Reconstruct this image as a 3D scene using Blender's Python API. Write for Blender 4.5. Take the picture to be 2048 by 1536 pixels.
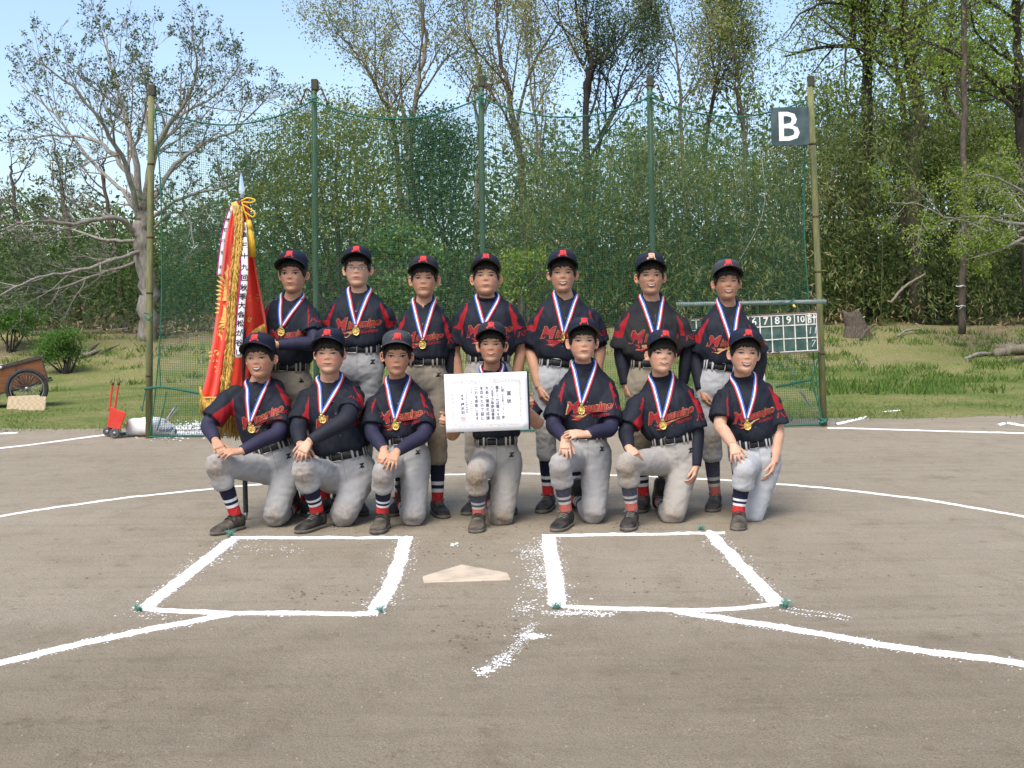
import bpy, bmesh, math, random
import numpy as np
from mathutils import Vector, Matrix, noise
from mathutils.bvhtree import BVHTree

for _o in list(bpy.data.objects):
    bpy.data.objects.remove(_o)
scene = bpy.context.scene
COL = scene.collection

# ------------------------------------------------------------------ camera
F_PX, CAM_H = 2300.0, 1.12            # focal length in photo pixels (2048 wide), eye height
PITCH, ROLL = math.atan(128 / F_PX), math.radians(0.7)
_fw = Vector((0, math.cos(PITCH), -math.sin(PITCH)))
_r0 = Vector((1, 0, 0))
_u0 = Vector((0, math.sin(PITCH), math.cos(PITCH)))
_rt = _r0 * math.cos(ROLL) - _u0 * math.sin(ROLL)
_up = _u0 * math.cos(ROLL) + _r0 * math.sin(ROLL)
cam_data = bpy.data.cameras.new('camera')
cam = bpy.data.objects.new('camera', cam_data)
COL.objects.link(cam)
cam_data.sensor_width = 36.0
cam_data.lens = 36.0 * F_PX / 2048.0
cam_data.clip_end = 3000
m3 = Matrix((_rt, _up, -_fw)).transposed()
cam.matrix_world = Matrix.Translation((0, 0, CAM_H)) @ m3.to_4x4()
scene.camera = cam

def W(px, py, Y):
    """the point at distance Y in front of the camera's foot that stands at photo pixel (px, py)"""
    d = _fw * F_PX + _rt * (px - 1024) - _up * (py - 768)
    return Vector((0, 0, CAM_H)) + d * (Y / d.y)
def G(px, py, z=0.0):
    d = _fw * F_PX + _rt * (px - 1024) - _up * (py - 768)
    t = (z - CAM_H) / d.z
    return Vector((0, 0, CAM_H)) + d * t

# ------------------------------------------------------------------ light
SUN_EL, SUN_AZ = math.radians(56), math.radians(203)   # azimuth: clockwise from +Y (sun high, behind the camera, to the left)
world = bpy.data.worlds.new('World')
scene.world = world
world.use_nodes = True
wn = world.node_tree
wn.nodes.clear()
sky = wn.nodes.new('ShaderNodeTexSky')
sky.sky_type = 'NISHITA'
sky.sun_disc = False
sky.sun_elevation = SUN_EL
sky.sun_rotation = SUN_AZ
sky.air_density = 1.0
sky.dust_density = 2.6
sky.ozone_density = 1.2
bg = wn.nodes.new('ShaderNodeBackground')
bg.inputs['Strength'].default_value = 0.15
wo = wn.nodes.new('ShaderNodeOutputWorld')
wn.links.new(sky.outputs[0], bg.inputs[0])
wn.links.new(bg.outputs[0], wo.inputs[0])
sd = bpy.data.lights.new('sun', 'SUN')
sd.energy = 1.75
sd.angle = math.radians(30)
sd.color = (1.0, 0.96, 0.88)
sun = bpy.data.objects.new('sun', sd)
COL.objects.link(sun)
_sv = Vector((math.sin(SUN_AZ) * math.cos(SUN_EL), math.cos(SUN_AZ) * math.cos(SUN_EL), math.sin(SUN_EL)))
sun.rotation_euler = (-_sv).to_track_quat('-Z', 'Y').to_euler()
sun.location = _sv * 50
vs = scene.view_settings
vs.view_transform = 'Standard'
vs.look = 'None'
vs.gamma = 1.0
vs.exposure = 0.93
vs.use_curve_mapping = False
scene.render.engine = 'CYCLES'
scene.cycles.use_denoising = True
scene.cycles.max_bounces = 6
scene.cycles.transparent_max_bounces = 6
scene.cycles.caustics_reflective = False
scene.cycles.caustics_refractive = False

# ------------------------------------------------------------------ materials
MATS = {}
def mat(name, c1, c2=None, scale=8.0, rough=0.75, bump=0.0, bscale=None, detail=4.0, spec=0.3, metal=0.0,
        sss=0.0, sheen=0.0, transl=0.0, stretch=None, lo=0.35, hi=0.65):
    """procedural surface: two colours mixed by noise in object space, fine relief from a second noise"""
    if name in MATS:
        return MATS[name]
    m = bpy.data.materials.new(name)
    m.use_nodes = True
    nt = m.node_tree
    N, L = nt.nodes, nt.links
    b = N['Principled BSDF']
    b.inputs['Roughness'].default_value = rough
    b.inputs['Specular IOR Level'].default_value = spec
    b.inputs['Metallic'].default_value = metal
    if sss:
        b.inputs['Subsurface Weight'].default_value = sss
        b.inputs['Subsurface Radius'].default_value = (0.012, 0.005, 0.003)
        b.inputs['Subsurface Scale'].default_value = 0.6
    if sheen:
        b.inputs['Sheen Weight'].default_value = sheen
    tc = N.new('ShaderNodeTexCoord')
    vec = tc.outputs['Object']
    if stretch:
        mp = N.new('ShaderNodeMapping')
        mp.inputs['Scale'].default_value = stretch
        L.new(vec, mp.inputs[0])
        vec = mp.outputs[0]
    if c2 is not None:
        nz = N.new('ShaderNodeTexNoise')
        nz.inputs['Scale'].default_value = scale
        nz.inputs['Detail'].default_value = detail
        L.new(vec, nz.inputs['Vector'])
        rp = N.new('ShaderNodeValToRGB')
        rp.color_ramp.elements[0].position = lo
        rp.color_ramp.elements[1].position = hi
        rp.color_ramp.elements[0].color = (*c1, 1)
        rp.color_ramp.elements[1].color = (*c2, 1)
        L.new(nz.outputs[0], rp.inputs[0])
        L.new(rp.outputs[0], b.inputs['Base Color'])
        m['out'] = rp.name
    else:
        b.inputs['Base Color'].default_value = (*c1, 1)
    if bump:
        n2 = N.new('ShaderNodeTexNoise')
        n2.inputs['Scale'].default_value = bscale or scale * 4
        n2.inputs['Detail'].default_value = 5
        L.new(vec, n2.inputs['Vector'])
        bp = N.new('ShaderNodeBump')
        bp.inputs['Strength'].default_value = bump
        bp.inputs['Distance'].default_value = 0.01
        L.new(n2.outputs[0], bp.inputs['Height'])
        L.new(bp.outputs[0], b.inputs['Normal'])
    MATS[name] = m
    return m

def leaf_mat(name, cols, transl=0.35, rough=0.55):
    if name in MATS:
        return MATS[name]
    m = bpy.data.materials.new(name)
    m.use_nodes = True
    N, L = m.node_tree.nodes, m.node_tree.links
    b = N['Principled BSDF']
    b.inputs['Roughness'].default_value = rough
    b.inputs['Specular IOR Level'].default_value = 0.12
    at = N.new('ShaderNodeAttribute')
    at.attribute_name = 'rnd'
    rp = N.new('ShaderNodeValToRGB')
    els = rp.color_ramp.elements
    while len(els) < len(cols):
        els.new(0.5)
    for i, c in enumerate(cols):
        els[i].position = i / (len(cols) - 1)
        els[i].color = (*(min(.5, x * 1.25) for x in c), 1)
    L.new(at.outputs['Fac'], rp.inputs[0])
    L.new(rp.outputs[0], b.inputs['Base Color'])
    tr = N.new('ShaderNodeBsdfTranslucent')
    L.new(rp.outputs[0], tr.inputs[0])
    mx = N.new('ShaderNodeMixShader')
    mx.inputs[0].default_value = transl
    L.new(b.outputs[0], mx.inputs[1])
    L.new(tr.outputs[0], mx.inputs[2])
    L.new(mx.outputs[0], N['Material Output'].inputs[0])
    MATS[name] = m
    return m

def attr_mat(name, base, over, attr, soft=0.02, rough=0.7, bump=0.2, bscale=60, sheen=0.0, spec=0.3, var=None, stain=None, stretch=None):
    """cloth with a second dyed colour where the mesh attribute is positive; optional 'stain' attribute for soil"""
    if name in MATS:
        return MATS[name]
    m = mat(name, base, var or tuple(min(1, c * 1.25 + 0.004) for c in base), 9.0, rough, bump, bscale, 4.0, spec, sheen=sheen, stretch=stretch)
    N, L = m.node_tree.nodes, m.node_tree.links
    b = N['Principled BSDF']
    cur = N[m['out']].outputs[0]
    def mix(cur, attrname, col, lo, hi, breakup=False):
        at = N.new('ShaderNodeAttribute')
        at.attribute_name = attrname
        mr = N.new('ShaderNodeMapRange')
        mr.inputs['From Min'].default_value = lo
        mr.inputs['From Max'].default_value = hi
        src = at.outputs['Fac']
        if breakup:
            nz = N.new('ShaderNodeTexNoise')
            nz.inputs['Scale'].default_value = 28
            nz.inputs['Detail'].default_value = 6
            ad = N.new('ShaderNodeMath')
            ad.operation = 'MULTIPLY'
            L.new(at.outputs['Fac'], ad.inputs[0])
            L.new(nz.outputs[0], ad.inputs[1])
            src = ad.outputs[0]
        L.new(src, mr.inputs['Value'])
        mx = N.new('ShaderNodeMix')
        mx.data_type = 'RGBA'
        L.new(mr.outputs[0], mx.inputs['Factor'])
        L.new(cur, mx.inputs[6])
        mx.inputs[7].default_value = (*col, 1)
        return mx.outputs[2]
    if over is not None:
        cur = mix(cur, attr, over, -soft, soft)
    if stain is not None:
        cur = mix(cur, 'stain', stain, 0.08, 0.75, True)
    L.new(cur, b.inputs['Base Color'])
    return m

# ------------------------------------------------------------------ mesh helpers
class MB:
    """collects shapes (world coordinates) into one mesh"""
    def __init__(self):
        self.v, self.f, self.m, self.n = [], [], [], 0
    def add(self, verts, faces, mi=0):
        verts = [tuple(p) for p in verts]
        self.v.extend(verts)
        o = self.n
        for f in faces:
            self.f.append([i + o for i in f])
            self.m.append(mi)
        self.n += len(verts)
        return self
    def rings(self, rings, mi=0, cap0=True, cap1=True, closed=True, mis=None):
        k = len(rings[0])
        vs = [p for r in rings for p in r]
        fs, ms = [], []
        for i in range(len(rings) - 1):
            for j in range(k if closed else k - 1):
                a, b2 = i * k + j, i * k + (j + 1) % k
                fs.append([a, b2, b2 + k, a + k])
                ms.append(mis[i] if mis else mi)
        if cap0:
            c = len(vs)
            vs.append(sum((Vector(p) for p in rings[0]), Vector()) / k)
            for j in range(k):
                fs.append([(j + 1) % k, j, c]); ms.append(mis[0] if mis else mi)
        if cap1:
            c = len(vs)
            o = (len(rings) - 1) * k
            vs.append(sum((Vector(p) for p in rings[-1]), Vector()) / k)
            for j in range(k):
                fs.append([o + j, o + (j + 1) % k, c]); ms.append(mis[-1] if mis else mi)
        o = self.n
        self.v.extend(tuple(p) for p in vs)
        self.f.extend([[i + o for i in f] for f in fs])
        self.m.extend(ms)
        self.n += len(vs)
        return self
    def tube(self, pts, rad, k=8, mi=0, cap=True, mis=None):
        pts = [Vector(p) for p in pts]
        if not hasattr(rad, '__len__'):
            rad = [rad] * len(pts)
        T = []
        for i in range(len(pts)):
            a, b2 = pts[max(i - 1, 0)], pts[min(i + 1, len(pts) - 1)]
            t = (b2 - a)
            T.append(t.normalized() if t.length > 1e-9 else Vector((0, 0, 1)))
        ref = Vector((0, 0, 1)) if abs(T[0].z) < 0.9 else Vector((0, 1, 0))
        U = (ref - T[0] * ref.dot(T[0])).normalized()
        rings = []
        for i, p in enumerate(pts):
            U = (U - T[i] * U.dot(T[i]))
            U = U.normalized() if U.length > 1e-6 else T[i].orthogonal().normalized()
            V = T[i].cross(U)
            r = rad[i]
            ra, rb = (r if hasattr(r, '__len__') else (r, r))
            rings.append([p + U * (ra * math.cos(2 * math.pi * j / k)) + V * (rb * math.sin(2 * math.pi * j / k)) for j in range(k)])
        return self.rings(rings, mi, cap, cap, True, mis)
    def loft(self, secs, k=20, mi=0, cap=True, mis=None):
        """secs: (center, U, V, a, b, power) superellipse sections"""
        rings = []
        for (c, U, V, a, b2, pw) in secs:
            r = []
            for j in range(k):
                t = 2 * math.pi * j / k
                x, y = math.cos(t), math.sin(t)
                e = 2.0 / pw
                x = math.copysign(abs(x) ** e, x); y = math.copysign(abs(y) ** e, y)
                r.append(c + U * (a * x) + V * (b2 * y))
            rings.append(r)
        return self.rings(rings, mi, cap, cap, True, mis)
    def box(self, c, sx, sy, sz, X=Vector((1, 0, 0)), Y=Vector((0, 1, 0)), Z=Vector((0, 0, 1)), mi=0):
        c = Vector(c)
        vs = [c + X * (sx / 2 * i) + Y * (sy / 2 * j) + Z * (sz / 2 * k) for k in (-1, 1) for j in (-1, 1) for i in (-1, 1)]
        fs = [[0, 2, 3, 1], [4, 5, 7, 6], [0, 1, 5, 4], [2, 6, 7, 3], [0, 4, 6, 2], [1, 3, 7, 5]]
        return self.add(vs, fs, mi)
    def ball(self, c, rx, ry, rz, X=Vector((1, 0, 0)), Y=Vector((0, 1, 0)), Z=Vector((0, 0, 1)), k=14, n=8, mi=0):
        c = Vector(c)
        rings = []
        for i in range(n + 1):
            a = -math.pi / 2 + math.pi * (i + 0.02) / (n + 0.04)
            rings.append([c + X * (rx * math.cos(a) * math.cos(2 * math.pi * j / k)) + Y * (ry * math.cos(a) * math.sin(2 * math.pi * j / k)) + Z * (rz * math.sin(a)) for j in range(k)])
        return self.rings(rings, mi)
    def mesh(self, name, off=Vector((0, 0, 0))):
        me = bpy.data.meshes.new(name)
        ox, oy, oz = off
        me.from_pydata([(x - ox, y - oy, z - oz) for x, y, z in self.v], [], self.f)
        return me
    def build(self, name, mats, parent=None, smooth=True, bevel=0):
        off = root_of(parent).location if parent else Vector((0, 0, 0))
        me = self.mesh(name, off)
        if not isinstance(mats, (list, tuple)):
            mats = [mats]
        for m in mats:
            me.materials.append(m)
        if len(mats) > 1:
            me.polygons.foreach_set('material_index', self.m)
        if smooth:
            me.polygons.foreach_set('use_smooth', [True] * len(me.polygons))
        if bevel:
            bm = bmesh.new(); bm.from_mesh(me)
            bmesh.ops.bevel(bm, geom=[e for e in bm.edges if e.calc_face_angle(0) > 0.6], offset=bevel, segments=1, affect='EDGES', profile=0.6)
            bm.to_mesh(me); bm.free()
        me.update()
        return link(name, me, parent)

def root_of(o):
    while o.parent:
        o = o.parent
    return o
def link(name, me, parent=None):
    o = bpy.data.objects.new(name, me)
    COL.objects.link(o)
    if parent:
        o.parent = parent
    return o
def thing(name, loc, label, cat, group=None):
    o = bpy.data.objects.new(name, None)
    COL.objects.link(o)
    o.location = loc
    o.empty_display_size = 0.1
    tag(o, label, cat, group)
    return o
def tag(o, label=None, cat=None, group=None, kind=None):
    if label: o['label'] = label
    if cat: o['category'] = cat
    if group: o['group'] = group
    if kind: o['kind'] = kind
    return o

def catmull(pts, per=4):
    """smooth polyline through points (Vectors or tuples of any length)"""
    P = [np.array(p, float) for p in pts]
    if len(P) < 3:
        return [P[0] + (P[-1] - P[0]) * i / per for i in range(per + 1)]
    out = []
    for i in range(len(P) - 1):
        p0 = P[i - 1] if i > 0 else 2 * P[0] - P[1]
        p1, p2 = P[i], P[i + 1]
        p3 = P[i + 2] if i + 2 < len(P) else 2 * P[-1] - P[-2]
        for s in range(per):
            t = s / per
            out.append(0.5 * ((2 * p1) + (-p0 + p2) * t + (2 * p0 - 5 * p1 + 4 * p2 - p3) * t * t + (-p0 + 3 * p1 - 3 * p2 + p3) * t ** 3))
    out.append(P[-1])
    return out

def remesh(mb, voxel, smooth_it=2, smooth_f=0.5, keep=1.0):
    """fuse the overlapping closed shapes of mb into one continuous skin"""
    me = mb.mesh('tmp')
    o = bpy.data.objects.new('tmp', me)
    COL.objects.link(o)
    r = o.modifiers.new('r', 'REMESH')
    r.mode = 'VOXEL'
    r.voxel_size = voxel
    if smooth_it:
        s = o.modifiers.new('s', 'SMOOTH')
        s.iterations = smooth_it
        s.factor = smooth_f
    if keep < 1:
        dc = o.modifiers.new('d', 'DECIMATE')
        dc.ratio = keep
    dg = bpy.context.evaluated_depsgraph_get()
    out = bpy.data.meshes.new_from_object(o.evaluated_get(dg))
    bpy.data.objects.remove(o)
    bpy.data.meshes.remove(me)
    return out

def mesh_np(me):
    a = np.empty(len(me.vertices) * 3)
    me.vertices.foreach_get('co', a)
    n = np.empty(len(me.vertices) * 3)
    me.vertices.foreach_get('normal', n)
    return a.reshape(-1, 3), n.reshape(-1, 3)
def set_np(me, co):
    me.vertices.foreach_set('co', co.ravel())
    me.update()
def set_attr(me, name, vals):
    a = me.attributes.new(name, 'FLOAT', 'POINT')
    a.data.foreach_set('value', np.asarray(vals, dtype=np.float32))
def bvh_of(meshes):
    vs, fs, o = [], [], 0
    for me in meshes:
        co, _ = mesh_np(me)
        vs.extend(map(tuple, co))
        fs.extend([[i + o for i in p.vertices] for p in me.polygons])
        o += len(co)
    return BVHTree.FromPolygons(vs, fs)

# -- flat marks (print, embroidery, features) laid on a curved surface
_txt = {}
def text_shape(s, size=1.0, shear=0.0, fat=0.0, align='CENTER', vertical=False, spacing=1.0):
    key = (s, size, shear, fat, align, vertical, spacing)
    if key in _txt:
        return _txt[key]
    cu = bpy.data.curves.new('t', 'FONT')
    cu.body = '\n'.join(s) if vertical else s
    cu.size = size
    cu.shear = shear
    cu.offset = fat
    cu.align_x = align
    cu.align_y = 'CENTER'
    cu.resolution_u = 2
    cu.space_character = spacing
    if vertical:
        cu.space_line = spacing
    o = bpy.data.objects.new('t', cu)
    COL.objects.link(o)
    dg = bpy.context.evaluated_depsgraph_get()
    me = bpy.data.meshes.new_from_object(o.evaluated_get(dg))
    bm = bmesh.new(); bm.from_mesh(me)
    bmesh.ops.triangulate(bm, faces=bm.faces[:])
    bm.verts.ensure_lookup_table()
    V = [(v.co.x, v.co.y) for v in bm.verts]
    Fc = [[v.index for v in f.verts] for f in bm.faces]
    bm.free()
    bpy.data.objects.remove(o)
    bpy.data.meshes.remove(me)
    bpy.data.curves.remove(cu)
    _txt[key] = (V, Fc)
    return V, Fc
def poly_grid(pts, nx=1):
    """closed 2-D outline -> triangle fan"""
    c = (sum(p[0] for p in pts) / len(pts), sum(p[1] for p in pts) / len(pts))
    n = len(pts)
    return list(pts) + [c], [[i, (i + 1) % n, n] for i in range(n)]
def stroke(pts, w):
    """2-D polyline with width -> quads"""
    V, Fc = [], []
    n = len(pts)
    for i in range(n):
        a, b = pts[max(0, i - 1)], pts[min(n - 1, i + 1)]
        dx, dy = b[0] - a[0], b[1] - a[1]
        l = math.hypot(dx, dy) or 1
        ww = w[i] if hasattr(w, '__len__') else w
        V += [(pts[i][0] - dy / l * ww / 2, pts[i][1] + dx / l * ww / 2), (pts[i][0] + dy / l * ww / 2, pts[i][1] - dx / l * ww / 2)]
    for i in range(n - 1):
        Fc.append([2 * i, 2 * i + 1, 2 * i + 3, 2 * i + 2])
    return V, Fc
def decal(mb, shape, O, X, Y, D, bvh, off=0.0015, mi=0, reach=0.25):
    """lay a 2-D shape on the surface hit when looking along D"""
    V, Fc = shape
    out, prev = [], None
    for (x, y) in V:
        p = O + X * x + Y * y
        h = bvh.ray_cast(p - D * reach, D, reach * 2.5) if bvh else (None,)
        if h[0] is not None:
            prev = (h[0] - p).dot(D)
            out.append(h[0] - D * off)
        else:
            out.append(p + D * ((prev or 0.0) - off))
    # face the viewer of D
    if len(Fc) and len(out) > 2:
        a, b, c = (out[i] for i in Fc[0][:3])
        if (b - a).cross(c - a).dot(D) > 0:
            Fc = [f[::-1] for f in Fc]
    mb.add(out, Fc, mi)
    return mb

def fnoise(P, s, seed=0.0):
    return noise.noise(Vector((P[0] * s + seed, P[1] * s + seed * 1.7, P[2] * s - seed)))
def vnoise(co, sx, sy, sz, seed=0.0):
    return np.array([noise.noise(Vector((x * sx + seed, y * sy - seed, z * sz + seed * 0.37))) for x, y, z in co])
# ------------------------------------------------------------------ terrain
def terrain_z(x, y):
    def sm(a, b, t):
        t = min(1, max(0, (t - a) / (b - a)))
        return t * t * (3 - 2 * t)
    z = 0.85 * sm(19.5, 26.5, y) + 0.9 * sm(27, 36, y) + 3.0 * sm(40, 62, y)
    if y > 14:
        z += 0.10 * min(1, (y - 14) / 6) * noise.noise(Vector((x * 0.35, y * 0.35, 0)))
    if y > 20:
        z += 0.10 * noise.noise(Vector((x * 0.9, y * 0.9, 4))) * min(1, (y - 20) / 3)
    return z
def sheet(name, xs, ys, zoff, m, zfun=terrain_z, kind='structure', edge=None, sink=0.0):
    vs, fs = [], []
    for j, y in enumerate(ys):
        for x in xs:
            yy = y + (edge(x) if edge and j == 0 else 0)
            vs.append((x, yy, zfun(x, yy) + (zoff if j else zoff - sink) + (.022 if yy > 15 and name == 'lawn' else 0)))
    k = len(xs)
    for j in range(len(ys) - 1):
        for i in range(k - 1):
            fs.append([j * k + i, j * k + i + 1, (j + 1) * k + i + 1, (j + 1) * k + i])
    mb = MB(); mb.add(vs, fs)
    o = mb.build(name, m)
    tag(o, kind=kind)
    return o

def ramp_range(N, L, src, lo, hi, c0, c1):
    mr = N.new('ShaderNodeMapRange'); mr.inputs['From Min'].default_value = lo; mr.inputs['From Max'].default_value = hi
    L.new(src, mr.inputs['Value'])
    x = N.new('ShaderNodeMix'); x.data_type = 'RGBA'
    L.new(mr.outputs[0], x.inputs['Factor']); x.inputs[6].default_value = (*c0, 1); x.inputs[7].default_value = (*c1, 1)
    return x.outputs[2]
def dirt_material():
    m = bpy.data.materials.new('infield_dirt'); m.use_nodes = True
    N, L = m.node_tree.nodes, m.node_tree.links
    b = N['Principled BSDF']
    b.inputs['Roughness'].default_value = 0.95
    b.inputs['Specular IOR Level'].default_value = 0.12
    tc = N.new('ShaderNodeTexCoord')
    def nz(scale, detail=6, stretch=None, rough=0.55):
        n = N.new('ShaderNodeTexNoise')
        n.inputs['Scale'].default_value = scale
        n.inputs['Detail'].default_value = detail
        n.inputs['Roughness'].default_value = rough
        if stretch:
            mp = N.new('ShaderNodeMapping'); mp.inputs['Scale'].default_value = stretch
            L.new(tc.outputs['Object'], mp.inputs[0]); L.new(mp.outputs[0], n.inputs['Vector'])
        else:
            L.new(tc.outputs['Object'], n.inputs['Vector'])
        return n.outputs[0]
    def ramp(src, stops):
        r = N.new('ShaderNodeValToRGB')
        e = r.color_ramp.elements
        while len(e) < len(stops): e.new(0.5)
        for i, (p, c) in enumerate(stops):
            e[i].position = p; e[i].color = (*c, 1)
        L.new(src, r.inputs[0]); return r.outputs[0]
    def mul(a, bcol, fac=1.0):
        x = N.new('ShaderNodeMix'); x.data_type = 'RGBA'; x.blend_type = 'MULTIPLY'
        x.inputs['Factor'].default_value = fac
        L.new(a, x.inputs[6]); L.new(bcol, x.inputs[7]); return x.outputs[2]
    base = ramp(nz(0.55, 7, rough=0.6), [(0.30, (0.264, 0.224, 0.167)), (0.50, (0.296, 0.254, 0.191)), (0.72, (0.330, 0.285, 0.219))])
    mid = ramp(nz(5.0, 8, (1, 0.6, 1), 0.65), [(0.26, (0.80, 0.78, 0.75)), (0.48, (1, 1, 1)), (0.75, (1.05, 1.05, 1.04))])
    fine = ramp(nz(150, 3), [(0.30, (0.72, 0.70, 0.68)), (0.50, (1, 1, 1)), (0.72, (1.18, 1.18, 1.17))])
    grit = ramp(nz(420, 2), [(0.34, (0.66, 0.64, 0.62)), (0.47, (1, 1, 1)), (0.70, (1.12, 1.12, 1.12))])
    col = mul(mul(mul(base, mid), fine), grit)
    # scuffed darker soil in cleat marks
    vo = N.new('ShaderNodeTexVoronoi'); vo.inputs['Scale'].default_value = 10.0
    vo.inputs['Randomness'].default_value = 1.0
    L.new(tc.outputs['Object'], vo.inputs['Vector'])
    sc = ramp(vo.outputs['Distance'], [(0.0, (0.62, 0.58, 0.53)), (0.13, (0.80, 0.78, 0.75)), (0.21, (1, 1, 1))])
    wt = N.new('ShaderNodeMix'); wt.data_type = 'RGBA'
    L.new(ramp(nz(0.8, 5, None, 0.6), [(0.46, (0, 0, 0)), (0.60, (1, 1, 1))]), wt.inputs['Factor'])
    wt.inputs[6].default_value = (1, 1, 1, 1); L.new(sc, wt.inputs[7])
    col = mul(col, wt.outputs[2], 0.8)
    # rake streaks across the infield and a darker ground tone in front of the boxes (ragged edge)
    rk = ramp(nz(2.2, 6, (0.5, 5.0, 1), 0.6), [(0.30, (0.86, 0.85, 0.83)), (0.5, (1, 1, 1)), (0.72, (1.06, 1.06, 1.05))])
    col = mul(col, rk, 0.8)
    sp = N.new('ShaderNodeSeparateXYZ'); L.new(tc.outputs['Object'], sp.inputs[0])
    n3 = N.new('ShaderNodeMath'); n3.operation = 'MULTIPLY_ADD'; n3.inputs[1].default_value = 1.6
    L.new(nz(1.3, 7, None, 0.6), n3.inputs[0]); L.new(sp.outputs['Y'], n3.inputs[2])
    near_tone = ramp_range(N, L, n3.outputs[0], 4.3, 5.5, (0.80, 0.785, 0.76), (1, 1, 1))
    col = mul(col, near_tone)
    # kicked-up dark soil in front of the plate and under the players
    pt = ramp(nz(9, 5, (1, 0.7, 1), 0.7), [(0.30, (0.66, 0.60, 0.54)), (0.40, (1, 1, 1))])
    col = mul(col, pt, 0.7)
    L.new(col, b.inputs['Base Color'])
    add = N.new('ShaderNodeMath'); add.operation = 'ADD'
    n1, n2 = nz(26, 8, None, 0.7), nz(240, 3)
    mm = N.new('ShaderNodeMath'); mm.operation = 'MULTIPLY'; mm.inputs[1].default_value = 0.35
    L.new(n2, mm.inputs[0]); L.new(n1, add.inputs[0]); L.new(mm.outputs[0], add.inputs[1])
    bp = N.new('ShaderNodeBump'); bp.inputs['Strength'].default_value = 0.75; bp.inputs['Distance'].default_value = 0.02
    L.new(add.outputs[0], bp.inputs['Height']); L.new(bp.outputs[0], b.inputs['Normal'])
    return m
def lawn_material():
    m = bpy.data.materials.new('mown_grass'); m.use_nodes = True
    N, L = m.node_tree.nodes, m.node_tree.links
    b = N['Principled BSDF']
    b.inputs['Roughness'].default_value = 0.95
    b.inputs['Specular IOR Level'].default_value = 0.1
    tc = N.new('ShaderNodeTexCoord')
    def nz(scale, detail=6, stretch=(1, 1, 1), rough=0.6):
        n = N.new('ShaderNodeTexNoise'); n.inputs['Scale'].default_value = scale
        n.inputs['Detail'].default_value = detail; n.inputs['Roughness'].default_value = rough
        mp = N.new('ShaderNodeMapping'); mp.inputs['Scale'].default_value = stretch
        L.new(tc.outputs['Object'], mp.inputs[0]); L.new(mp.outputs[0], n.inputs['Vector'])
        return n.outputs[0]
    r = N.new('ShaderNodeValToRGB')
    e = r.color_ramp.elements
    st = [(0.28, (0.245, 0.195, 0.125)), (0.42, (0.245, 0.225, 0.105)), (0.55, (0.190, 0.205, 0.072)), (0.75, (0.115, 0.160, 0.042))]
    while len(e) < 4: e.new(0.5)
    for i, (p, c) in enumerate(st):
        e[i].position = p; e[i].color = (*c, 1)
    # more soil on the bank (position along the field)
    sx = N.new('ShaderNodeSeparateXYZ'); L.new(tc.outputs['Object'], sx.inputs[0])
    mr = N.new('ShaderNodeMapRange'); mr.inputs['From Min'].default_value = 20; mr.inputs['From Max'].default_value = 24
    mr.inputs['To Min'].default_value = 0.10; mr.inputs['To Max'].default_value = -0.10
    L.new(sx.outputs['Y'], mr.inputs['Value'])
    a1 = N.new('ShaderNodeMath'); a1.operation = 'ADD'
    L.new(nz(0.9, 8), a1.inputs[0]); L.new(mr.outputs[0], a1.inputs[1])
    L.new(a1.outputs[0], r.inputs[0])
    r2 = N.new('ShaderNodeValToRGB')
    r2.color_ramp.elements[0].position = 0.3; r2.color_ramp.elements[0].color = (0.55, 0.55, 0.5, 1)
    r2.color_ramp.elements[1].position = 0.7; r2.color_ramp.elements[1].color = (1.25, 1.25, 1.2, 1)
    L.new(nz(45, 5, (1, 0.4, 1)), r2.inputs[0])
    x = N.new('ShaderNodeMix'); x.data_type = 'RGBA'; x.blend_type = 'MULTIPLY'; x.inputs['Factor'].default_value = 1
    L.new(r.outputs[0], x.inputs[6]); L.new(r2.outputs[0], x.inputs[7])
    L.new(x.outputs[2], b.inputs['Base Color'])
    bp = N.new('ShaderNodeBump'); bp.inputs['Strength'].default_value = 0.8; bp.inputs['Distance'].default_value = 0.03
    L.new(nz(60, 5), bp.inputs['Height']); L.new(bp.outputs[0], b.inputs['Normal'])
    return m
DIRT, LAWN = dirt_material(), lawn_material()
# dirt sheet to the horizon, finely gridded and slightly uneven near the camera
def dirt_z(x, y):
    z = terrain_z(x, y) if y > 14 else 0.0
    if 1.0 < y < 12 and abs(x) < 6:
        z += 0.004 * noise.noise(Vector((x * 2.1, y * 2.1, 7))) + 0.0035 * noise.noise(Vector((x * 7, y * 7, 3)))
    return z
xs = [-800, -300, -120, -60, -35] + list(np.linspace(-22, -5, 16)) + list(np.linspace(-4.4, 4.4, 120)) + list(np.linspace(5, 22, 16)) + [35, 60, 120, 300, 800]
ys = [-800, -200, -60, -20, -6, 0] + list(np.linspace(1.0, 10, 110)) + list(np.linspace(10.4, 16, 10)) + list(np.linspace(16.5, 66, 60)) + [90, 150, 400, 1500]
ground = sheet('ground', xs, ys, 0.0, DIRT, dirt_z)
xs = list(np.linspace(-26, 26, 320))
ys = [12.35] + list(np.linspace(12.7, 30, 80))
lawn = sheet('lawn', xs, ys, 0.012, LAWN, terrain_z,
             sink=.022, edge=lambda x: 0.30 * noise.noise(Vector((x * 0.8, 1, 2))) + 0.14 * noise.noise(Vector((x * 4, 5, 2))) + 0.07 * noise.noise(Vector((x * 14, 5, 9))) + 0.02 * x)

sheet('forest_floor', list(np.linspace(-60, 60, 120)), list(np.linspace(27.2, 90, 60)), 0.035, mat('leaf_litter', (0.045, 0.038, 0.024), (0.075, 0.065, 0.035), 3, .95, .6, 40))
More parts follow.
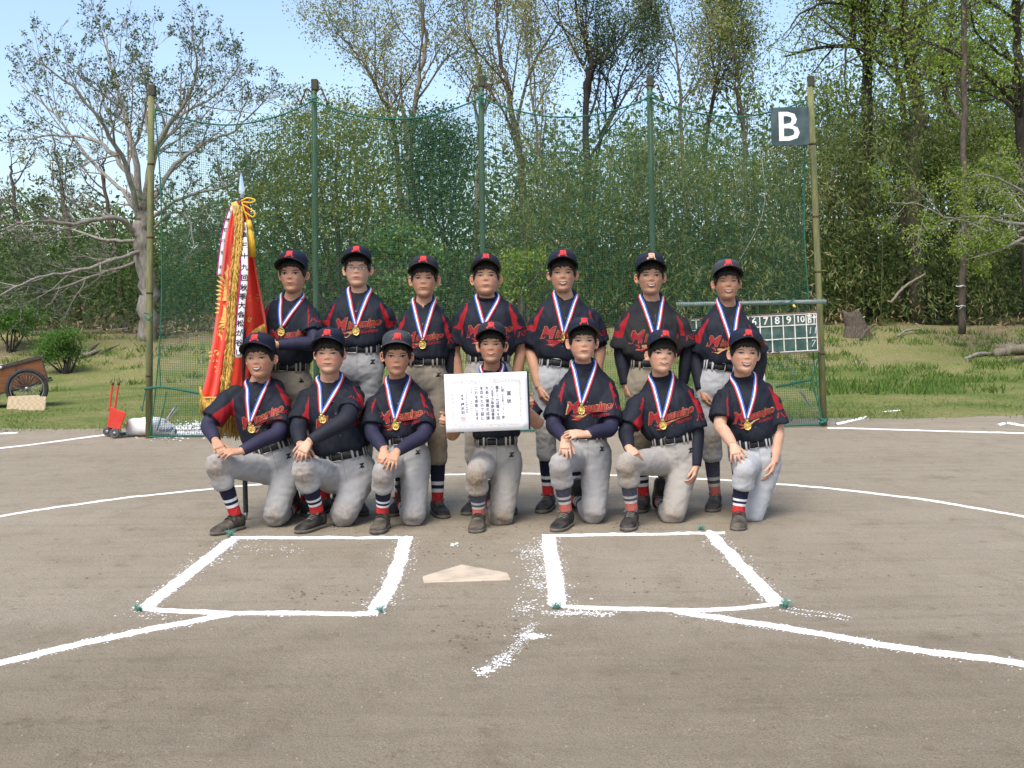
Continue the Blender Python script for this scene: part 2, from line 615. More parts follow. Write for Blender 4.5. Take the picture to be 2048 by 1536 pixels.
# loose grit on the dirt
rng = np.random.default_rng(11)
def chips(n, xr, yr, smin, smax, zc=0.0):
    V, Fq = [], []
    P = np.c_[rng.uniform(*xr, n), rng.uniform(*yr, n)]
    S = smin + (smax - smin) * rng.random(n) ** 3
    A = rng.random(n) * 6.283
    for i in range(n):
        x, y = P[i]; s = S[i]; a = A[i]
        b0 = len(V)
        for k in range(4):
            t = a + k * 1.571 + (0.3 if k % 2 else 0)
            V.append((x + s * math.cos(t), y + s * math.sin(t) * 0.8, zc + dirt_z(x, y) - 0.001))
        V.append((x + s * 0.2, y, zc + dirt_z(x, y) + s * 0.8))
        Fq += [[b0 + k, b0 + (k + 1) % 4, b0 + 4] for k in range(4)]
    return V, Fq
mb = MB(); mb.add(*chips(5200, (-2.6, 2.6), (2.4, 6.5), 0.0015, 0.006))
mb.add(*chips(1500, (-4, 4), (5.5, 11.5), 0.003, 0.009))
tag(mb.build('loose_grit', mat('grit', (0.16, 0.135, 0.105), (0.33, 0.29, 0.23), 30, 0.95), smooth=False), 'fine loose grit scattered over the infield dirt', 'grit', kind='stuff')

# dark crumbs of kicked-up soil before the plate and round the players' feet
mb = MB()
for (px, py, sx, sy, n_) in ((935, 1275, 45, 14, 90), (1000, 1255, 40, 9, 60), (900, 1100, 60, 10, 60), (1290, 1055, 60, 8, 60), (1000, 1055, 60, 9, 60), (700, 1060, 60, 8, 50), (620, 1190, 70, 12, 50), (1300, 1170, 70, 14, 60), (1600, 1150, 90, 30, 60), (300, 1120, 80, 25, 50)):
    for _ in range(n_):
        p = G(px + rng.normal(0, sx), py + rng.normal(0, sy))
        s = .003 + .007 * rng.random() ** 2.5
        zc = dirt_z(p.x, p.y); b0 = mb.n; a = rng.random() * 6.28
        mb.add([(p.x + s * math.cos(a + k * 1.571) * (1.3 if k % 2 else .8), p.y + s * math.sin(a + k * 1.571), zc - .001) for k in range(4)] + [(p.x, p.y, zc + s * .6)], [[k, (k + 1) % 4, 4] for k in range(4)])
tag(mb.build('soil_crumbs', mat('dark_soil', (0.085, 0.065, 0.045), (0.15, 0.12, 0.085), 40, .95), smooth=False), 'dark crumbs of loose soil round the plate', 'soil', kind='stuff')

# ------------------------------------------------------------------ chalk
CHALK = mat('chalk', (0.80, 0.80, 0.79), (0.88, 0.88, 0.88), 40, 0.95, 0.5, 160, spec=0.1)
def flake(V, Fq, x, y, s, z):
    b0 = len(V)
    a = random.random() * 6.28
    k = random.choice((3, 4, 5))
    for j in range(k):
        t = a + j * 6.283 / k
        q = s * random.uniform(0.5, 1.1)
        V.append((x + q * math.cos(t), y + q * math.sin(t), z))
    V.append((x, y, z + s * 0.35))
    Fq.extend([[b0 + j, b0 + (j + 1) % k, b0 + k] for j in range(k)])
def chalk(pix, width, label, seed=0, dens=1.0, rag=0.35, dust=1.0, faint=0.0, thick=0.007, ground_pts=None):
    random.seed(seed)
    P = ground_pts or [G(*p) for p in pix]
    P = [Vector(p) for p in catmull([(p.x, p.y, 0) for p in P], 10)] if len(P) > 2 else [Vector(p) for p in P]
    step = 0.012 if width < 0.2 else 0.02
    # resample
    Q, acc = [P[0]], 0.0
    for a, b in zip(P[:-1], P[1:]):
        n = max(1, int((b - a).length / step))
        Q += [a.lerp(b, (i + 1) / n) for i in range(n)]
    V, Fq = [], []
    prof = [(-1.0, -0.3), (-0.72, 0.7), (-0.25, 1.0), (0.25, 1.0), (0.72, 0.7), (1.0, -0.3)]
    k = len(prof)
    last = None
    for i, p in enumerate(Q):
        t = (Q[min(i + 1, len(Q) - 1)] - Q[max(i - 1, 0)])
        t = t.normalized() if t.length else Vector((1, 0, 0))
        nrm = Vector((-t.y, t.x, 0))
        e = min(1, 6 * min(i, len(Q) - 1 - i) / 30 + 0.35)
        wl = width / 2 * e * (1 + rag * noise.noise(Vector((i * 0.35, seed, 0))) + rag * 0.8 * noise.noise(Vector((i * 0.9, seed, 8))))
        wr = width / 2 * e * (1 + rag * noise.noise(Vector((i * 0.35, seed, 20))) + rag * 0.8 * noise.noise(Vector((i * 0.9, seed, 28))))
        hole = faint > 0 and (noise.noise(Vector((p.x * 9, p.y * 9, seed))) * 0.5 + 0.5) < faint
        if hole:
            last = None
        else:
            b0 = len(V)
            drift = 0.12 * width * noise.noise(Vector((i * 0.06, seed, 50)))
            for (u, h) in prof:
                ww = wl if u < 0 else wr
                q = p + nrm * (u * ww + drift)
                z = dirt_z(q.x, q.y)
                V.append((q.x, q.y, z + 0.004 + thick * h * (0.7 + 0.6 * noise.noise(Vector((q.x * 30, q.y * 30, seed)))) if h > 0 else z - 0.002))
            if last is not None:
                Fq += [[last + j, last + j + 1, b0 + j + 1, b0 + j] for j in range(k - 1)]
            last = b0
        for _ in range(int(1.6 * dens * dust + random.random())):
            d = abs(random.gauss(0, 1)) * width * 0.35 + width * 0.42
            q = p + nrm * (d * random.choice((-1, 1)))
            flake(V, Fq, q.x, q.y, random.uniform(0.0015, 0.006) * (1 if random.random() < 0.9 else 1.7), dirt_z(q.x, q.y) + 0.001)
    mb = MB(); mb.add(V, Fq)
    o = mb.build('chalk_line', CHALK)
    tag(o, label, kind='structure')
    return o
def chalk_spill(cx_px, spread, n, label, seed, smax=0.007):
    random.seed(seed)
    V, Fq = [], []
    for _ in range(n):
        a = random.choice(cx_px)
        p = G(a[0] + random.gauss(0, spread[0]), a[1] + random.gauss(0, spread[1]))
        flake(V, Fq, p.x, p.y, random.uniform(0.0015, smax), (dirt_z(p.x, p.y) if p.y < 12 else 0.013) + 0.001)
    mb = MB(); mb.add(V, Fq)
    o = mb.build('chalk_spill', CHALK)
    tag(o, label, kind='structure')
# batter's boxes (long sides and ends), foul lines, plate circle, far lines
chalk([(462, 1076), (640, 1077), (826, 1075)], 0.036, 'back chalk line of the left batter box', 1)
chalk([(466, 1078), (380, 1146), (284, 1220)], 0.070, 'outer chalk line of the left batter box', 2)
chalk([(812, 1074), (790, 1150), (748, 1228)], 0.070, 'inner chalk line of the left batter box', 3)
chalk([(274, 1218), (400, 1226), (560, 1228), (757, 1229)], 0.040, 'front chalk line of the left batter box', 4)
chalk([(1084, 1074), (1260, 1070), (1450, 1067)], 0.036, 'back chalk line of the right batter box', 5)
chalk([(1096, 1074), (1108, 1145), (1116, 1216)], 0.075, 'inner chalk line of the right batter box', 6)
chalk([(1418, 1064), (1490, 1140), (1562, 1212)], 0.070, 'outer chalk line of the right batter box', 7)
chalk([(1118, 1214), (1230, 1219), (1340, 1220), (1450, 1219), (1560, 1208)], 0.034, 'front chalk line of the right batter box', 8)
chalk([(478, 1226), (260, 1268), (0, 1326), (-300, 1400)], 0.050, 'left foul line in thick chalk', 9, dust=2.2)
chalk([(1345, 1221), (1600, 1262), (1820, 1299), (2048, 1330), (2400, 1385)], 0.050, 'right foul line in thick chalk', 10, dust=2.2)
pl = G(935, 1150)
circ = [Vector((pl.x + 3.28 * math.cos(a), pl.y + 0.02 + 3.28 * math.sin(a), 0)) for a in np.linspace(0.15, math.pi - 0.15, 40)]
chalk(None, 0.026, 'thin chalk circle around the home plate', 11, ground_pts=circ, faint=0.12, thick=0.004, rag=0.5)
chalk([(-160, 912), (0, 897), (120, 882), (230, 868), (300, 866)], 0.06, 'far chalk line by the red line marker', 12, faint=0.2, thick=0.004)
chalk([(1655, 856), (1800, 860), (2048, 867), (2300, 873)], 0.045, 'far chalk line right of the backstop', 13, faint=0.15, thick=0.004)
chalk([(1672, 849), (1715, 839), (1732, 834)], 0.05, 'short chalk dash beside the backstop post', 14, thick=0.012)
chalk([(1764, 826), (1800, 823)], 0.06, 'short chalk dash on the grass edge', 15, thick=0.02)
chalk([(1996, 851), (2014, 847), (2048, 852), (2110, 855)], 0.05, 'short chalk dash at the right of the infield edge', 16, thick=0.012, faint=0.2)
chalk_spill([(1068 - 76 * (t / 40) ** 1.3 - 3, 1248 + 84 * t / 40) for t in range(41)], (8, 4), 420, 'broken streak of spilled chalk before the plate', 17, 0.0042)
chalk_spill([(985, 1333), (1000, 1325), (965, 1341), (1012, 1318)], (10, 5), 160, 'thicker end of the spilled chalk streak', 27, 0.006)
chalk([(1565, 1218), (1630, 1228), (1700, 1238)], 0.04, 'faint chalk streak beyond the right batter box', 18, faint=0.66, dust=4, thick=0.003, rag=0.9)
chalk([(0, 868), (35, 866)], 0.07, 'short chalk dash on the left grass edge', 19, thick=0.01)
chalk_spill([(1060, 1110), (1080, 1140), (1075, 1165), (1050, 1215), (1068, 1100)], (16, 10), 520, 'chalk dust beside the right batter box', 21)
chalk_spill([(1150, 1226), (1120, 1228), (1200, 1228), (1064, 1273)], (20, 3), 400, 'chalk dust before the right batter box', 22)
chalk_spill([(300, 1228), (480, 1090), (560, 1100), (420, 1120), (760, 1205)], (28, 6), 220, 'chalk dust round the left batter box', 23)
chalk_spill([(345, 862), (375, 858), (410, 855), (440, 852), (330, 868), (400, 866)], (26, 5), 2600, 'spilled line chalk beside the torn bag', 24, 0.02)
chalk_spill([(960, 1342), (972, 1335), (1070, 1274), (910, 1090)], (6, 3), 90, 'lumps of chalk before the plate', 25, 0.012)

# home plate: five-sided rubber slab
hp = [G(848, 1167), G(1022, 1160)]
ctr = (hp[0] + hp[1]) / 2
wv = (hp[1] - hp[0]); hw = wv.length / 2; ux = wv.normalized(); uy = Vector((-ux.y, ux.x, 0))
out = [(-hw, 0), (hw, 0), (hw, hw * 0.62), (0, hw * 1.75), (-hw, hw * 0.62)]
mb = MB()
top = [ctr + ux * a + uy * b + Vector((0, 0, 0.007)) for a, b in out]
bot = [ctr + ux * a * 1.02 + uy * b + Vector((0, 0, -0.02)) for a, b in out]
mb.add(top + bot, [[0, 1, 2, 3, 4]] + [[5 + i, 5 + (i + 1) % 5, (i + 1) % 5, i] for i in range(5)])
hpo = mb.build('home_plate', mat('plate_rubber', (0.52, 0.43, 0.32), (0.30, 0.255, 0.19), 9, 0.9, 0.4, 90, lo=0.42, hi=0.75), smooth=False, bevel=0.004)
tag(hpo, 'dusty cream five-sided home plate set in the dirt between the batter boxes', 'home plate')
# green plastic tufts that mark the box corners
TUFT = mat('tuft_plastic', (0.07, 0.22, 0.16), (0.16, 0.36, 0.28), 60, 0.6)
for (px, py, s, lab) in [(462, 1074, 1.0, 'green bristle tuft at the back outer corner of the left batter box'),
                         (277, 1222, 0.75, 'green bristle tuft at the front outer corner of the left batter box'),
                         (760, 1225, 0.7, 'small green bristle tuft at the front inner corner of the left batter box'),
                         (1403, 1061, 0.75, 'green bristle tuft behind the right batter box'),
                         (1112, 1218, 0.8, 'chalky green bristle tuft at the front inner corner of the right batter box'),
                         (1571, 1216, 1.0, 'green bristle tuft at the front outer corner of the right batter box')]:
    random.seed(int(px))
    c = G(px, py)
    mb = MB()
    for i in range(60):
        a, l, t = random.random() * 6.28, random.uniform(0.02, 0.055) * s, random.uniform(0.1, 0.7)
        d = Vector((math.cos(a) * t, math.sin(a) * t, 1)).normalized()
        b0 = c + Vector((random.gauss(0, .006), random.gauss(0, .006), -0.003))
        mb.tube([b0, b0 + d * l * 0.6, b0 + d * l + Vector((math.cos(a), math.sin(a), -0.2)) * l * 0.25], [0.0008, 0.0008, 0.0005], 3)
    tag(mb.build('corner_tuft', TUFT), lab, 'marker', 'bristle tufts marking the batter boxes')
# ------------------------------------------------------------------ backstop
POST_OLD = mat('weathered_post', (0.20, 0.19, 0.075), (0.11, 0.125, 0.06), 5, 0.8, 0.3, 60, stretch=(6, 6, 1))
POST_GREEN = mat('green_post', (0.045, 0.095, 0.055), (0.075, 0.12, 0.07), 4, 0.6, 0.2, 40, stretch=(5, 5, 1))
ROPE = mat('green_rope', (0.014, 0.090, 0.062), (0.022, 0.13, 0.09), 60, 0.7, 0.4, 200)
TWINE = mat('net_twine', (0.016, 0.068, 0.038), (0.026, 0.092, 0.054), 3, 0.75)
STEEL = mat('dull_steel', (0.30, 0.31, 0.31), (0.18, 0.18, 0.18), 20, 0.45, metal=0.7)
RUST = mat('rusty_iron', (0.10, 0.045, 0.02), (0.05, 0.03, 0.02), 30, 0.85, 0.3)
bs_posts = [((297, 876), (303, 181)), ((634, 868), (628, 170)), ((969, 864), (962, 163)), ((1312, 858), (1299, 162)), ((1649, 851), (1620, 163))]
bases = [G(*b) for b, t in bs_posts]
tops = [W(t[0], t[1], bases[i].y + 0.05) for i, (b, t) in enumerate(bs_posts)]
broot = thing('backstop', (0, bases[2].y, 0), 'tall green backstop net strung between five leaning posts behind the team', 'backstop')
for i in range(5):
    old = i in (0, 4)
    mb = MB()
    r = 0.033 if old else 0.030
    mb.tube([bases[i] + Vector((0, 0, -0.15)), bases[i].lerp(tops[i], .35), bases[i].lerp(tops[i], .7), tops[i]], [r * 1.05, r, r, r * .92], 14)
    o = mb.build('post', POST_OLD if old else POST_GREEN, broot)
    if old: o['label'] = 'yellowed weathered post with rust bands'
    if old:
        for z in (0.18, 0.42, 0.58, 0.79):
            cap = MB()
            q = bases[i].lerp(tops[i], z + 0.03 * i / 4)
            cap.tube([q - Vector((0, 0, .010)), q + Vector((0, 0, .010))], 0.0345, 14)
            cap.build('rust_band', RUST, o)
    hd = MB()
    hd.box(tops[i] + Vector((0.008, 0, 0.0)), 0.066, 0.07, 0.11)
    hd.build('post_head', mat('post_head_iron', (0.035, 0.045, 0.032), (0.07, 0.055, 0.035), 20, .8), o, smooth=False, bevel=0.008)
    if not old:
        for s in (-1, 1):
            br = MB()
            q = tops[i] + Vector((0, -0.02, -0.1))
            br.tube(catmull([q, q + Vector((s * .07, 0, .06)), q + Vector((s * .10, 0, .0)), q + Vector((s * .13, 0, -.07))], 4), 0.008, 6)
            br.ball(q + Vector((s * .13, 0, -.085)), .016, .016, .02)
            br.build('hook', RUST, o)
# net: sagging top edge, gathered near the outer posts, hung just before the posts
def net_pt(u, v):
    """u 0..4 along the posts, v 0..1 from the ground up"""
    i = min(3, int(u)); t = u - i
    b = bases[i].lerp(bases[i + 1], t); tp = tops[i].lerp(tops[i + 1], t)
    sag = 0.20 * 4 * t * (1 - t)
    top = tp.z - 0.17 - sag + (0.10 if i in (0, 3) and False else 0)
    z = 0.015 + (top - 0.015) * v
    p = b.lerp(tp, v)
    x = p.x
    yb = -0.075 - 0.05 * (1 - v) ** 3 + 0.05 * noise.noise(Vector((u * 1.3, v * 2.0, 3))) - 0.06 * (4 * t * (1 - t)) * math.sin(v * 2.6) * 0.5
    x += 0.012 * noise.noise(Vector((u * 3, v * 4, 9)))
    z += 0.012 * noise.noise(Vector((u * 3, v * 4, 19)))
    y = p.y + yb
    e = min(u, 4 - u)
    if e < 0.25:   # edge cord bows in from the outer posts
        x += (0.25 - e) / 0.25 * (0.10 * (1 - abs(2 * v - 1) ** 2)) * (1 if u < 2 else -1)
    return Vector((x, y, z))
CELL = 0.0235
span = sum((bases[i + 1] - bases[i]).length for i in range(4))
nu, nv = int(span / CELL), int(3.2 / CELL)
mb = MB()
R_T = 0.0016
for a in range(nu + 1):
    u = 0.03 + (3.94) * a / nu
    pts = [net_pt(u, k / 32) for k in range(33)]
    mb.tube(pts, R_T, 3, 0, False)
for c in range(nv + 1):
    pts = [net_pt(0.03 + 3.94 * k / 72, c / nv) for k in range(73)]
    mb.tube(pts, R_T, 3, 0, False)
net = mb.build('net', TWINE, broot)
net['kind'] = 'stuff'
def rope(name, pts, r, m=ROPE, parent=broot, k=6, smoothn=5):
    mb = MB(); mb.tube(catmull(pts, smoothn), r, k)
    return mb.build(name, m, parent)
for i in range(4):
    rope('top_rope', [net_pt(i + (0.03 if i == 0 else 0) + (0.97 if i in (0, 3) else 1) * k / 10, 1.0) for k in range(11)], 0.008)
rope('bottom_rope', [net_pt(0.03 + 3.94 * k / 40, 0.0) + Vector((0, -.01, .006)) for k in range(41)], 0.010)
rope('edge_rope', [net_pt(0.03, k / 12) for k in range(13)], 0.007)
rope('edge_rope', [net_pt(3.97, k / 12) for k in range(13)], 0.007)
for i in (1, 2, 3):
    q = bases[i].lerp(tops[i], 0.955)
    rope('rope_tie', [q + Vector((.045, -.03, .03)), q + Vector((-.02, -.06, 0)), q + Vector((.0, -.06, -.02)), q + Vector((.04, -.05, -.10))], 0.009)
YB = bases[0].y - 0.10
rope('tie_rope', [W(290, 778, YB), W(300, 776, YB - .02), W(330, 775, YB), W(395, 786, YB), W(430, 795, YB)], 0.012)
rope('hanging_cord', [W(292, 780, YB), W(288, 800, YB), W(284, 822, YB)], 0.006)
rope('hanging_cord', [W(318, 712, YB), W(320, 745, YB), W(321, 775, YB)], 0.006)
rope('hanging_cord', [W(333, 783, YB), W(326, 820, YB), W(314, 862, YB)], 0.006)
rope('guy_wire', [W(407, 710, YB + .3), W(375, 790, YB + .15), W(340, 835, YB), W(314, 862, YB - .05)], 0.004, STEEL)
rope('turnbuckle', [W(352, 812, YB + .06), W(345, 822, YB + .04), W(330, 845, YB)], 0.012, STEEL)
YR = bases[4].y - 0.10
rope('tie_rope', [W(1552, 774, YR), W(1600, 764, YR), W(1622, 760, YR)], 0.012)
rope('hanging_cord', [W(1622, 760, YR), W(1632, 735, YR), W(1640, 705, YR)], 0.007)
rope('hanging_cord', [W(1622, 760, YR), W(1634, 800, YR), W(1645, 840, YR)], 0.007)
rope('guy_wire', [W(1560, 690, YR + .4), W(1590, 760, YR + .2), W(1615, 800, YR + .05), W(1642, 842, YR - .02)], 0.004, STEEL)
rope('turnbuckle', [W(1600, 782, YR + .12), W(1610, 795, YR + .1), W(1621, 812, YR + .05)], 0.012, STEEL)
rope('rope_knot', [W(1636, 836, YR), W(1652, 842, YR - .05), W(1640, 846, YR - .05), W(1655, 838, YR), W(1644, 850, YR)], 0.012)
rope('rope_knot', [W(289, 626, YB), W(304, 630, YB - .05), W(296, 640, YB - .05), W(290, 634, YB), W(303, 644, YB)], 0.007)
rope('guy_wire', [W(1500, 200, YR + 1.2), W(1530, 400, YR + .7), W(1470, 540, YR + .5)], 0.003, STEEL)
# crossbar carrying the scoreboard
mb = MB(); mb.tube([W(1352, 609, YR), W(1652, 603, YR)], 0.022, 12)
mb.build('crossbar', mat('galvanised_pipe', (0.33, 0.37, 0.36), (0.22, 0.28, 0.26), 9, 0.55, metal=0.3), broot)
rope('rope_tie', [W(1588, 598, YR - .04), W(1580, 606, YR - .06), W(1590, 612, YR - .05), W(1584, 640, YR - .04)], 0.010)
yk = MB(); yk.tube([W(1586, 610, YR - .07), W(1591, 615, YR - .07)], 0.012, 8); yk.build('yellow_tag', mat('yellow_tape', (0.65, 0.55, 0.04), rough=0.6), broot)

# ------------------------------------------------------------------ scoreboard (hangs from the crossbar)
sb = [W(1380, 638, YR - .07), W(1634, 624, YR - .07), W(1638, 703, YR - .07), W(1384, 716, YR - .07)]
sbX = (sb[1] - sb[0]); sbw = sbX.length; sbX.normalize(); sbZ = (sb[0] - sb[3]); sbh = sbZ.length; sbZ.normalize(); sbN = sbX.cross(sbZ)
c = sum(sb, Vector()) / 4
sroot = thing('scoreboard', c - sbZ * sbh / 2, 'rusty green chalk scoreboard with a white grid hanging at the right of the backstop', 'scoreboard')
BOARD = mat('chalkboard', (0.020, 0.055, 0.045), (0.065, 0.11, 0.095), 12, 0.7, 0.1, 60)
SBW = mat('board_white', (0.72, 0.72, 0.68), (0.50, 0.47, 0.40), 30, 0.7)
mb = MB(); mb.box(c, sbw, 0.012, sbh, sbX, sbN, sbZ); mb.build('panel', BOARD, sroot, False)
mb = MB()
for s in (-1, 1):
    mb.box(c + sbZ * s * (sbh / 2), sbw + .03, 0.025, 0.018, sbX, sbN, sbZ)
    mb.box(c + sbX * s * (sbw / 2), 0.018, 0.025, sbh - .02, sbX, sbN, sbZ)
mb.build('frame', mat('board_frame', (0.09, 0.10, 0.09), (0.16, 0.09, 0.05), 14, 0.8), sroot, False)
front = c + sbN * 0.009
cols = 11; rowsz = [0.5, 0.5 - 0.28, -0.14, -0.5]
cw = sbw / cols
for i in range(1, cols + 1):
    mb = MB(); mb.box(front + sbX * (-sbw / 2 + cw * i - (0.012 if i == cols else 0)), 0.010, 0.003, sbh - .02, sbX, sbN, sbZ); mb.build('grid_line', SBW, sroot, False)
for z in (0.47, 0.20, -0.14, -0.47):
    mb = MB(); mb.box(front + sbZ * (z * sbh) + sbN * .0012, sbw - .02, 0.003, 0.010, sbX, sbN, sbZ); mb.build('grid_line', SBW, sroot, False)
for i, s in enumerate(['1', '2', '3', '4', '5', '6', '7', '8', '9', '10', '計']):
    mb = MB()
    decal(mb, text_shape(s, 0.105 if len(s) == 1 else 0.09, 0, 0.002), front + sbX * (-sbw / 2 + cw * (i + .5)) + sbZ * (0.335 * sbh), sbX, sbZ, -sbN, None, 0.004)
    mb.build('numeral', SBW, sroot, False)
CH = mat('chalk_writing', (0.55, 0.58, 0.56), (0.35, 0.40, 0.38), 60, 0.9)
for s, i, z in (('11', 10.5, 0.03), ('7', 10.5, -0.30), ('1', 4.4, 0.03), ('0', 4.4, -0.30), ('0', 3.4, -.30)):
    mb = MB(); decal(mb, text_shape(s, 0.10, 0.15, -0.001), front + sbX * (-sbw / 2 + cw * i) + sbZ * (z * sbh), sbX, sbZ, -sbN, None, 0.004)
    mb.build('chalk_numeral', CH, sroot, False)
random.seed(5)
mb = MB()
for (a, b, n) in ((-0.2, 0.47, 26), (-0.3, 0.20, 22), (0.05, -0.47, 30), (-.25, .40, 14), (.1, -.14, 8)):
    for _ in range(n):
        x, z = a * sbw + random.gauss(0, .14) * sbw * .9, b * sbh + random.gauss(0, .01)
        x = max(-.48 * sbw, min(.48 * sbw, x))
        s = random.uniform(.006, .022)
        pts = [(s * random.uniform(.6, 1.4) * math.cos(t), .35 * s * random.uniform(.5, 1.3) * math.sin(t)) for t in np.linspace(0, 5.6, 7)]
        decal(mb, poly_grid(pts), front + sbX * x + sbZ * z, sbX, sbZ, -sbN, None, 0.0055)
mb.build('rust_patch', RUST, sroot, False)['kind'] = 'stuff'
mb = MB()
for x in (-.35, .35):
    mb.tube([c + sbX * x * sbw + sbZ * sbh / 2, Vector((c.x + x * sbw, YR, W(1500, 606, YR).z))], .004, 5)
mb.build('hanger', ROPE, sroot)

# ------------------------------------------------------------------ sign with the letter B
sg = [W(1537, 219, YR - .02), W(1612, 217, YR - .02), W(1613, 293, YR - .02), W(1539, 295, YR - .02)]
gX = (sg[1] - sg[0]); gw = gX.length; gX.normalize(); gZ = (sg[0] - sg[3]); gh = gZ.length; gZ.normalize(); gN = gX.cross(gZ)
gc = sum(sg, Vector()) / 4 + gN * 0.10
groot = thing('field_sign', gc - gZ * gh / 2, 'square dark green sign with a white letter B at the top right of the backstop', 'sign')
mb = MB(); mb.box(gc, gw, 0.012, gh, gX, gN, gZ)
mb.build('panel', mat('sign_board', (0.022, 0.045, 0.048), (0.075, 0.11, 0.115), 5, 0.45, 0.05), groot, False, bevel=0.002)
mb = MB()
V, Fc = text_shape('B', 0.36, 0, 0.003)
xs_, ys_ = [v[0] for v in V], [v[1] for v in V]
mx, my = (min(xs_) + max(xs_)) / 2, (min(ys_) + max(ys_)) / 2
kx, ky = 0.205 / (max(xs_) - min(xs_)), 0.285 / (max(ys_) - min(ys_))
decal(mb, ([((v[0] - mx) * kx, (v[1] - my) * ky) for v in V], Fc), gc - gX * 0.01, gX, gZ, -gN, None, 0.0085)
mb.build('letter', mat('sign_white', (0.80, 0.80, 0.80), (0.72, 0.72, 0.72), 20, 0.6), groot, False)
mb = MB()
for x, z in ((-.47, .47), (.47, .47), (-.47, -.47), (.47, -.47)):
    q = gc + gX * x * gw + gZ * z * gh
    mb.tube([q + gN * .012, q - gN * .14], 0.006, 6)
mb.build('tie', ROPE, groot)
# ------------------------------------------------------------------ people
def skin_mat(name, c):
    m = mat(name, tuple(x * 0.90 for x in c), tuple(min(1, x * 1.08) for x in c), 22, 0.55, 0.08, 140, spec=0.35, sss=0.12)
    N, L = m.node_tree.nodes, m.node_tree.links
    at = N.new('ShaderNodeAttribute'); at.attribute_name = 'flush'
    mx = N.new('ShaderNodeMix'); mx.data_type = 'RGBA'
    L.new(at.outputs['Fac'], mx.inputs['Factor'])
    L.new(N[m['out']].outputs[0], mx.inputs[6])
    mx.inputs[7].default_value = (c[0] * 1.02, c[1] * 0.62, c[2] * 0.60, 1)
    L.new(mx.outputs[2], N['Principled BSDF'].inputs['Base Color'])
    return m
SKINS = [skin_mat('skin_a', (0.45, 0.243, 0.152)), skin_mat('skin_b', (0.52, 0.303, 0.203)), skin_mat('skin_c', (0.40, 0.207, 0.124))]
HAIR = mat('black_hair', (0.008, 0.007, 0.006), (0.022, 0.018, 0.015), 60, 0.45, 0.6, 120, stretch=(3, 3, 0.6))
NAVY, RED = (0.0095, 0.0115, 0.0185), (0.25, 0.010, 0.015)
JERSEY = attr_mat('jersey_cloth', NAVY, RED, 'red', 0.0015, 0.72, 0.35, 26, 0.0, 0.18, var=(0.014, 0.017, 0.026), stretch=(1.6, 1.6, 0.7))
JERSEY_DUST = attr_mat('jersey_cloth_dusty', (0.014, 0.0145, 0.018), (0.27, 0.012, 0.017), 'red', 0.0015, 0.85, 0.3, 26, 0.0, 0.15, var=(0.027, 0.027, 0.029))
UNDER_N = mat('undershirt_navy', (0.008, 0.0095, 0.017), (0.012, 0.014, 0.023), 10, 0.7, 0.35, 40)
UNDER_P = mat('undershirt_purple', (0.017, 0.0165, 0.040), (0.024, 0.023, 0.050), 10, 0.7, 0.35, 40)
def pants_mat(n, c, v):
    return attr_mat(n, c, None, '', 0, 0.85, 0.18, 30, 0.1, 0.2, var=v, stain=(0.19, 0.135, 0.085))
P_GREY = pants_mat('trousers_grey', (0.300, 0.298, 0.298), (0.340, 0.338, 0.338))
P_LIGHT = pants_mat('trousers_pale_grey', (0.345, 0.35, 0.36), (0.39, 0.395, 0.405))
P_WARM = pants_mat('trousers_warm_grey', (0.295, 0.272, 0.245), (0.335, 0.312, 0.285))
P_BEIGE = pants_mat('trousers_beige', (0.235, 0.198, 0.148), (0.275, 0.235, 0.18))
BELT = mat('belt_black', (0.008, 0.008, 0.009), (0.02, 0.02, 0.021), 30, 0.35, 0.1)
BUCKLE = mat('buckle_steel', (0.25, 0.25, 0.25), rough=0.35, metal=0.9)
SOCK = [mat('sock_navy', (0.010, 0.012, 0.030), (0.018, 0.020, 0.045), 60, 0.9, 0.3, 200), mat('sock_white', (0.62, 0.62, 0.63), (0.72, 0.72, 0.73), 60, 0.9),
        mat('sock_red', (0.42, 0.018, 0.020), (0.50, 0.03, 0.03), 60, 0.9)]
SOCK_F = [mat('sock_faded_navy', (0.055, 0.058, 0.085), (0.085, 0.086, 0.11), 60, 0.9), mat('sock_dusty_white', (0.42, 0.39, 0.35), (0.5, 0.47, 0.42), 60, 0.9),
          mat('sock_faded_red', (0.40, 0.09, 0.075), (0.45, 0.13, 0.10), 60, 0.9)]
SHOE_B = mat('shoe_black', (0.010, 0.010, 0.011), (0.050, 0.044, 0.037), 22, 0.65, 0.2, 60)
SHOE_D = mat('shoe_dusty', (0.035, 0.030, 0.024), (0.120, 0.102, 0.076), 20, 0.85, 0.25, 60)
SOLE = mat('shoe_sole', (0.085, 0.075, 0.062), (0.15, 0.13, 0.105), 18, 0.85)
LACE = mat('shoe_lace', (0.10, 0.095, 0.085), (0.15, 0.14, 0.12), 50, 0.8)
PRINT_W = mat('white_print', (0.55, 0.55, 0.54), rough=0.6)
CAP_N = mat('cap_navy', (0.014, 0.0175, 0.032), (0.019, 0.024, 0.041), 40, 0.8, 0.3, 260, sheen=0.0, spec=0.15)
CAP_G = mat('cap_faded', (0.042, 0.045, 0.054), (0.062, 0.065, 0.073), 30, 0.85, 0.3, 260, sheen=0.0, spec=0.15)
CAP_D = mat('cap_charcoal', (0.022, 0.025, 0.034), (0.032, 0.035, 0.044), 30, 0.85, 0.3, 260, sheen=0.0, spec=0.15)
BRIM_U = mat('brim_underside', (0.022, 0.019, 0.015), (0.034, 0.029, 0.022), 30, 0.85)
BRIM_L = mat('brim_underside_khaki', (0.085, 0.075, 0.055), (0.11, 0.095, 0.07), 30, 0.85)
EMB_R = mat('embroidery_red', (0.62, 0.035, 0.035), (0.70, 0.06, 0.05), 90, 0.7, 0.4, 300)
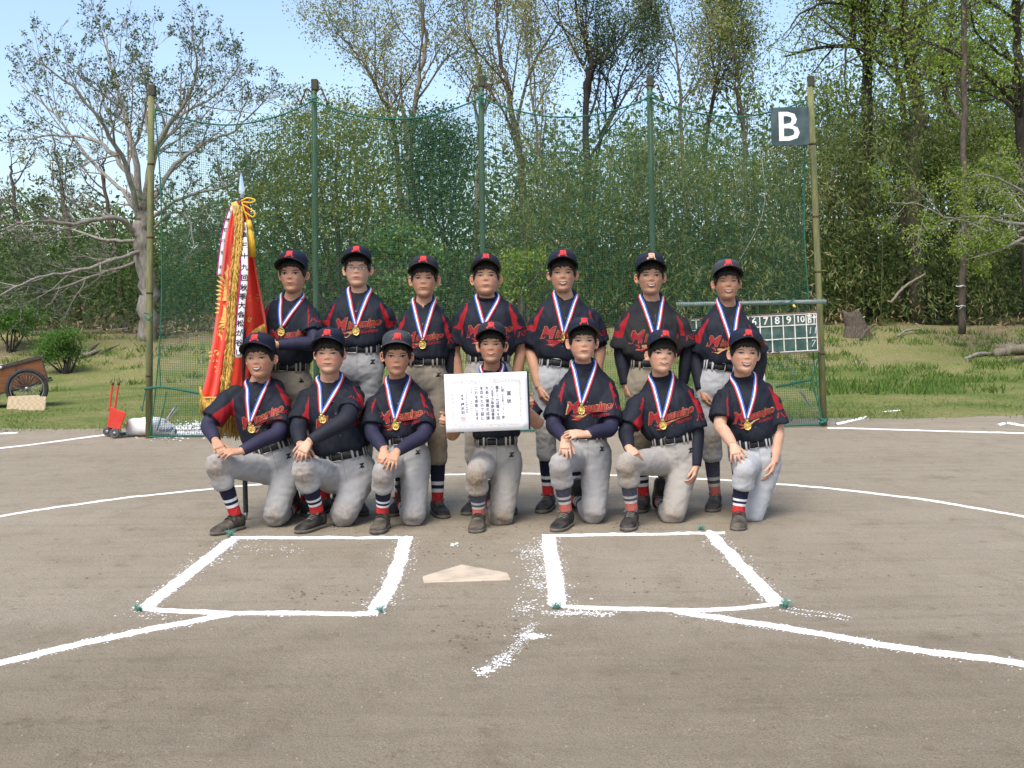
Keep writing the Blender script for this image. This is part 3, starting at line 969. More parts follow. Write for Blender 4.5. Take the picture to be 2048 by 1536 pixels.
EMB_O = mat('embroidery_cream', (0.70, 0.36, 0.20), (0.72, 0.50, 0.32), 90, 0.7, 0.4, 300)
PR_R = mat('print_red', (0.225, 0.010, 0.016), (0.26, 0.014, 0.020), 40, 0.6)
PR_G = mat('print_gold', (0.34, 0.21, 0.075), (0.40, 0.26, 0.10), 60, 0.6)
GOLD = mat('medal_gold', (0.80, 0.58, 0.20), (0.66, 0.44, 0.12), 90, 0.28, 0.5, 160, metal=0.9)
RIB = [mat('ribbon_blue', (0.03, 0.10, 0.45), (0.05, 0.15, 0.55), 20, 0.5), mat('ribbon_white', (0.74, 0.74, 0.76), rough=0.5), mat('ribbon_red', (0.46, 0.025, 0.045), (0.55, 0.04, 0.06), 20, 0.5)]
EYE_W = mat('eye_white', (0.38, 0.30, 0.26), rough=0.35)
EYE_D = mat('eye_dark', (0.010, 0.007, 0.006), rough=0.2, spec=0.6)
BROW = mat('eyebrow', (0.035, 0.022, 0.016), (0.06, 0.038, 0.027), 200, 0.8)
LIP = mat('lips', (0.34, 0.098, 0.082), (0.39, 0.125, 0.10), 60, 0.5)
MOUTH = mat('mouth_inside', (0.085, 0.022, 0.018), rough=0.5)
TEETH = mat('teeth', (0.56, 0.52, 0.46), rough=0.35)
GLASS_F = mat('spectacle_frame', (0.012, 0.010, 0.030), rough=0.3)
_gl = bpy.data.materials.new('spectacle_lens'); _gl.use_nodes = True
_b = _gl.node_tree.nodes['Principled BSDF']
_b.inputs['Base Color'].default_value = (0.9, 0.92, 1.0, 1); _b.inputs['Roughness'].default_value = 0.05
_b.inputs['Roughness'].default_value = 0.03
_tr = _gl.node_tree.nodes.new('ShaderNodeBsdfTransparent'); _mx = _gl.node_tree.nodes.new('ShaderNodeMixShader'); _mx.inputs[0].default_value = .10
_gl.node_tree.links.new(_tr.outputs[0], _mx.inputs[1]); _gl.node_tree.links.new(_b.outputs[0], _mx.inputs[2]); _gl.node_tree.links.new(_mx.outputs[0], _gl.node_tree.nodes['Material Output'].inputs[0])

def interp(tab, z):
    xs = [r[0] for r in tab]
    return np.interp(z, xs, [r[1] for r in tab])
HW = [(-.004, .014), (0, .026), (.008, .0385), (.02, .0485), (.04, .0585), (.06, .0655), (.085, .0715), (.11, .0735), (.14, .0740), (.17, .0745), (.20, .069), (.22, .057), (.235, .037), (.245, .006)]
YF = [(-.004, .050), (0, .061), (.008, .071), (.018, .0765), (.034, .0765), (.05, .0835), (.07, .0835), (.09, .083), (.106, .0805), (.128, .0835), (.16, .0835), (.185, .077), (.21, .058), (.235, .026), (.245, .005)]
YBK = [(-.004, -.03), (0, -.025), (.02, -.005), (.04, .015), (.06, .045), (.09, .078), (.12, .092), (.15, .098), (.18, .094), (.21, .074), (.235, .036), (.245, .006)]
def smooth_tab(tab):
    pts = catmull([(a, b) for a, b in tab], 6)
    return [(p[0], p[1]) for p in pts]
HW, YF, YBK = smooth_tab(HW), smooth_tab(YF), smooth_tab(YBK)
def head_pt(t, z, off=0.0, fat=0.0, smile=0.0):
    """head surface in head coordinates (x right, f forward, z up from the chin), t = 0 front .. pi back"""
    hw = interp(HW, z) + off
    c, s = math.cos(t), math.sin(t)
    p = 2.15 if c > 0 else 2.0
    x = math.copysign(abs(s) ** (2 / p), s) * hw
    if fat and z < .1:
        x *= 1 + fat * math.exp(-((z - .045) / .035) ** 2)
    if c > 0:
        f = abs(c) ** (2 / p) * (interp(YF, z) + off)
        def g(x0, z0, sx, sz):
            return math.exp(-((x - x0) / sx) ** 2 - ((z - z0) / sz) ** 2)
        # nose, eye hollows, cheeks, lips, chin
        f += .0100 * g(0, .0855, .0115, .010) + .0040 * g(0, .096, .0090, .012) + .0010 * g(0, .106, .008, .012)
        f += .0055 * (g(.0125, .082, .0065, .007) + g(-.0125, .082, .0065, .007))
        f -= .0022 * (g(.031, .107, .016, .010) + g(-.031, .107, .016, .010))
        f += (.0045 + .004 * smile) * (g(.041, .082, .018, .018) + g(-.041, .082, .018, .018))
        f += .0030 * g(0, .057, .020, .0055) + .0030 * g(0, .045, .018, .0055) - .002 * g(0, .036, .02, .006) - .0015 * g(0, .051, .02, .003)
    else:
        f = -abs(c) ** (2 / p) * (interp(YBK, z) + off)
    return x, f, z

def sx_face(p, f):
    q = 1 + (f - 1) * min(1, max(0, (.15 - p[2]) / .05))
    return p[0] * q, p[1], p[2]
def hand(mb, wr, d, n, right, s=1.0, curl=(15, 25, 20), spread=5, thumb=40, fist=False):
    """palm and five jointed fingers; d: wrist to fingers, n: out of the palm"""
    d = d.normalized(); n = (n - d * n.dot(d)).normalized()
    th = d.cross(n) * (1 if right else -1)      # towards the thumb
    P = lambda a, b, c: wr + d * (a * s) + th * (b * s) + n * (c * s)
    mb.loft([(P(-.03, 0, 0), th, n, .021 * s, .016 * s, 2.2), (P(0, 0, 0), th, n, .022 * s, .015 * s, 2.4), (P(.025, .001, 0), th, n, .029 * s, .0145 * s, 2.8),
             (P(.05, .001, -.001), th, n, .0325 * s, .013 * s, 3), (P(.068, .001, -.001), th, n, .0315 * s, .0105 * s, 3)], 16)
    Ls = [(.030, .022, .017), (.034, .025, .019), (.031, .023, .018), (.024, .017, .016)]
    for i in range(4):
        b = (1.5 - i) * .0162
        a = math.radians((1.5 - i) * spread)
        ang = 0
        p = P(.058 - abs(i - 1.2) * .004, b, 0)
        pts = [p]
        dirv = d * math.cos(a) + th * math.sin(a)
        k = 1 + (i - 1.5) * .06
        for L, cdeg in zip(Ls[i], curl):
            ang += math.radians(cdeg * k)
            q = dirv * math.cos(ang) + n * math.sin(ang)
            p = p + q * (L * s)
            pts.append(p)
        q = q.normalized()
        r0 = (.0076, .0080, .0076, .0068)[i] * s
        mb.tube(catmull(pts + [pts[-1] + q * .004 * s], 3), [r0 * (1.02 - .028 * j) for j in range(len(catmull(pts + [pts[-1]], 3)))], 8)
        mb.ball(pts[-1], r0 * .74, r0 * .74, r0 * .74, k=8, n=5)
    a = math.radians(thumb)
    t0 = P(.012, .020, .004)
    t1 = t0 + (d * math.cos(a) + th * math.sin(a) + n * .25).normalized() * .036 * s
    t2 = t1 + (d * math.cos(a * .55) + th * math.sin(a * .55) + n * (.3 + (.6 if fist else 0))).normalized() * .027 * s
    t3 = t2 + (d * math.cos(a * .35) + th * math.sin(a * .3) + n * (.35 + (.9 if fist else 0))).normalized() * .020 * s
    mb.tube([t0, t1, t2, t3], [.0115 * s, .0092 * s, .0085 * s, .0062 * s], 8)
    mb.ball(t3, .0062 * s, .0062 * s, .0062 * s, k=8, n=5)

def shoe(root, heel, toe, up, m, seed, s=1.0, strap=False):
    """low baseball shoe: lofted upper, welted sole with studs, tongue, laces or strap"""
    f = (toe - heel); L = f.length; f.normalize()
    up = (up - f * up.dot(f)).normalized(); r = f.cross(up)
    P = lambda a, b, c: heel + f * (a * L) + r * b + up * c
    upper = MB()
    secs = []
    for a, hw, ht, lo in [(.0, .020, .056, .012), (.03, .030, .082, .010), (.12, .035, .092, .008), (.26, .036, .088, .008), (.38, .036, .078, .008), (.5, .038, .066, .008), (.64, .042, .054, .008), (.78, .043, .045, .008), (.9, .037, .037, .010), (.97, .024, .028, .012), (1.0, .010, .020, .014)]:
        hw, ht, lo = hw * s, ht * s, lo * s
        secs.append((P(a, 0, (ht + lo) / 2), r, up, hw, (ht - lo) / 2, 2.5))
    upper.loft(secs, 18)
    so = upper.build('shoe', m, root)
    sole = MB()
    top, bot = [], []
    for k in range(28):
        t = 2 * math.pi * k / 28
        a = .5 - .53 * math.cos(t)
        w = interp([(-.03, 0), (0, .024), (.1, .036), (.35, .036), (.65, .045), (.8, .044), (.93, .034), (1.0, .020), (1.03, 0)], a) * s * 1.04
        sg = 1 if math.sin(t) >= 0 else -1
        b = w * sg * (abs(math.sin(t)) ** .3 if abs(math.sin(t)) < .3 else 1)
        top.append(P(a, b, .020 * s)); bot.append(P(a, b * .97, .002))
    sole.rings([bot, top])
    sole.build('sole', SOLE, so)
    tg = MB()
    q = [(.33, .086, .028), (.27, .105, .026), (.24, .118, .024)]
    secs = [(P(a, 0, h * s), r, (up * .6 + f).normalized(), w * s, .006, 2.6) for a, h, w in q]
    tg.loft(secs, 10)
    tg.build('tongue', m, so)
    if strap:
        st = MB()
        for a, h in ((.42, .0765), (.33, .0855)):
            st.loft([(P(a + .02, x * .033 * s, (h - .024 * x * x) * s), f, (up + r * x * .8).normalized(), .013, .004, 3) for x in np.linspace(-1, 1, 9)], 8)
        st.build('strap', mat('shoe_strap', (0.02, 0.019, 0.018), (0.06, 0.052, 0.042), 30, .8), so)
    else:
        for a, h in ((.36, .083), (.42, .077), (.48, .071), (.54, .065)):
            st = MB()
            st.tube([P(a + .012 * x, x * .024 * s, (h + .001 - .013 * x * x) * s) for x in np.linspace(-1, 1, 7)], .0032 * s, 5)
            st.build('lace', LACE, so)
        st = MB()
        for sg in (-1, 1):
            st.tube(catmull([P(.34, 0, .087 * s), P(.36, sg * .022, .095 * s), P(.40, sg * .034, .084 * s), P(.36, sg * .012, .089 * s)], 4), .0026 * s, 5)
        st.build('bow', LACE, so)
    lg = MB()
    decal(lg, text_shape('ASICS', .021 * s, .2, .0010), P(.27, 0, .112 * s) + f * .013, r if r.x > 0 else -r, (up - f * .35).normalized(), (-f - up * .3).normalized(), None, 0.0)
    lg.build('mark', PRINT_W, so, False)
    return so

# 2-D marks
M_STROKES = [([(-.013, .0195), (-.015, .004), (-.018, -.010), (-.0225, -.0175), (-.0275, -.0165), (-.0275, -.0105), (-.022, -.0105)], .0068),
             ([(-.005, .020), (-.0065, .005), (-.009, -.0125)], .0062), ([(.0025, .0185), (.001, .004), (-.001, -.0125)], .0062), ([(.010, .020), (.0095, .005), (.008, -.0125)], .0062),
             ([(.0165, .0185), (.0175, .002), (.0195, -.012), (.0235, -.0175), (.028, -.0165)], .0068),
             ([(-.019, .0125), (-.013, .0195), (-.005, .0215), (.0025, .0180), (.010, .0215), (.0165, .0190), (.021, .013)], .0060),
             ([(-.017, .001), (.018, .002)], .0042)]
SWOOSH = [(-.092, -.022), (-.050, -.026), (.0, -.020), (.05, -.0155), (.098, -.018), (.098, -.0235), (.05, -.024), (.0, -.030), (-.03, -.044), (-.055, -.060), (-.075, -.052), (-.092, -.050), (-.075, -.038)]
def grow(poly, d):
    cx, cy = sum(p[0] for p in poly) / len(poly), sum(p[1] for p in poly) / len(poly)
    out = []
    n = len(poly)
    for i in range(n):
        a, b, c = poly[i - 1], poly[i], poly[(i + 1) % n]
        e1, e2 = Vector((b[0] - a[0], b[1] - a[1])).normalized(), Vector((c[0] - b[0], c[1] - b[1])).normalized()
        nn = Vector((e1.y + e2.y, -e1.x - e2.x)); nn = nn.normalized() if nn.length > 1e-6 else Vector((0, 0))
        out.append((b[0] - nn.x * d, b[1] - nn.y * d))
    return out
def tri_poly(pts):
    from mathutils.geometry import tessellate_polygon
    t = tessellate_polygon([[Vector((x, y, 0)) for x, y in pts]])
    return list(pts), [list(f) for f in t]

def make_person(k, idx):
    """k: joints read from the picture as (px, py, distance) plus dress; builds skin, hair, cap and uniform"""
    rnd = random.Random(idx * 7 + 3)
    Y = k['Y']; kneel = k['row'] == 'F'
    Pc = W(k['belt'][0], k['belt'][1], Y)
    mpp = Y / F_PX
    SL, SR = W(*k['sh'][0], Y), W(*k['sh'][1], Y)
    mid = (SL + SR) / 2
    Lx = (SR - SL).normalized()
    T = (mid - Pc); T = (T - Lx * T.dot(Lx)); Lt = T.length; T.normalize()
    if abs((mid - Pc).dot(Lx)) > 0.02:          # leaning trunk: let the rings follow
        T = (mid - Pc).normalized(); Lt = (mid - Pc).length
    Lx = (Lx - T * Lx.dot(T)).normalized()
    tw = math.radians(k.get('twist', 0))
    Fv = Lx.cross(T).normalized()
    Lx0, Fv0 = Lx.copy(), Fv.copy()
    Lx = Lx0 * math.cos(tw) + Fv0 * math.sin(tw); Fv = Fv0 * math.cos(tw) - Lx0 * math.sin(tw)
    shw = (SR - SL).length / 2
    bw = k['belt'][2] * mpp
    girth = k.get('girth', 1.0)
    # head frame
    cx, cap_y, chin_y = k['head']
    Yh = Y - (0.05 if kneel else 0.02)
    s = (chin_y - cap_y) / F_PX * Yh / 0.2505
    yaw, pit, rol = (math.radians(a) for a in k.get('look', (0, 0, 0)))
    R = Matrix.Rotation(-yaw, 3, 'Z') @ Matrix.Rotation(-pit, 3, 'X') @ Matrix.Rotation(rol, 3, 'Y')
    R = Matrix.Rotation(yaw, 3, 'Z') @ Matrix.Rotation(-pit, 3, 'X') @ Matrix.Rotation(rol, 3, 'Y')
    hX, hF, hZ = R @ Vector((1, 0, 0)), R @ Vector((0, -1, 0)), R @ Vector((0, 0, 1))
    HO = W(cx, chin_y, Yh - .083 * s) - hF * (.081 * s) - hZ * (.002 * s)
    # keep the middle of the cap over the chin column when the head is tilted
    Hp = lambda x, f, z: HO + hX * (x * s) + hF * (f * s) + hZ * (z * s)
    nbh = min(.115, max(.03, (W(cx, chin_y + 5, Y).z - mid.z) / T.z))
    NB = mid + T * nbh - Fv * .010 + Lx0 * ((HO - mid).dot(Lx0) * .4)
    Js = []
    for i, S in ((0, SL), (1, SR)):
        sg = -1 if i == 0 else 1
        Js.append(S - Lx0 * (sg * .047) - T * .046)
    feetc = (W(*k['ank'][0]) + W(*k['ank'][1])) / 2
    root = thing('person', Vector((feetc.x, feetc.y, 0)), k['label'], 'person', 'youth baseball team posing for the picture')

    # ---------- skin: one continuous surface from head to shins
    mb = MB()
    rings = []
    nz, nt = 64, 72
    fat, smi = k.get('fat', 0.0), k.get('smile', 0)
    fw, bw_, mo_dx = rnd.uniform(.95, 1.03), rnd.uniform(.8, 1.2), rnd.uniform(-.0015, .0015)
    fat = fat + rnd.uniform(-.03, .05)
    for j in range(nz + 1):
        z = -.004 + .249 * (j / nz)
        rings.append([Hp(*sx_face(head_pt(-2 * math.pi * i / nt, z, 0, fat, min(1, smi)), fw)) for i in range(nt)])
    mb.rings(rings)
    for sg in (-1, 1):      # ears: bowl with a rim
        e = Hp(sg * .0755, -.008, .095)
        ax = (hX * sg * .45 - hF * -.0 + hF * .55).normalized()      # direction the ear faces
        bx = (hX * sg * .8 - hF * .6).normalized(); cz = (hZ + hX * sg * .12).normalized()
        es = k.get('ears', 1.0) * s * .86
        pts = [e + bx * (math.cos(a) * .0155 + .008) * es + cz * (math.sin(a) * .029) * es for a in np.linspace(-2.2, 2.2, 13)]
        mb.tube(pts, .0050 * es, 6)
        mb.ball(e + bx * .004 * es - ax * .003 * es, .0115 * es, .0032 * es, .024 * es, bx, ax, cz, 10, 6)
        mb.ball(e - cz * .024 * es + bx * .001 * es, .007 * es, .005 * es, .009 * es, bx, ax, cz, 8, 5)
    nk = .0485 * (0.94 + .06 * girth) * s * k.get('neck', 1.0)
    mb.tube([Hp(0, -.022, .07), Hp(0, -.026, .03), (Hp(0, -.024, .0) + NB) / 2, NB - T * .02, NB - T * .09], [nk * .85, nk * .94, nk * .97, nk * 1.06, nk * 1.1], 18)
    mb.tube([NB - T * .05, mid - T * .12, Pc + T * .05, Pc - T * .08], [.055, .07, .06, .07], 12)
    bare = []
    wr_pts = []
    for i in (0, 1):
        a = k['arms'][i]
        E, Wr, Tp = W(*a['el']), W(*a['wr']), W(*a['tip'])
        J = Js[i]
        mb.tube([NB - T * .09, (NB + J) / 2 - T * .055, J - T * .012], [.025, .026, .028], 10)
        r = (.034, .038, .036, .035, .031, .0235) if not a['long'] else (.030, .032, .031, .030, .027, .0215)
        q = 1.0 if girth <= 1 else 1.08
        pts = catmull([J, J.lerp(E, .5), E, E.lerp(Wr, .35), E.lerp(Wr, .75), Wr], 3)
        rr = [np.interp(j / (len(pts) - 1) * 5, range(6), r) * q for j in range(len(pts))]
        mb.tube(pts, rr, 12)
        d = (Tp - Wr)
        hand(mb, Wr, d, Vector(a.get('pn', (0, 1, -.2))), i == 0, a.get('hs', 1.0) * (0.94 if Y < 6.5 else .97) * (1.04 if girth > 1 else 1), a.get('curl', (12, 22, 18)), a.get('spread', 5), a.get('thumb', 35), a.get('fist', False))
        wr_pts.append((J, E, Wr))
    legs = []
    for i in (0, 1):
        sg = -1 if i == 0 else 1
        H = Pc - T * .12 + Lx0 * (sg * (bw * .56))
        An = W(*k['ank'][i])
        if kneel:
            K = W(*k['knee'][i])
        else:
            K = H.lerp(An, .48) + Vector((sg * .008, -.035, 0))
        legs.append((H, K, An))
        mb.tube([Pc - T * .06, H, H.lerp(K, .5), K, K.lerp(An, .5), An], [.05, .05, .04, .030, .020, .018], 10)
    body_me = remesh(mb, .0042, 1, .35, .40)
    co, no = mesh_np(body_me)
    fl = np.zeros(len(co))
    ctrs = [(Hp(sg * .041, .07, .074), .026 * s, .85 * k.get('flush', .6)) for sg in (-1, 1)] + [(Hp(sg * .083, 0, .10), .03 * s, .5) for sg in (-1, 1)] + [(Hp(0, .1, .087), .014 * s, .4)]
    ctrs += [(W(*a['tip']), .05, .2) for a in k['arms']]
    for c, r, amt in ctrs:
        d2 = ((co - np.array(c)) ** 2).sum(1)
        fl = np.maximum(fl, amt * np.exp(-d2 / (r * r)))
    set_attr(body_me, 'flush', fl)
    off = np.array(root.location)
    bvh_body = bvh_of([body_me])
    def finish(me, name, mats, parent=root):
        co, _ = mesh_np(me); set_np(me, co - off)
        for m in (mats if isinstance(mats, list) else [mats]):
            me.materials.append(m)
        me.polygons.foreach_set('use_smooth', [True] * len(me.polygons))
        me.name = name
        return link(name, me, parent)
    body = finish(body_me, 'body', SKINS[k.get('skin', 0)])

    # ---------- face
    D = -hF
    fp = lambda x, z: (Hp(x, .085, z))
    sq = k.get('squint', .5)
    for sg in (-1, 1):
        tilt = .10
        def E2(pts):
            return [((p[0] * sg), p[1] + tilt * p[0]) for p in pts]
        h = .0062 * (1 - .6 * sq)
        wh = MB(); O = fp(sg * .0315, .1065)
        upn = [(math.cos(a) * .0155, math.sin(a) * h * 1.05) for a in np.linspace(math.pi, 0, 9)] + [(math.cos(a) * .0155, math.sin(a) * h * .8) for a in np.linspace(0, -math.pi, 9)][1:-1]
        decal(wh, poly_grid([(x * s, y * s) for x, y in E2(upn)]), O, hX, hZ, D, bvh_body, .0010)
        eye = wh.build('eye', EYE_W, body)
        ir = MB()
        gx = .0012 * sg
        pts = [(gx + .0066 * math.cos(a), max(-h * .85, min(h * .95, .0062 * math.sin(a)))) for a in np.linspace(0, 6.283, 14)[:-1]]
        decal(ir, poly_grid([(x * s, y * s) for x, y in pts]), O, hX, hZ, D, bvh_body, .0018)
        lid = [(math.cos(a) * .0170, math.sin(a) * h * 1.1) for a in np.linspace(math.pi * .98, .02 * math.pi, 9)]
        decal(ir, stroke([(x * s, y * s) for x, y in E2(lid)], [s * w for w in (.0016, .0032, .0042, .0046, .0046, .0046, .0042, .0034, .0016)]), O, hX, hZ, D, bvh_body, .0022)
        ir.build('iris', EYE_D, eye)
        br = MB()
        bl = [(-.017, -.0012), (-.008, .0022), (.002, .0034), (.011, .0024), (.019, -.0022)]
        decal(br, stroke([(sg * x * s, y * s) for x, y in bl], [s * w * bw_ for w in (.0024, .0042, .0044, .0034, .0014)]), fp(sg * .033, .1225), hX, hZ, D, bvh_body, .0014)
        br.build('eyebrow', BROW, body)
        nb = MB()
        decal(nb, poly_grid([(.0030 * s * math.cos(a), .0014 * s * math.sin(a)) for a in np.linspace(0, 6.283, 9)[:-1]]), fp(sg * .0075, .0770), hX, hZ, (D + hZ * .55).normalized(), bvh_body, .0012)
        nb.build('nostril', MOUTH, body)
    mo = MB()
    O = fp(mo_dx, .0510 + rnd.uniform(-.002, .002))
    if smi >= 1:
        w, up_, dn = .0265, .0052, -.0155 * (0.7 + .3 * smi)
        outer = [(x * w * 1.08, up_ * (1 - .2 * x * x) + .0042 * x * x + .001) for x in np.linspace(-1, 1, 9)] + [(x * w * 1.08, .004 * x * x + (dn - .0035) * (1 - x * x)) for x in np.linspace(1, -1, 9)][1:-1]
        inner = [(x * w * 1.0, .0034 + .0042 * x * x) for x in np.linspace(-1, 1, 9)] + [(x * w * .95, .0045 * x * x + dn * (1 - x * x) * .75) for x in np.linspace(1, -1, 9)][1:-1]
        teeth = [(x * w * .84, .0014 + .0040 * x * x) for x in np.linspace(-1, 1, 9)] + [(x * w * .84, .0042 * x * x + dn * (1 - x * x) * .46) for x in np.linspace(1, -1, 9)][1:-1]
        for shp, o_, mi in ((outer, .0010, 0), (inner, .0016, 1), (teeth, .0022, 2)):
            decal(mo, poly_grid([(x * s, y * s) for x, y in shp]), O, hX, hZ, D, bvh_body, o_, mi)
    else:
        w = .0235
        cv = .0018 * (1 if smi > .2 else -.2) + .004 * smi
        outer = [(x * w, .0050 * (1 - abs(x)) ** .6 * (1 - .25 * math.exp(-(x / .12) ** 2)) + cv * x * x) for x in np.linspace(-1, 1, 11)] + [(x * w, -.0062 * (1 - x * x) + cv * x * x) for x in np.linspace(1, -1, 11)][1:-1]
        decal(mo, poly_grid([(x * s, y * s) for x, y in outer]), O, hX, hZ, D, bvh_body, .0010, 0)
        op = .0028 if smi > .4 else .0016
        ln = [(x * w * 1.06, cv * x * x) for x in np.linspace(-1, 1, 9)]
        decal(mo, stroke([(x * s, y * s) for x, y in ln], [s * op * q for q in (.5, .9, 1, 1.1, 1.15, 1.1, 1, .9, .5)]), O, hX, hZ, D, bvh_body, .0018, 1)
        if smi > .4:
            ln = [(x * w * .55, cv * x * x + .0004) for x in np.linspace(-1, 1, 7)]
            decal(mo, stroke([(x * s, y * s) for x, y in ln], .0030 * s), O, hX, hZ, D, bvh_body, .0024, 2)
    mo.build('mouth', [LIP, MOUTH, TEETH], body)

    # ---------- hair: shell with a ragged hairline
    hb = MB()
    bang, nT, nZ = min(.146, k.get('bangs', .146) - .004), 96, 12
    rows = []
    for j in range(nZ + 1):
        row = []
        for i in range(nT):
            t = -2 * math.pi * i / nT
            a = abs(((t + math.pi) % (2 * math.pi)) - math.pi)      # 0 front, pi back
            line = np.interp(a, [0, .55, .75, .92, 1.08, 1.25, 1.42, 1.62, 1.8, 2.1, 2.6, math.pi], [bang, bang - .004, bang - .018, .120, .098, .086, .083, .116, .095, .066, .05, .046])
            line += .006 * noise.noise(Vector((i * .9, idx * 3.1, 0))) + (.016 * noise.noise(Vector((i * .62, idx, 5))) if a < 1 else 0)
            z = line + (.236 - line) * (j / nZ)
            o_ = .0065 if j > 0 else .002
            if bang < .15 and a < .9:
                o_ += .004 * (1 if j < 4 else 0)
            x, f, z = head_pt(t, z, o_, fat)
            row.append(Hp(x, f, z))
        rows.append(row)
    hb.rings(rows, 0, False, True)
    hb.build('hair', HAIR, root)

    # ---------- cap: crown, bent brim, button, embroidered letter
    cb = MB()
    CM = {'n': CAP_N, 'g': CAP_G, 'd': CAP_D}[k.get('cap', 'n')]
    nT = 72
    def cap_pt(t, v):
        a = abs(((t + math.pi) % (2 * math.pi)) - math.pi)
        e = .194 - .042 * min(1, a / 1.25) ** 1.6 - .014 * max(0, a - 1.25) / 1.9
        z = e + (.2505 - e) * v
        rr = (1 - max(0, (v - .30) / .70) ** 2.5) ** .5 if v > .30 else 1.0
        sx = .0835 * rr * (1 - .012 * v); sf = .0975 * rr; sb = .1065 * rr
        c, si = math.cos(t), math.sin(t)
        f = c * (sf if c > 0 else sb)
        if c > 0:
            f += .004 * math.exp(-(t / .5) ** 2) * (1 - v) if abs(t) < 2 else 0
        seam = 1 - .006 * max(0, 1 - abs(((t / (math.pi / 3) + .5) % 1) - .5) * 14)
        return si * sx * seam, f * seam - .004, z
    rows = [[Hp(*cap_pt(((-2 * math.pi * i / nT + math.pi) % (2 * math.pi)) - math.pi, v)) for i in range(nT)] for v in list(np.linspace(0, .3, 4)) + list(np.linspace(.38, .999, 12))]
    cb.rings(rows, 0, False, True)
    inner = [[q + (Hp(0, 0, .19) - q) * .035 for q in rows[0]], [q + (Hp(0, 0, .2) - q) * .06 for q in rows[4]]]
    cb.rings([rows[0], inner[0], inner[1]], 0, False, True)
    capo = cb.build('cap', CM, root)
    bm_ = MB()
    nb_, no_ = 25, 7
    up_g, dn_g = [], []
    Tm = 1.22
    for i in range(nb_):
        t = -Tm + 2 * Tm * i / (nb_ - 1)
        x, f, z = cap_pt(t, 0.02)
        e = .066 * max(0, 1 - abs(t / Tm) ** 2.6) ** .55 + .002
        r1, r2 = [], []
        for j in range(no_):
            v = j / (no_ - 1)
            xx = x + math.sin(t) * e * v * .55
            ff = f + e * v * (.35 + .65 * math.cos(t * .8))
            zz = z + .002 - .004 * v - .022 * v * (t / Tm) ** 2 + .002 * (1 - (t / Tm) ** 2)
            r1.append(Hp(xx, ff, zz)); r2.append(Hp(xx, ff - .001, zz - .0042))
        up_g.append(r1); dn_g.append(r2)
    nn = nb_ * no_
    vsb = [p for r in up_g for p in r] + [p for r in dn_g for p in r]
    fsb, msb = [], []
    for i in range(nb_ - 1):
        for j in range(no_ - 1):
            a = i * no_ + j
            fsb.append([a, a + 1, a + no_ + 1, a + no_]); msb.append(0)
            fsb.append([nn + a, nn + a + no_, nn + a + no_ + 1, nn + a + 1]); msb.append(1)
        a = i * no_ + no_ - 1
        fsb.append([a, nn + a, nn + a + no_, a + no_]); msb.append(0)
    bm_.add(vsb, fsb); bm_.m = msb
    bm_.build('brim', [CM, BRIM_L if k.get('brim_l') else BRIM_U], capo)
    bt = MB(); bt.ball(Hp(0, -.004, .2505), .009 * s, .009 * s, .005 * s, hX, hF, hZ, 10, 5); bt.build('button', CM, capo)
    cap_bvh = bvh_of([_world_mesh(capo, off)])
    em = MB()
    for pts, w in M_STROKES:
        decal(em, stroke([(x * s * .88, y * s * .95) for x, y in pts], w * s * .74), Hp(.001, .10, .2185), hX, (hZ - hF * .25).normalized(), (D - hZ * .12).normalized(), cap_bvh, .0022)
    em.build('emblem', EMB_O if k.get('emb_o') else EMB_R, capo)

    # ---------- jersey
    jb = MB()
    dep = .092 * girth
    tab = [(-.10, bw * .92, dep * .86), (-.02, bw * 1.0, dep * .95), (.035, bw * 1.06, dep * 1.04), (.09, bw * 1.19 * girth ** .4, dep * 1.20), (.20, max(bw * 1.18, shw * .86), dep * 1.21), (.40, shw * .885, dep * 1.17),
           (.58, shw * .88, dep * 1.14), (.74, shw * .86, dep * 1.08), (.86, shw * .88, dep * .97), (.94, shw * .88, dep * .86), (1.0, shw * .78, .075), (1 + .40 * nbh / Lt, shw * .585, .067), (1 + .74 * nbh / Lt, shw * .445, .063), (1 + (nbh + .002) / Lt, .064, .058)]
    secs = []
    for t, a, b in tab:
        c = Pc + T * (t * Lt) - Fv * (.0 if t < .8 else .012 * min(1, (t - .8) / .3))
        if t > 1:
            c = c + (NB - mid).dot(Lx0) * Lx0 * min(1, (t - 1) * Lt / nbh)
        l2 = Lx if t > .4 else (Lx * (t / .4) + Lx0 * (1 - t / .4)).normalized() if t > 0 else Lx0
        f2 = l2.cross(T)
        tl = min(1, max(0, (t - .93) * Lt / (nbh + .03)))
        secs.append((c - T * (.006 * tl), l2, f2 - T * (.70 * tl), a, b, 2.35))
    secs2 = []
    P_ = np.array([[*sc[0], *sc[1], *sc[2], sc[3], sc[4]] for sc in secs])
    for q in catmull(list(P_), 3):
        secs2.append((Vector(q[0:3]), Vector(q[3:6]).normalized(), Vector(q[6:9]), q[9], q[10], 2.35))
    jb.loft(secs2, 32)
    hems = []
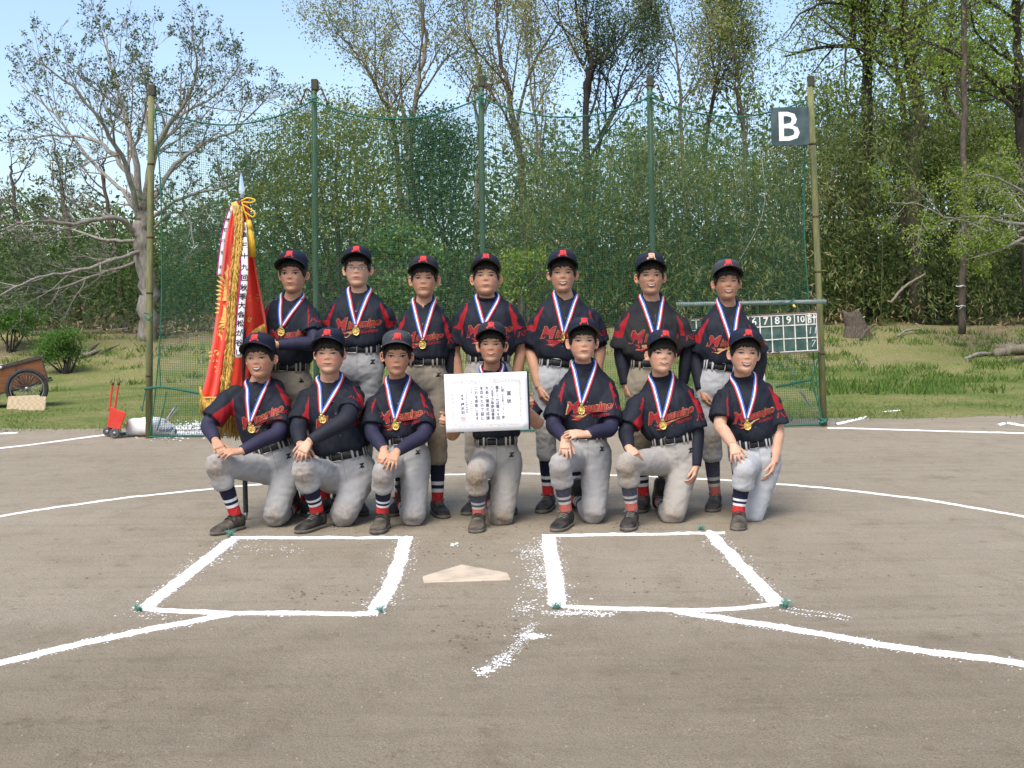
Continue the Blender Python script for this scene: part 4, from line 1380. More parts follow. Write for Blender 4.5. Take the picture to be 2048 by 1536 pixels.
    for i in (0, 1):
        J, E, Wr = wr_pts[i]
        A = (E - J).normalized(); UL = (E - J).length
        sg = -1 if i == 0 else 1
        hem = J + A * (min(.225, UL * k['arms'][i].get('hem', .86)))
        inw = (Lx0 * -sg); inw = (inw - A * inw.dot(A)).normalized()
        fr = A.cross(inw) * (1 if A.cross(inw).dot(Fv) > 0 else -1)
        hems.append((J, A, inw, fr, (hem - J).length))
        fl_ = k['arms'][i].get('flare', .068)
        jb.loft([(J + Lx0 * (-sg * .055) + T * .010, inw, fr, .040, .046, 2), (J + Lx0 * (-sg * .02), inw, fr, .054, .056, 2), (J + A * .03, inw, fr, .054, .057, 2.1), (J.lerp(hem, .5), inw, fr, .058, .060, 2.1),
                 (J.lerp(hem, .9), inw, fr, fl_ * .97, fl_ * .95, 2.1), (hem, inw, fr, fl_, fl_ * .96, 2.1), (hem - A * .012, inw, fr, fl_ * .80, fl_ * .76, 2.1)], 24)
    jm = remesh(jb, .0084, 6, .5)
    co, no = mesh_np(jm)
    q = co - np.array(Pc)
    u, w_, fr_ = q @ np.array(Lx), q @ np.array(T), q @ np.array(Fv)
    # folds: vertical drape, blousing above the belt, pulls at the arm holes
    hN = w_ / Lt
    amp = .0045 + .005 * np.exp(-((hN - .12) / .16) ** 2) + .0025 * np.exp(-((hN - .8) / .2) ** 2)
    n1 = vnoise(np.c_[u, fr_, w_], 16, 16, 5, idx * 3.3)
    n2 = vnoise(np.c_[u + .35 * w_, fr_, w_ - .5 * u], 30, 20, 13, idx * 5.1)
    ridge = 1 - np.abs(n2) * 2.2
    co2 = co + no * (amp * n1 * 1.6 + .0046 * ridge)[:, None]
    red = np.full(len(co), -1.0)
    sleeve_best = np.full(len(co), False)
    for i in (0, 1):
        sg = -1 if i == 0 else 1
        us = u * sg
        edge = np.interp(hN, [0, .15, .35, .55, .70, .82, .92, 1.0], np.array([.97, .94, .89, .835, .785, .735, .69, .69]) * shw * k.get('red_in', 1.0))
        outer = np.interp(hN, [0, .5, .62, .72, .82, .92, 1.0], np.array([2, 2, .99, .925, .845, .745, .685]) * shw)
        r_t = np.minimum(us - edge, outer - us)
        r_t = np.where(fr_ < -.05, np.minimum(r_t, .0), r_t)
        J, A, inw, fr, hl = hems[i]
        p = co - np.array(J)
        al = p @ np.array(A); xi = p @ np.array(inw); yf = p @ np.array(fr)
        rho = np.sqrt(xi ** 2 + yf ** 2) + 1e-6
        on = (al > .035) & (rho < .105) & (us > shw * .70)
        thr = np.interp(al, [0.03, .07, hl], [.92, .78, .38])
        r_s = (xi / rho - thr) * .05
        r_s = np.where(yf < -.02, np.minimum(r_s, .0), r_s)
        tor = on & (us > outer - .004) | (on & (al > .09) & (us > shw * .84))
        red = np.maximum(red, np.where(tor, r_s, r_t))
    set_attr(jm, 'red', red)
    set_np(jm, co2)
    jersey_bvh = bvh_of([jm])
    jersey = finish(jm, 'jersey', JERSEY_DUST if k.get('dusty') else JERSEY)
    # lettering on the chest
    lift = k.get('let', .50)
    cO = Pc + T * (Lt * lift) + Lx * k.get('letx', 0) + Fv * .12
    ang = math.radians(7)
    tX = (Lx * math.cos(ang) + T * math.sin(ang)).normalized(); tY = (T * math.cos(ang) - Lx * math.sin(ang)).normalized()
    sc_ = shw / .165 * .98
    JD = -Fv
    word = text_shape('inamino', .056, .32, .0018, spacing=.94)
    word_g = text_shape('inamino', .056, .32, .0030, spacing=.94)
    big, big_g = text_shape('M', .084, .34, .0026), text_shape('M', .084, .34, .0039)
    def put(mb_, shp, dx, dy, o_, mi, sc=1.0):
        decal(mb_, ([((x * sc + dx) * sc_, (y * sc + dy) * sc_) for x, y in shp[0]], shp[1]), cO, tX, tY, JD, jersey_bvh, o_, mi)
    lt = MB()
    put(lt, big_g, -.086, .010, .0022, 1); put(lt, word_g, .040, .004, .0022, 1); put(lt, tri_poly(grow(SWOOSH, -.0022)), 0, 0, .0022, 1)
    put(lt, big, -.086, .010, .0030, 0); put(lt, word, .040, .004, .0030, 0); put(lt, tri_poly(SWOOSH), 0, 0, .0030, 0)
    lt.build('team_lettering', [PR_R, PR_G], jersey, False)['kind'] = 'stuff'
    l2 = MB(); put(l2, text_shape('FIGHTERS', .020, .15, .0006), .062, -.040, .0024, 0); l2.build('small_lettering', PR_R, jersey, False)['kind'] = 'stuff'
    # sleeve characters on the person's left sleeve
    J, A, inw, fr, hl = hems[1]
    sd_ = (-inw * .75 + fr * .66).normalized()
    sl = MB()
    sx_ = (-A.cross(sd_)); sx_ = sx_ if sx_.x > 0 else -sx_
    decal(sl, text_shape('八王子', .034, .1, .0014), J + A * (hl * .70) + sd_ * .08, (sx_ + A * .12).normalized(), -A, -sd_, jersey_bvh, .0022)
    sl.build('sleeve_lettering', PR_R, jersey, False)['kind'] = 'stuff'
    # placket and buttons
    pk = MB()
    decal(pk, stroke([(.010, y) for y in np.linspace(Lt * .06, Lt * .98, 26)], .0016), Pc + Fv * .12, Lx, T, JD, jersey_bvh, .0012)
    pk.build('placket', BELT, jersey)
    for y in (.30, .62, .80):
        bt = MB(); decal(bt, poly_grid([(.004 * math.cos(a), .004 * math.sin(a)) for a in np.linspace(0, 6.283, 9)[:-1]]), Pc + Fv * .12 + T * (Lt * y), Lx, T, JD, jersey_bvh, .0026)
        bt.build('button', mat('button_grey', (0.08, 0.08, 0.08), rough=.4), jersey)

    # ---------- undershirt: neck and, where worn, long sleeves
    UM = UNDER_P if k.get('under') == 'p' else UNDER_N
    ub = MB()
    nd = (Hp(0, -.024, .0) - NB).normalized()
    hi_ = .022 if k.get('mock') else -.008
    tl_ = .30 if k.get('mock') else .62
    vt = Fv - T * tl_
    ub.loft([(NB - T * .10, Lx, Fv, .066, .06, 2), (NB - T * .03, Lx, Fv - T * tl_ * .6, nk * 1.22, nk * 1.2, 2), (NB + nd * (hi_ - .012), Lx, vt, nk * 1.13, nk * 1.13, 2), (NB + nd * hi_, Lx, vt, nk * 1.09, nk * 1.09, 2), (NB + nd * (hi_ - .004), Lx, vt, nk * .98, nk * .98, 2)], 28)
    if k.get('mock') and k.get('ua'):
        pass
    for i in (0, 1):
        J, E, Wr = wr_pts[i]
        q = 1.1 if girth > 1 else 1.0
        if k['arms'][i]['long']:
            pts = catmull([J, J.lerp(E, .5), E, E.lerp(Wr, .5), Wr.lerp(E, .04)], 7)
            rr = []
            for j, p in enumerate(pts):
                x = j / (len(pts) - 1)
                rr.append((np.interp(x, [0, .25, .5, .75, 1], [.047, .046, .043, .038, .0285]) * q) * (1 + .045 * noise.noise(Vector((j * .9, idx, i)))))
            ub.tube(pts, rr, 14)
        else:
            hl = hems[i][4]
            ub.tube([J, J + hems[i][1] * (hl + (.02 if k.get('short_under') else -.03))], [.046, .0485], 14)
    uo = ub.build('undershirt', UM, root)
    if k.get('ua'):
        lg = MB()
        o_ = NB + nd * (hi_ - .016) + Fv * .07 - Lx * .022
        ub_bvh = bvh_of([_world_mesh(uo, off)])
        for pts in ([(-.006, .006), (-.002, .0), (-.006, -.006)], [(.006, .006), (.002, 0), (.006, -.006)], [(-.004, 0), (.004, 0)]):
            decal(lg, stroke(pts, .0028), o_, Lx, T, -Fv, ub_bvh, .0015)
        lg.build('chest_mark', PRINT_W, uo, False)

    # ---------- trousers
    tb = MB()
    hipd = .094 * girth
    secs = []
    for t, a, b in [(.030, bw * .985, hipd * .94), (.0, bw * 1.03, hipd * .98), (-.05, bw * 1.10, hipd * 1.05), (-.10, bw * 1.17, hipd * 1.10), (-.15, bw * 1.15, hipd * 1.05), (-.19, bw * .9, hipd * .85)]:
        secs.append((Pc + T * t, Lx0, Lx0.cross(T), a, b, 2.4))
    tb.loft(secs, 28)
    PM = {'g': P_GREY, 'l': P_LIGHT, 'w': P_WARM, 'b': P_BEIGE}[k.get('pants', 'g')]
    gk = .97 + .03 * (girth > 1) * 3
    stains = []
    cuffs = []
    for i in (0, 1):
        H, K, An = legs[i]
        front = kneel and i == 0
        if front:
            cf = K.lerp(An, .50)
            pts = [Pc - T * .05 + Lx0 * (-.5 * bw), H, H.lerp(K, .4), H.lerp(K, .8), K + (K - (H + An) / 2).normalized() * .008, K.lerp(An, .2), K.lerp(An, .42), cf]
            rad = [.07, .086, .077, .066, .058, .060, .062, .049]
            stains.append((K + Vector((0, -.05, -.03)), .085, k.get('dirt', .9)))
        elif kneel:
            cf = K.lerp(An, .55)
            pts = [Pc - T * .05 + Lx0 * (.5 * bw), H, H.lerp(K, .45), H.lerp(K, .85), K, K.lerp(An, .3), cf]
            rad = [.07, .088, .080, .070, .064, .060, .048]
            stains.append((K + Vector((0, -.05, 0)), .085, k.get('dirt', .9) * .8))
        else:
            cf = K.lerp(An, .42)
            pts = [Pc - T * .05 + Lx0 * ((-.5 if i == 0 else .5) * bw), H, H.lerp(K, .4), H.lerp(K, .8), K, K.lerp(An, .18), K.lerp(An, .36), cf]
            rad = [.07, .084, .074, .066, .060, .060, .060, .048]
            stains.append((K + Vector((0, -.06, -.02)), .08, k.get('dirt', .5)))
        pr = catmull([(*p, r * gk) for p, r in zip(pts, rad)], 4)
        tb.tube([Vector(p[:3]) for p in pr], [p[3] for p in pr], 20)
        cuffs.append(cf)
    tm = remesh(tb, .0090, 3, .5)
    co, no = mesh_np(tm)
    st = np.zeros(len(co)); am = np.full(len(co), .0022)
    for c, r, a in stains:
        d2 = ((co - np.array(c)) ** 2).sum(1)
        st = np.maximum(st, a * 1.15 * np.exp(-d2 / (r * r)))
    for i in (0, 1):
        for c, r, a in ((legs[i][1], .10, .0036), (legs[i][0], .10, .0035), (cuffs[i], .06, .0042)):
            d2 = ((co - np.array(c)) ** 2).sum(1)
            am = np.maximum(am, a * np.exp(-d2 / (r * r)))
    n1 = vnoise(co, 17, 17, 24, idx * 2.7); n2 = vnoise(co, 22, 16, 34, idx * 4.1)
    co2 = co + no * (am * (.7 * n1 + 1.3 * (1 - np.abs(n2) * 2.4)))[:, None]
    co2[:, 2] = np.maximum(co2[:, 2], .002)
    st = np.maximum(st, .26 * np.clip(vnoise(co, 6, 6, 6, idx * 9.7), 0, 1) * k.get('grime', .6))
    set_attr(tm, 'stain', st)
    set_np(tm, co2)
    tr_bvh = bvh_of([tm])
    tro = finish(tm, 'trousers', PM)
    # belt, buckle, loops, maker's mark
    bb = MB()
    fX, fF = Lx0, Lx0.cross(T)
    def around(t, o_, h):
        c, s_ = math.cos(t), math.sin(t)
        e = 2 / 2.4
        return Pc + T * h + fX * math.copysign(abs(s_) ** e, s_) * (bw * 1.03 + o_) + fF * math.copysign(abs(c) ** e, c) * (hipd * .985 + o_)
    rgs = []
    for h, o_ in ((-.021, .006), (-.019, .0095), (.019, .0095), (.021, .006), (.021, -.01), (-.021, -.01)):
        rgs.append([around(-2 * math.pi * j / 48, o_, h + .0) for j in range(48)])
    vsl = [p for r in rgs for p in r]
    fsl = [[a * 48 + j, a * 48 + (j + 1) % 48, ((a + 1) % 6) * 48 + (j + 1) % 48, ((a + 1) % 6) * 48 + j] for a in range(6) for j in range(48)]
    bb.add(vsl, fsl); belt = bb.build('belt', BELT, tro)
    bk = MB()
    t0 = k.get('buckle', -.12)
    ring = [around(t0 + dx, .0135, h) for dx, h in ((-.20, -.018), (-.20, .018), (-.16, .022), (.10, .022), (.14, .018), (.14, -.018), (.10, -.022), (-.16, -.022), (-.20, -.018))]
    bk.tube(ring, .0030, 6); bk.build('buckle', BUCKLE, belt)
    for t in (-1.05, -.86, -.50, .40, .62, 1.0, 1.2):
        lp = MB()
        g = []
        for h, o_ in ((-.034, .004), (-.028, .0115), (.028, .0115), (.032, .004)):
            g.append([around(t - .05, o_, h), around(t + .05, o_, h)])
        lp.rings(g, 0, False, False, False)
        lp.build('belt_loop', PM, tro)
    zl = MB()
    decal(zl, text_shape('Z', .030, .12, .0028), Pc - T * .075 + fX * bw * .78 + fF * .12, fX, T, -fF, tr_bvh, .0022)
    zl.build('maker_mark', BELT, tro, False)
    fly = MB()
    decal(fly, stroke([(.004, y) for y in np.linspace(-.035, -.15, 8)], .0018), Pc + fF * .14, fX, T, -fF, tr_bvh, .0012)
    fly.build('fly_seam', mat('seam_grey', (0.20, 0.19, 0.18), rough=.9), tro)

    # ---------- socks and shoes
    SM = SOCK_F if k.get('faded') else SOCK
    for i in (0, 1):
        H, K, An = legs[i]
        front = kneel and i == 0
        sb_ = MB()
        n = 30
        ax = (An - K)
        low = An + ax.normalized() * .025
        pts, rr, mi = [], [], []
        for j in range(n + 1):
            x = .15 + .85 * j / n
            p = K.lerp(low, x)
            if not (kneel and i == 1):
                p = p + Vector((0, .018 * math.sin(x * 3.14), 0))
            pts.append(p)
            rr.append(np.interp(x, [.15, .35, .6, .85, 1], [.042, .046, .041, .034, .034]) * (1.08 if girth > 1 else 1) * (1 + .02 * noise.noise(Vector((j * .7, idx, i)))))
            b = k.get('band', .0)
            mi.append(0 if x < .66 + b else 1 if x < .715 + b else 0 if x < .765 + b else 1 if x < .82 + b else 2)
        sb_.tube(pts, rr, 16, mis=mi)
        sb_.build('sock', SM, root)
        SHM = SHOE_D if (k.get('shoe', 'b') == 'd') else SHOE_B
        if kneel and i == 1:
            d = Vector((.05, .25, -.97)).normalized()
            heel = An + Vector((0, .035, .035))
            L = min(.215, (heel.z - .012) / .97)
            heel.z = max(heel.z, .20)
            toe = heel + Vector((.0, .075, -.185))
            shoe(root, heel, toe, Vector((0, -1, .2)), SHM, idx, .95, k.get('strap', False))
        else:
            if kneel:
                tp = G(*k['toe'])
            else:
                tp = Vector((An.x + (-.05 if i == 0 else .05), An.y - .16, 0))
            base = Vector((An.x, An.y, 0))
            d = (tp - base); d.z = 0; d.normalize()
            heel = base - d * .065
            shoe(root, heel, heel + d * .238, Vector((0, 0, 1)), SHM, idx, 1.0, k.get('strap', False) and kneel)

    # ---------- spectacles
    if k.get('glasses'):
        gb = MB(); lns = []
        for sg in (-1, 1):
            c = Hp(sg * .033, .0905, .1060)
            pts = [c + hX * (.021 * s * math.copysign(abs(math.cos(a)) ** .6, math.cos(a))) + hZ * (.0125 * s * math.copysign(abs(math.sin(a)) ** .6, math.sin(a))) for a in np.linspace(0, 2 * math.pi, 21)]
            gb.tube(pts, .0012 * s, 6)
            gb.tube([Hp(sg * .054, .088, .1085), Hp(sg * .074, .06, .109), Hp(sg * .082, -.005, .108)], .0014 * s, 5)
            ln = MB(); ln.add([p for p in pts[:-1]], [list(range(20))]); lns.append(ln)
        gb.tube([Hp(-.012, .0915, .1065), Hp(0, .094, .1085), Hp(.012, .0915, .1065)], .0015 * s, 5)
        go = gb.build('spectacles', GLASS_F, root); [l_.build('lens', _gl, go, False) for l_ in lns]

    # ---------- medal on its ribbon (hangs round the neck: a thing of its own)
    mp = k['medal']
    md = W(mp[0], mp[1], Y - .12)
    body_b = bvh_of([_world_mesh(jersey, off), _world_mesh(uo, off)])
    mroot = thing('medal', md, k['medal_label'], 'medal', 'gold medals worn by the team')
    hm = bvh_hit(body_b, md, Fv)
    md = hm + Fv * .010
    rb = MB()
    topc = md + T * (.034 if not k.get('medal_short') else .03)
    order = (2, 1, 0) if k.get('rib', 0) == 0 else (0, 1, 2)      # from the outside in
    for sg in (-1, 1):
        back = NB - Fv * .055 + Lx * (sg * .035) + T * .012
        side = NB + Lx * (sg * (nk * 1.0 + .022)) - Fv * .012 + T * .004
        frn = NB + Lx * (sg * (nk + .010)) + Fv * .05 - T * .038
        path = catmull([NB - Fv * .075 + T * .012, back, side, frn], 4)
        path = [Vector(p) for p in path]
        n = 14
        endp = topc + Lx * (sg * .003)
        for j in range(1, n + 1):
            path.append(frn.lerp(endp, j / n))
        ords = order if (k.get('rib', 0) in (0, 1)) else ((0, 1, 2) if sg < 0 else (2, 1, 0))
        w = .0235
        cols_ = [[] for _ in range(4)]
        for j, p in enumerate(path):
            t = (path[min(j + 1, len(path) - 1)] - path[max(j - 1, 0)]).normalized()
            lat = t.cross(Fv) if j > 6 else (Lx * sg if j < 3 else (t.cross((p - NB).normalized())))
            lat = lat.normalized()
            if lat.dot(Lx) * sg < 0: lat = -lat
            for c in range(4):
                o_ = (.5 - c / 3) * w * (1 if j < len(path) - 1 else .8)
                pt = p + lat * o_
                if j >= 8:
                    h = body_b.ray_cast(pt + Fv * .2, -Fv, .5)
                    pt = (h[0] + Fv * (.0045 + .0015 * (sg > 0))) if h[0] is not None else pt
                else:
                    h = body_b.find_nearest(pt)
                    if h[0] is not None:
                        pt = h[0] + h[1].normalized() * .0040
                cols_[c].append(pt)
        for _ in range(3):
            for c in range(4):
                q_ = cols_[c]
                cols_[c] = [q_[0]] + [(q_[j - 1] + q_[j] * 2 + q_[j + 1]) / 4 + Fv * .0006 for j in range(1, len(q_) - 1)] + [q_[-1]]
        for c in range(3):
            a_, b_ = cols_[c], cols_[c + 1]
            # even out jumps across the folds
            rb.add([p for pr in zip(a_, b_) for p in pr], [[2 * j, 2 * j + 1, 2 * j + 3, 2 * j + 2] for j in range(len(a_) - 1)], ords[c])
    rbo = rb.build('ribbon', RIB, mroot)
    sdm = rbo.modifiers.new('thickness', 'SOLIDIFY'); sdm.thickness = .0012
    cl = MB()
    cl.box(topc + Fv * .004 - T * .002, .016, .006, .009, Lx, Fv, T)
    cl.tube([topc - T * .006 + Fv * .004, topc - T * .013 + Fv * .004], .0026, 6)
    cl.build('clip', GOLD, mroot, False)
    dk = MB()
    if k.get('medal_edge'):
        dx, dy_ = (Lx * .35 + Fv * .94).normalized(), (Fv * .35 - Lx * .94).normalized()
    else:
        dx, dy_ = Lx, Fv
    R_ = .0215
    prof = [(-.0022, .0), (-.0022, R_ * .93), (0, R_), (.0022, R_ * .93), (.0016, R_ * .82), (.0010, R_ * .80), (.0016, R_ * .5), (.0026, .0)]
    rr_ = [[md + dy_ * a + dx * (r * math.cos(-t)) + T * (r * 1.12 * math.sin(-t)) for t in np.linspace(0, 2 * math.pi, 25)[:-1]] for a, r in prof]
    dk.rings(rr_, 0, False, False)
    disc = dk.build('disc', GOLD, mroot)
    fg = MB()
    for pts in ([(-.010, -.008), (-.004, .0), (.002, .007), (.009, .010)], [(.0, .003), (.006, -.006), (.004, -.014)], [(-.003, .0), (-.006, -.013)], [(-.009, .008), (-.003, .011)]):
        fg.tube([md + dy_ * .0030 + dx * x + T * y for x, y in pts], .0018, 5)
    fg.build('relief_figure', GOLD, disc)
    return root

def bvh_hit(b, p, Fv):
    h = b.ray_cast(p + Fv * .3, -Fv, .8)
    return h[0] if h[0] is not None else p
def _world_mesh(o, off):
    me = o.data.copy()
    co, _ = mesh_np(me)
    set_np(me, co + off)
    return me

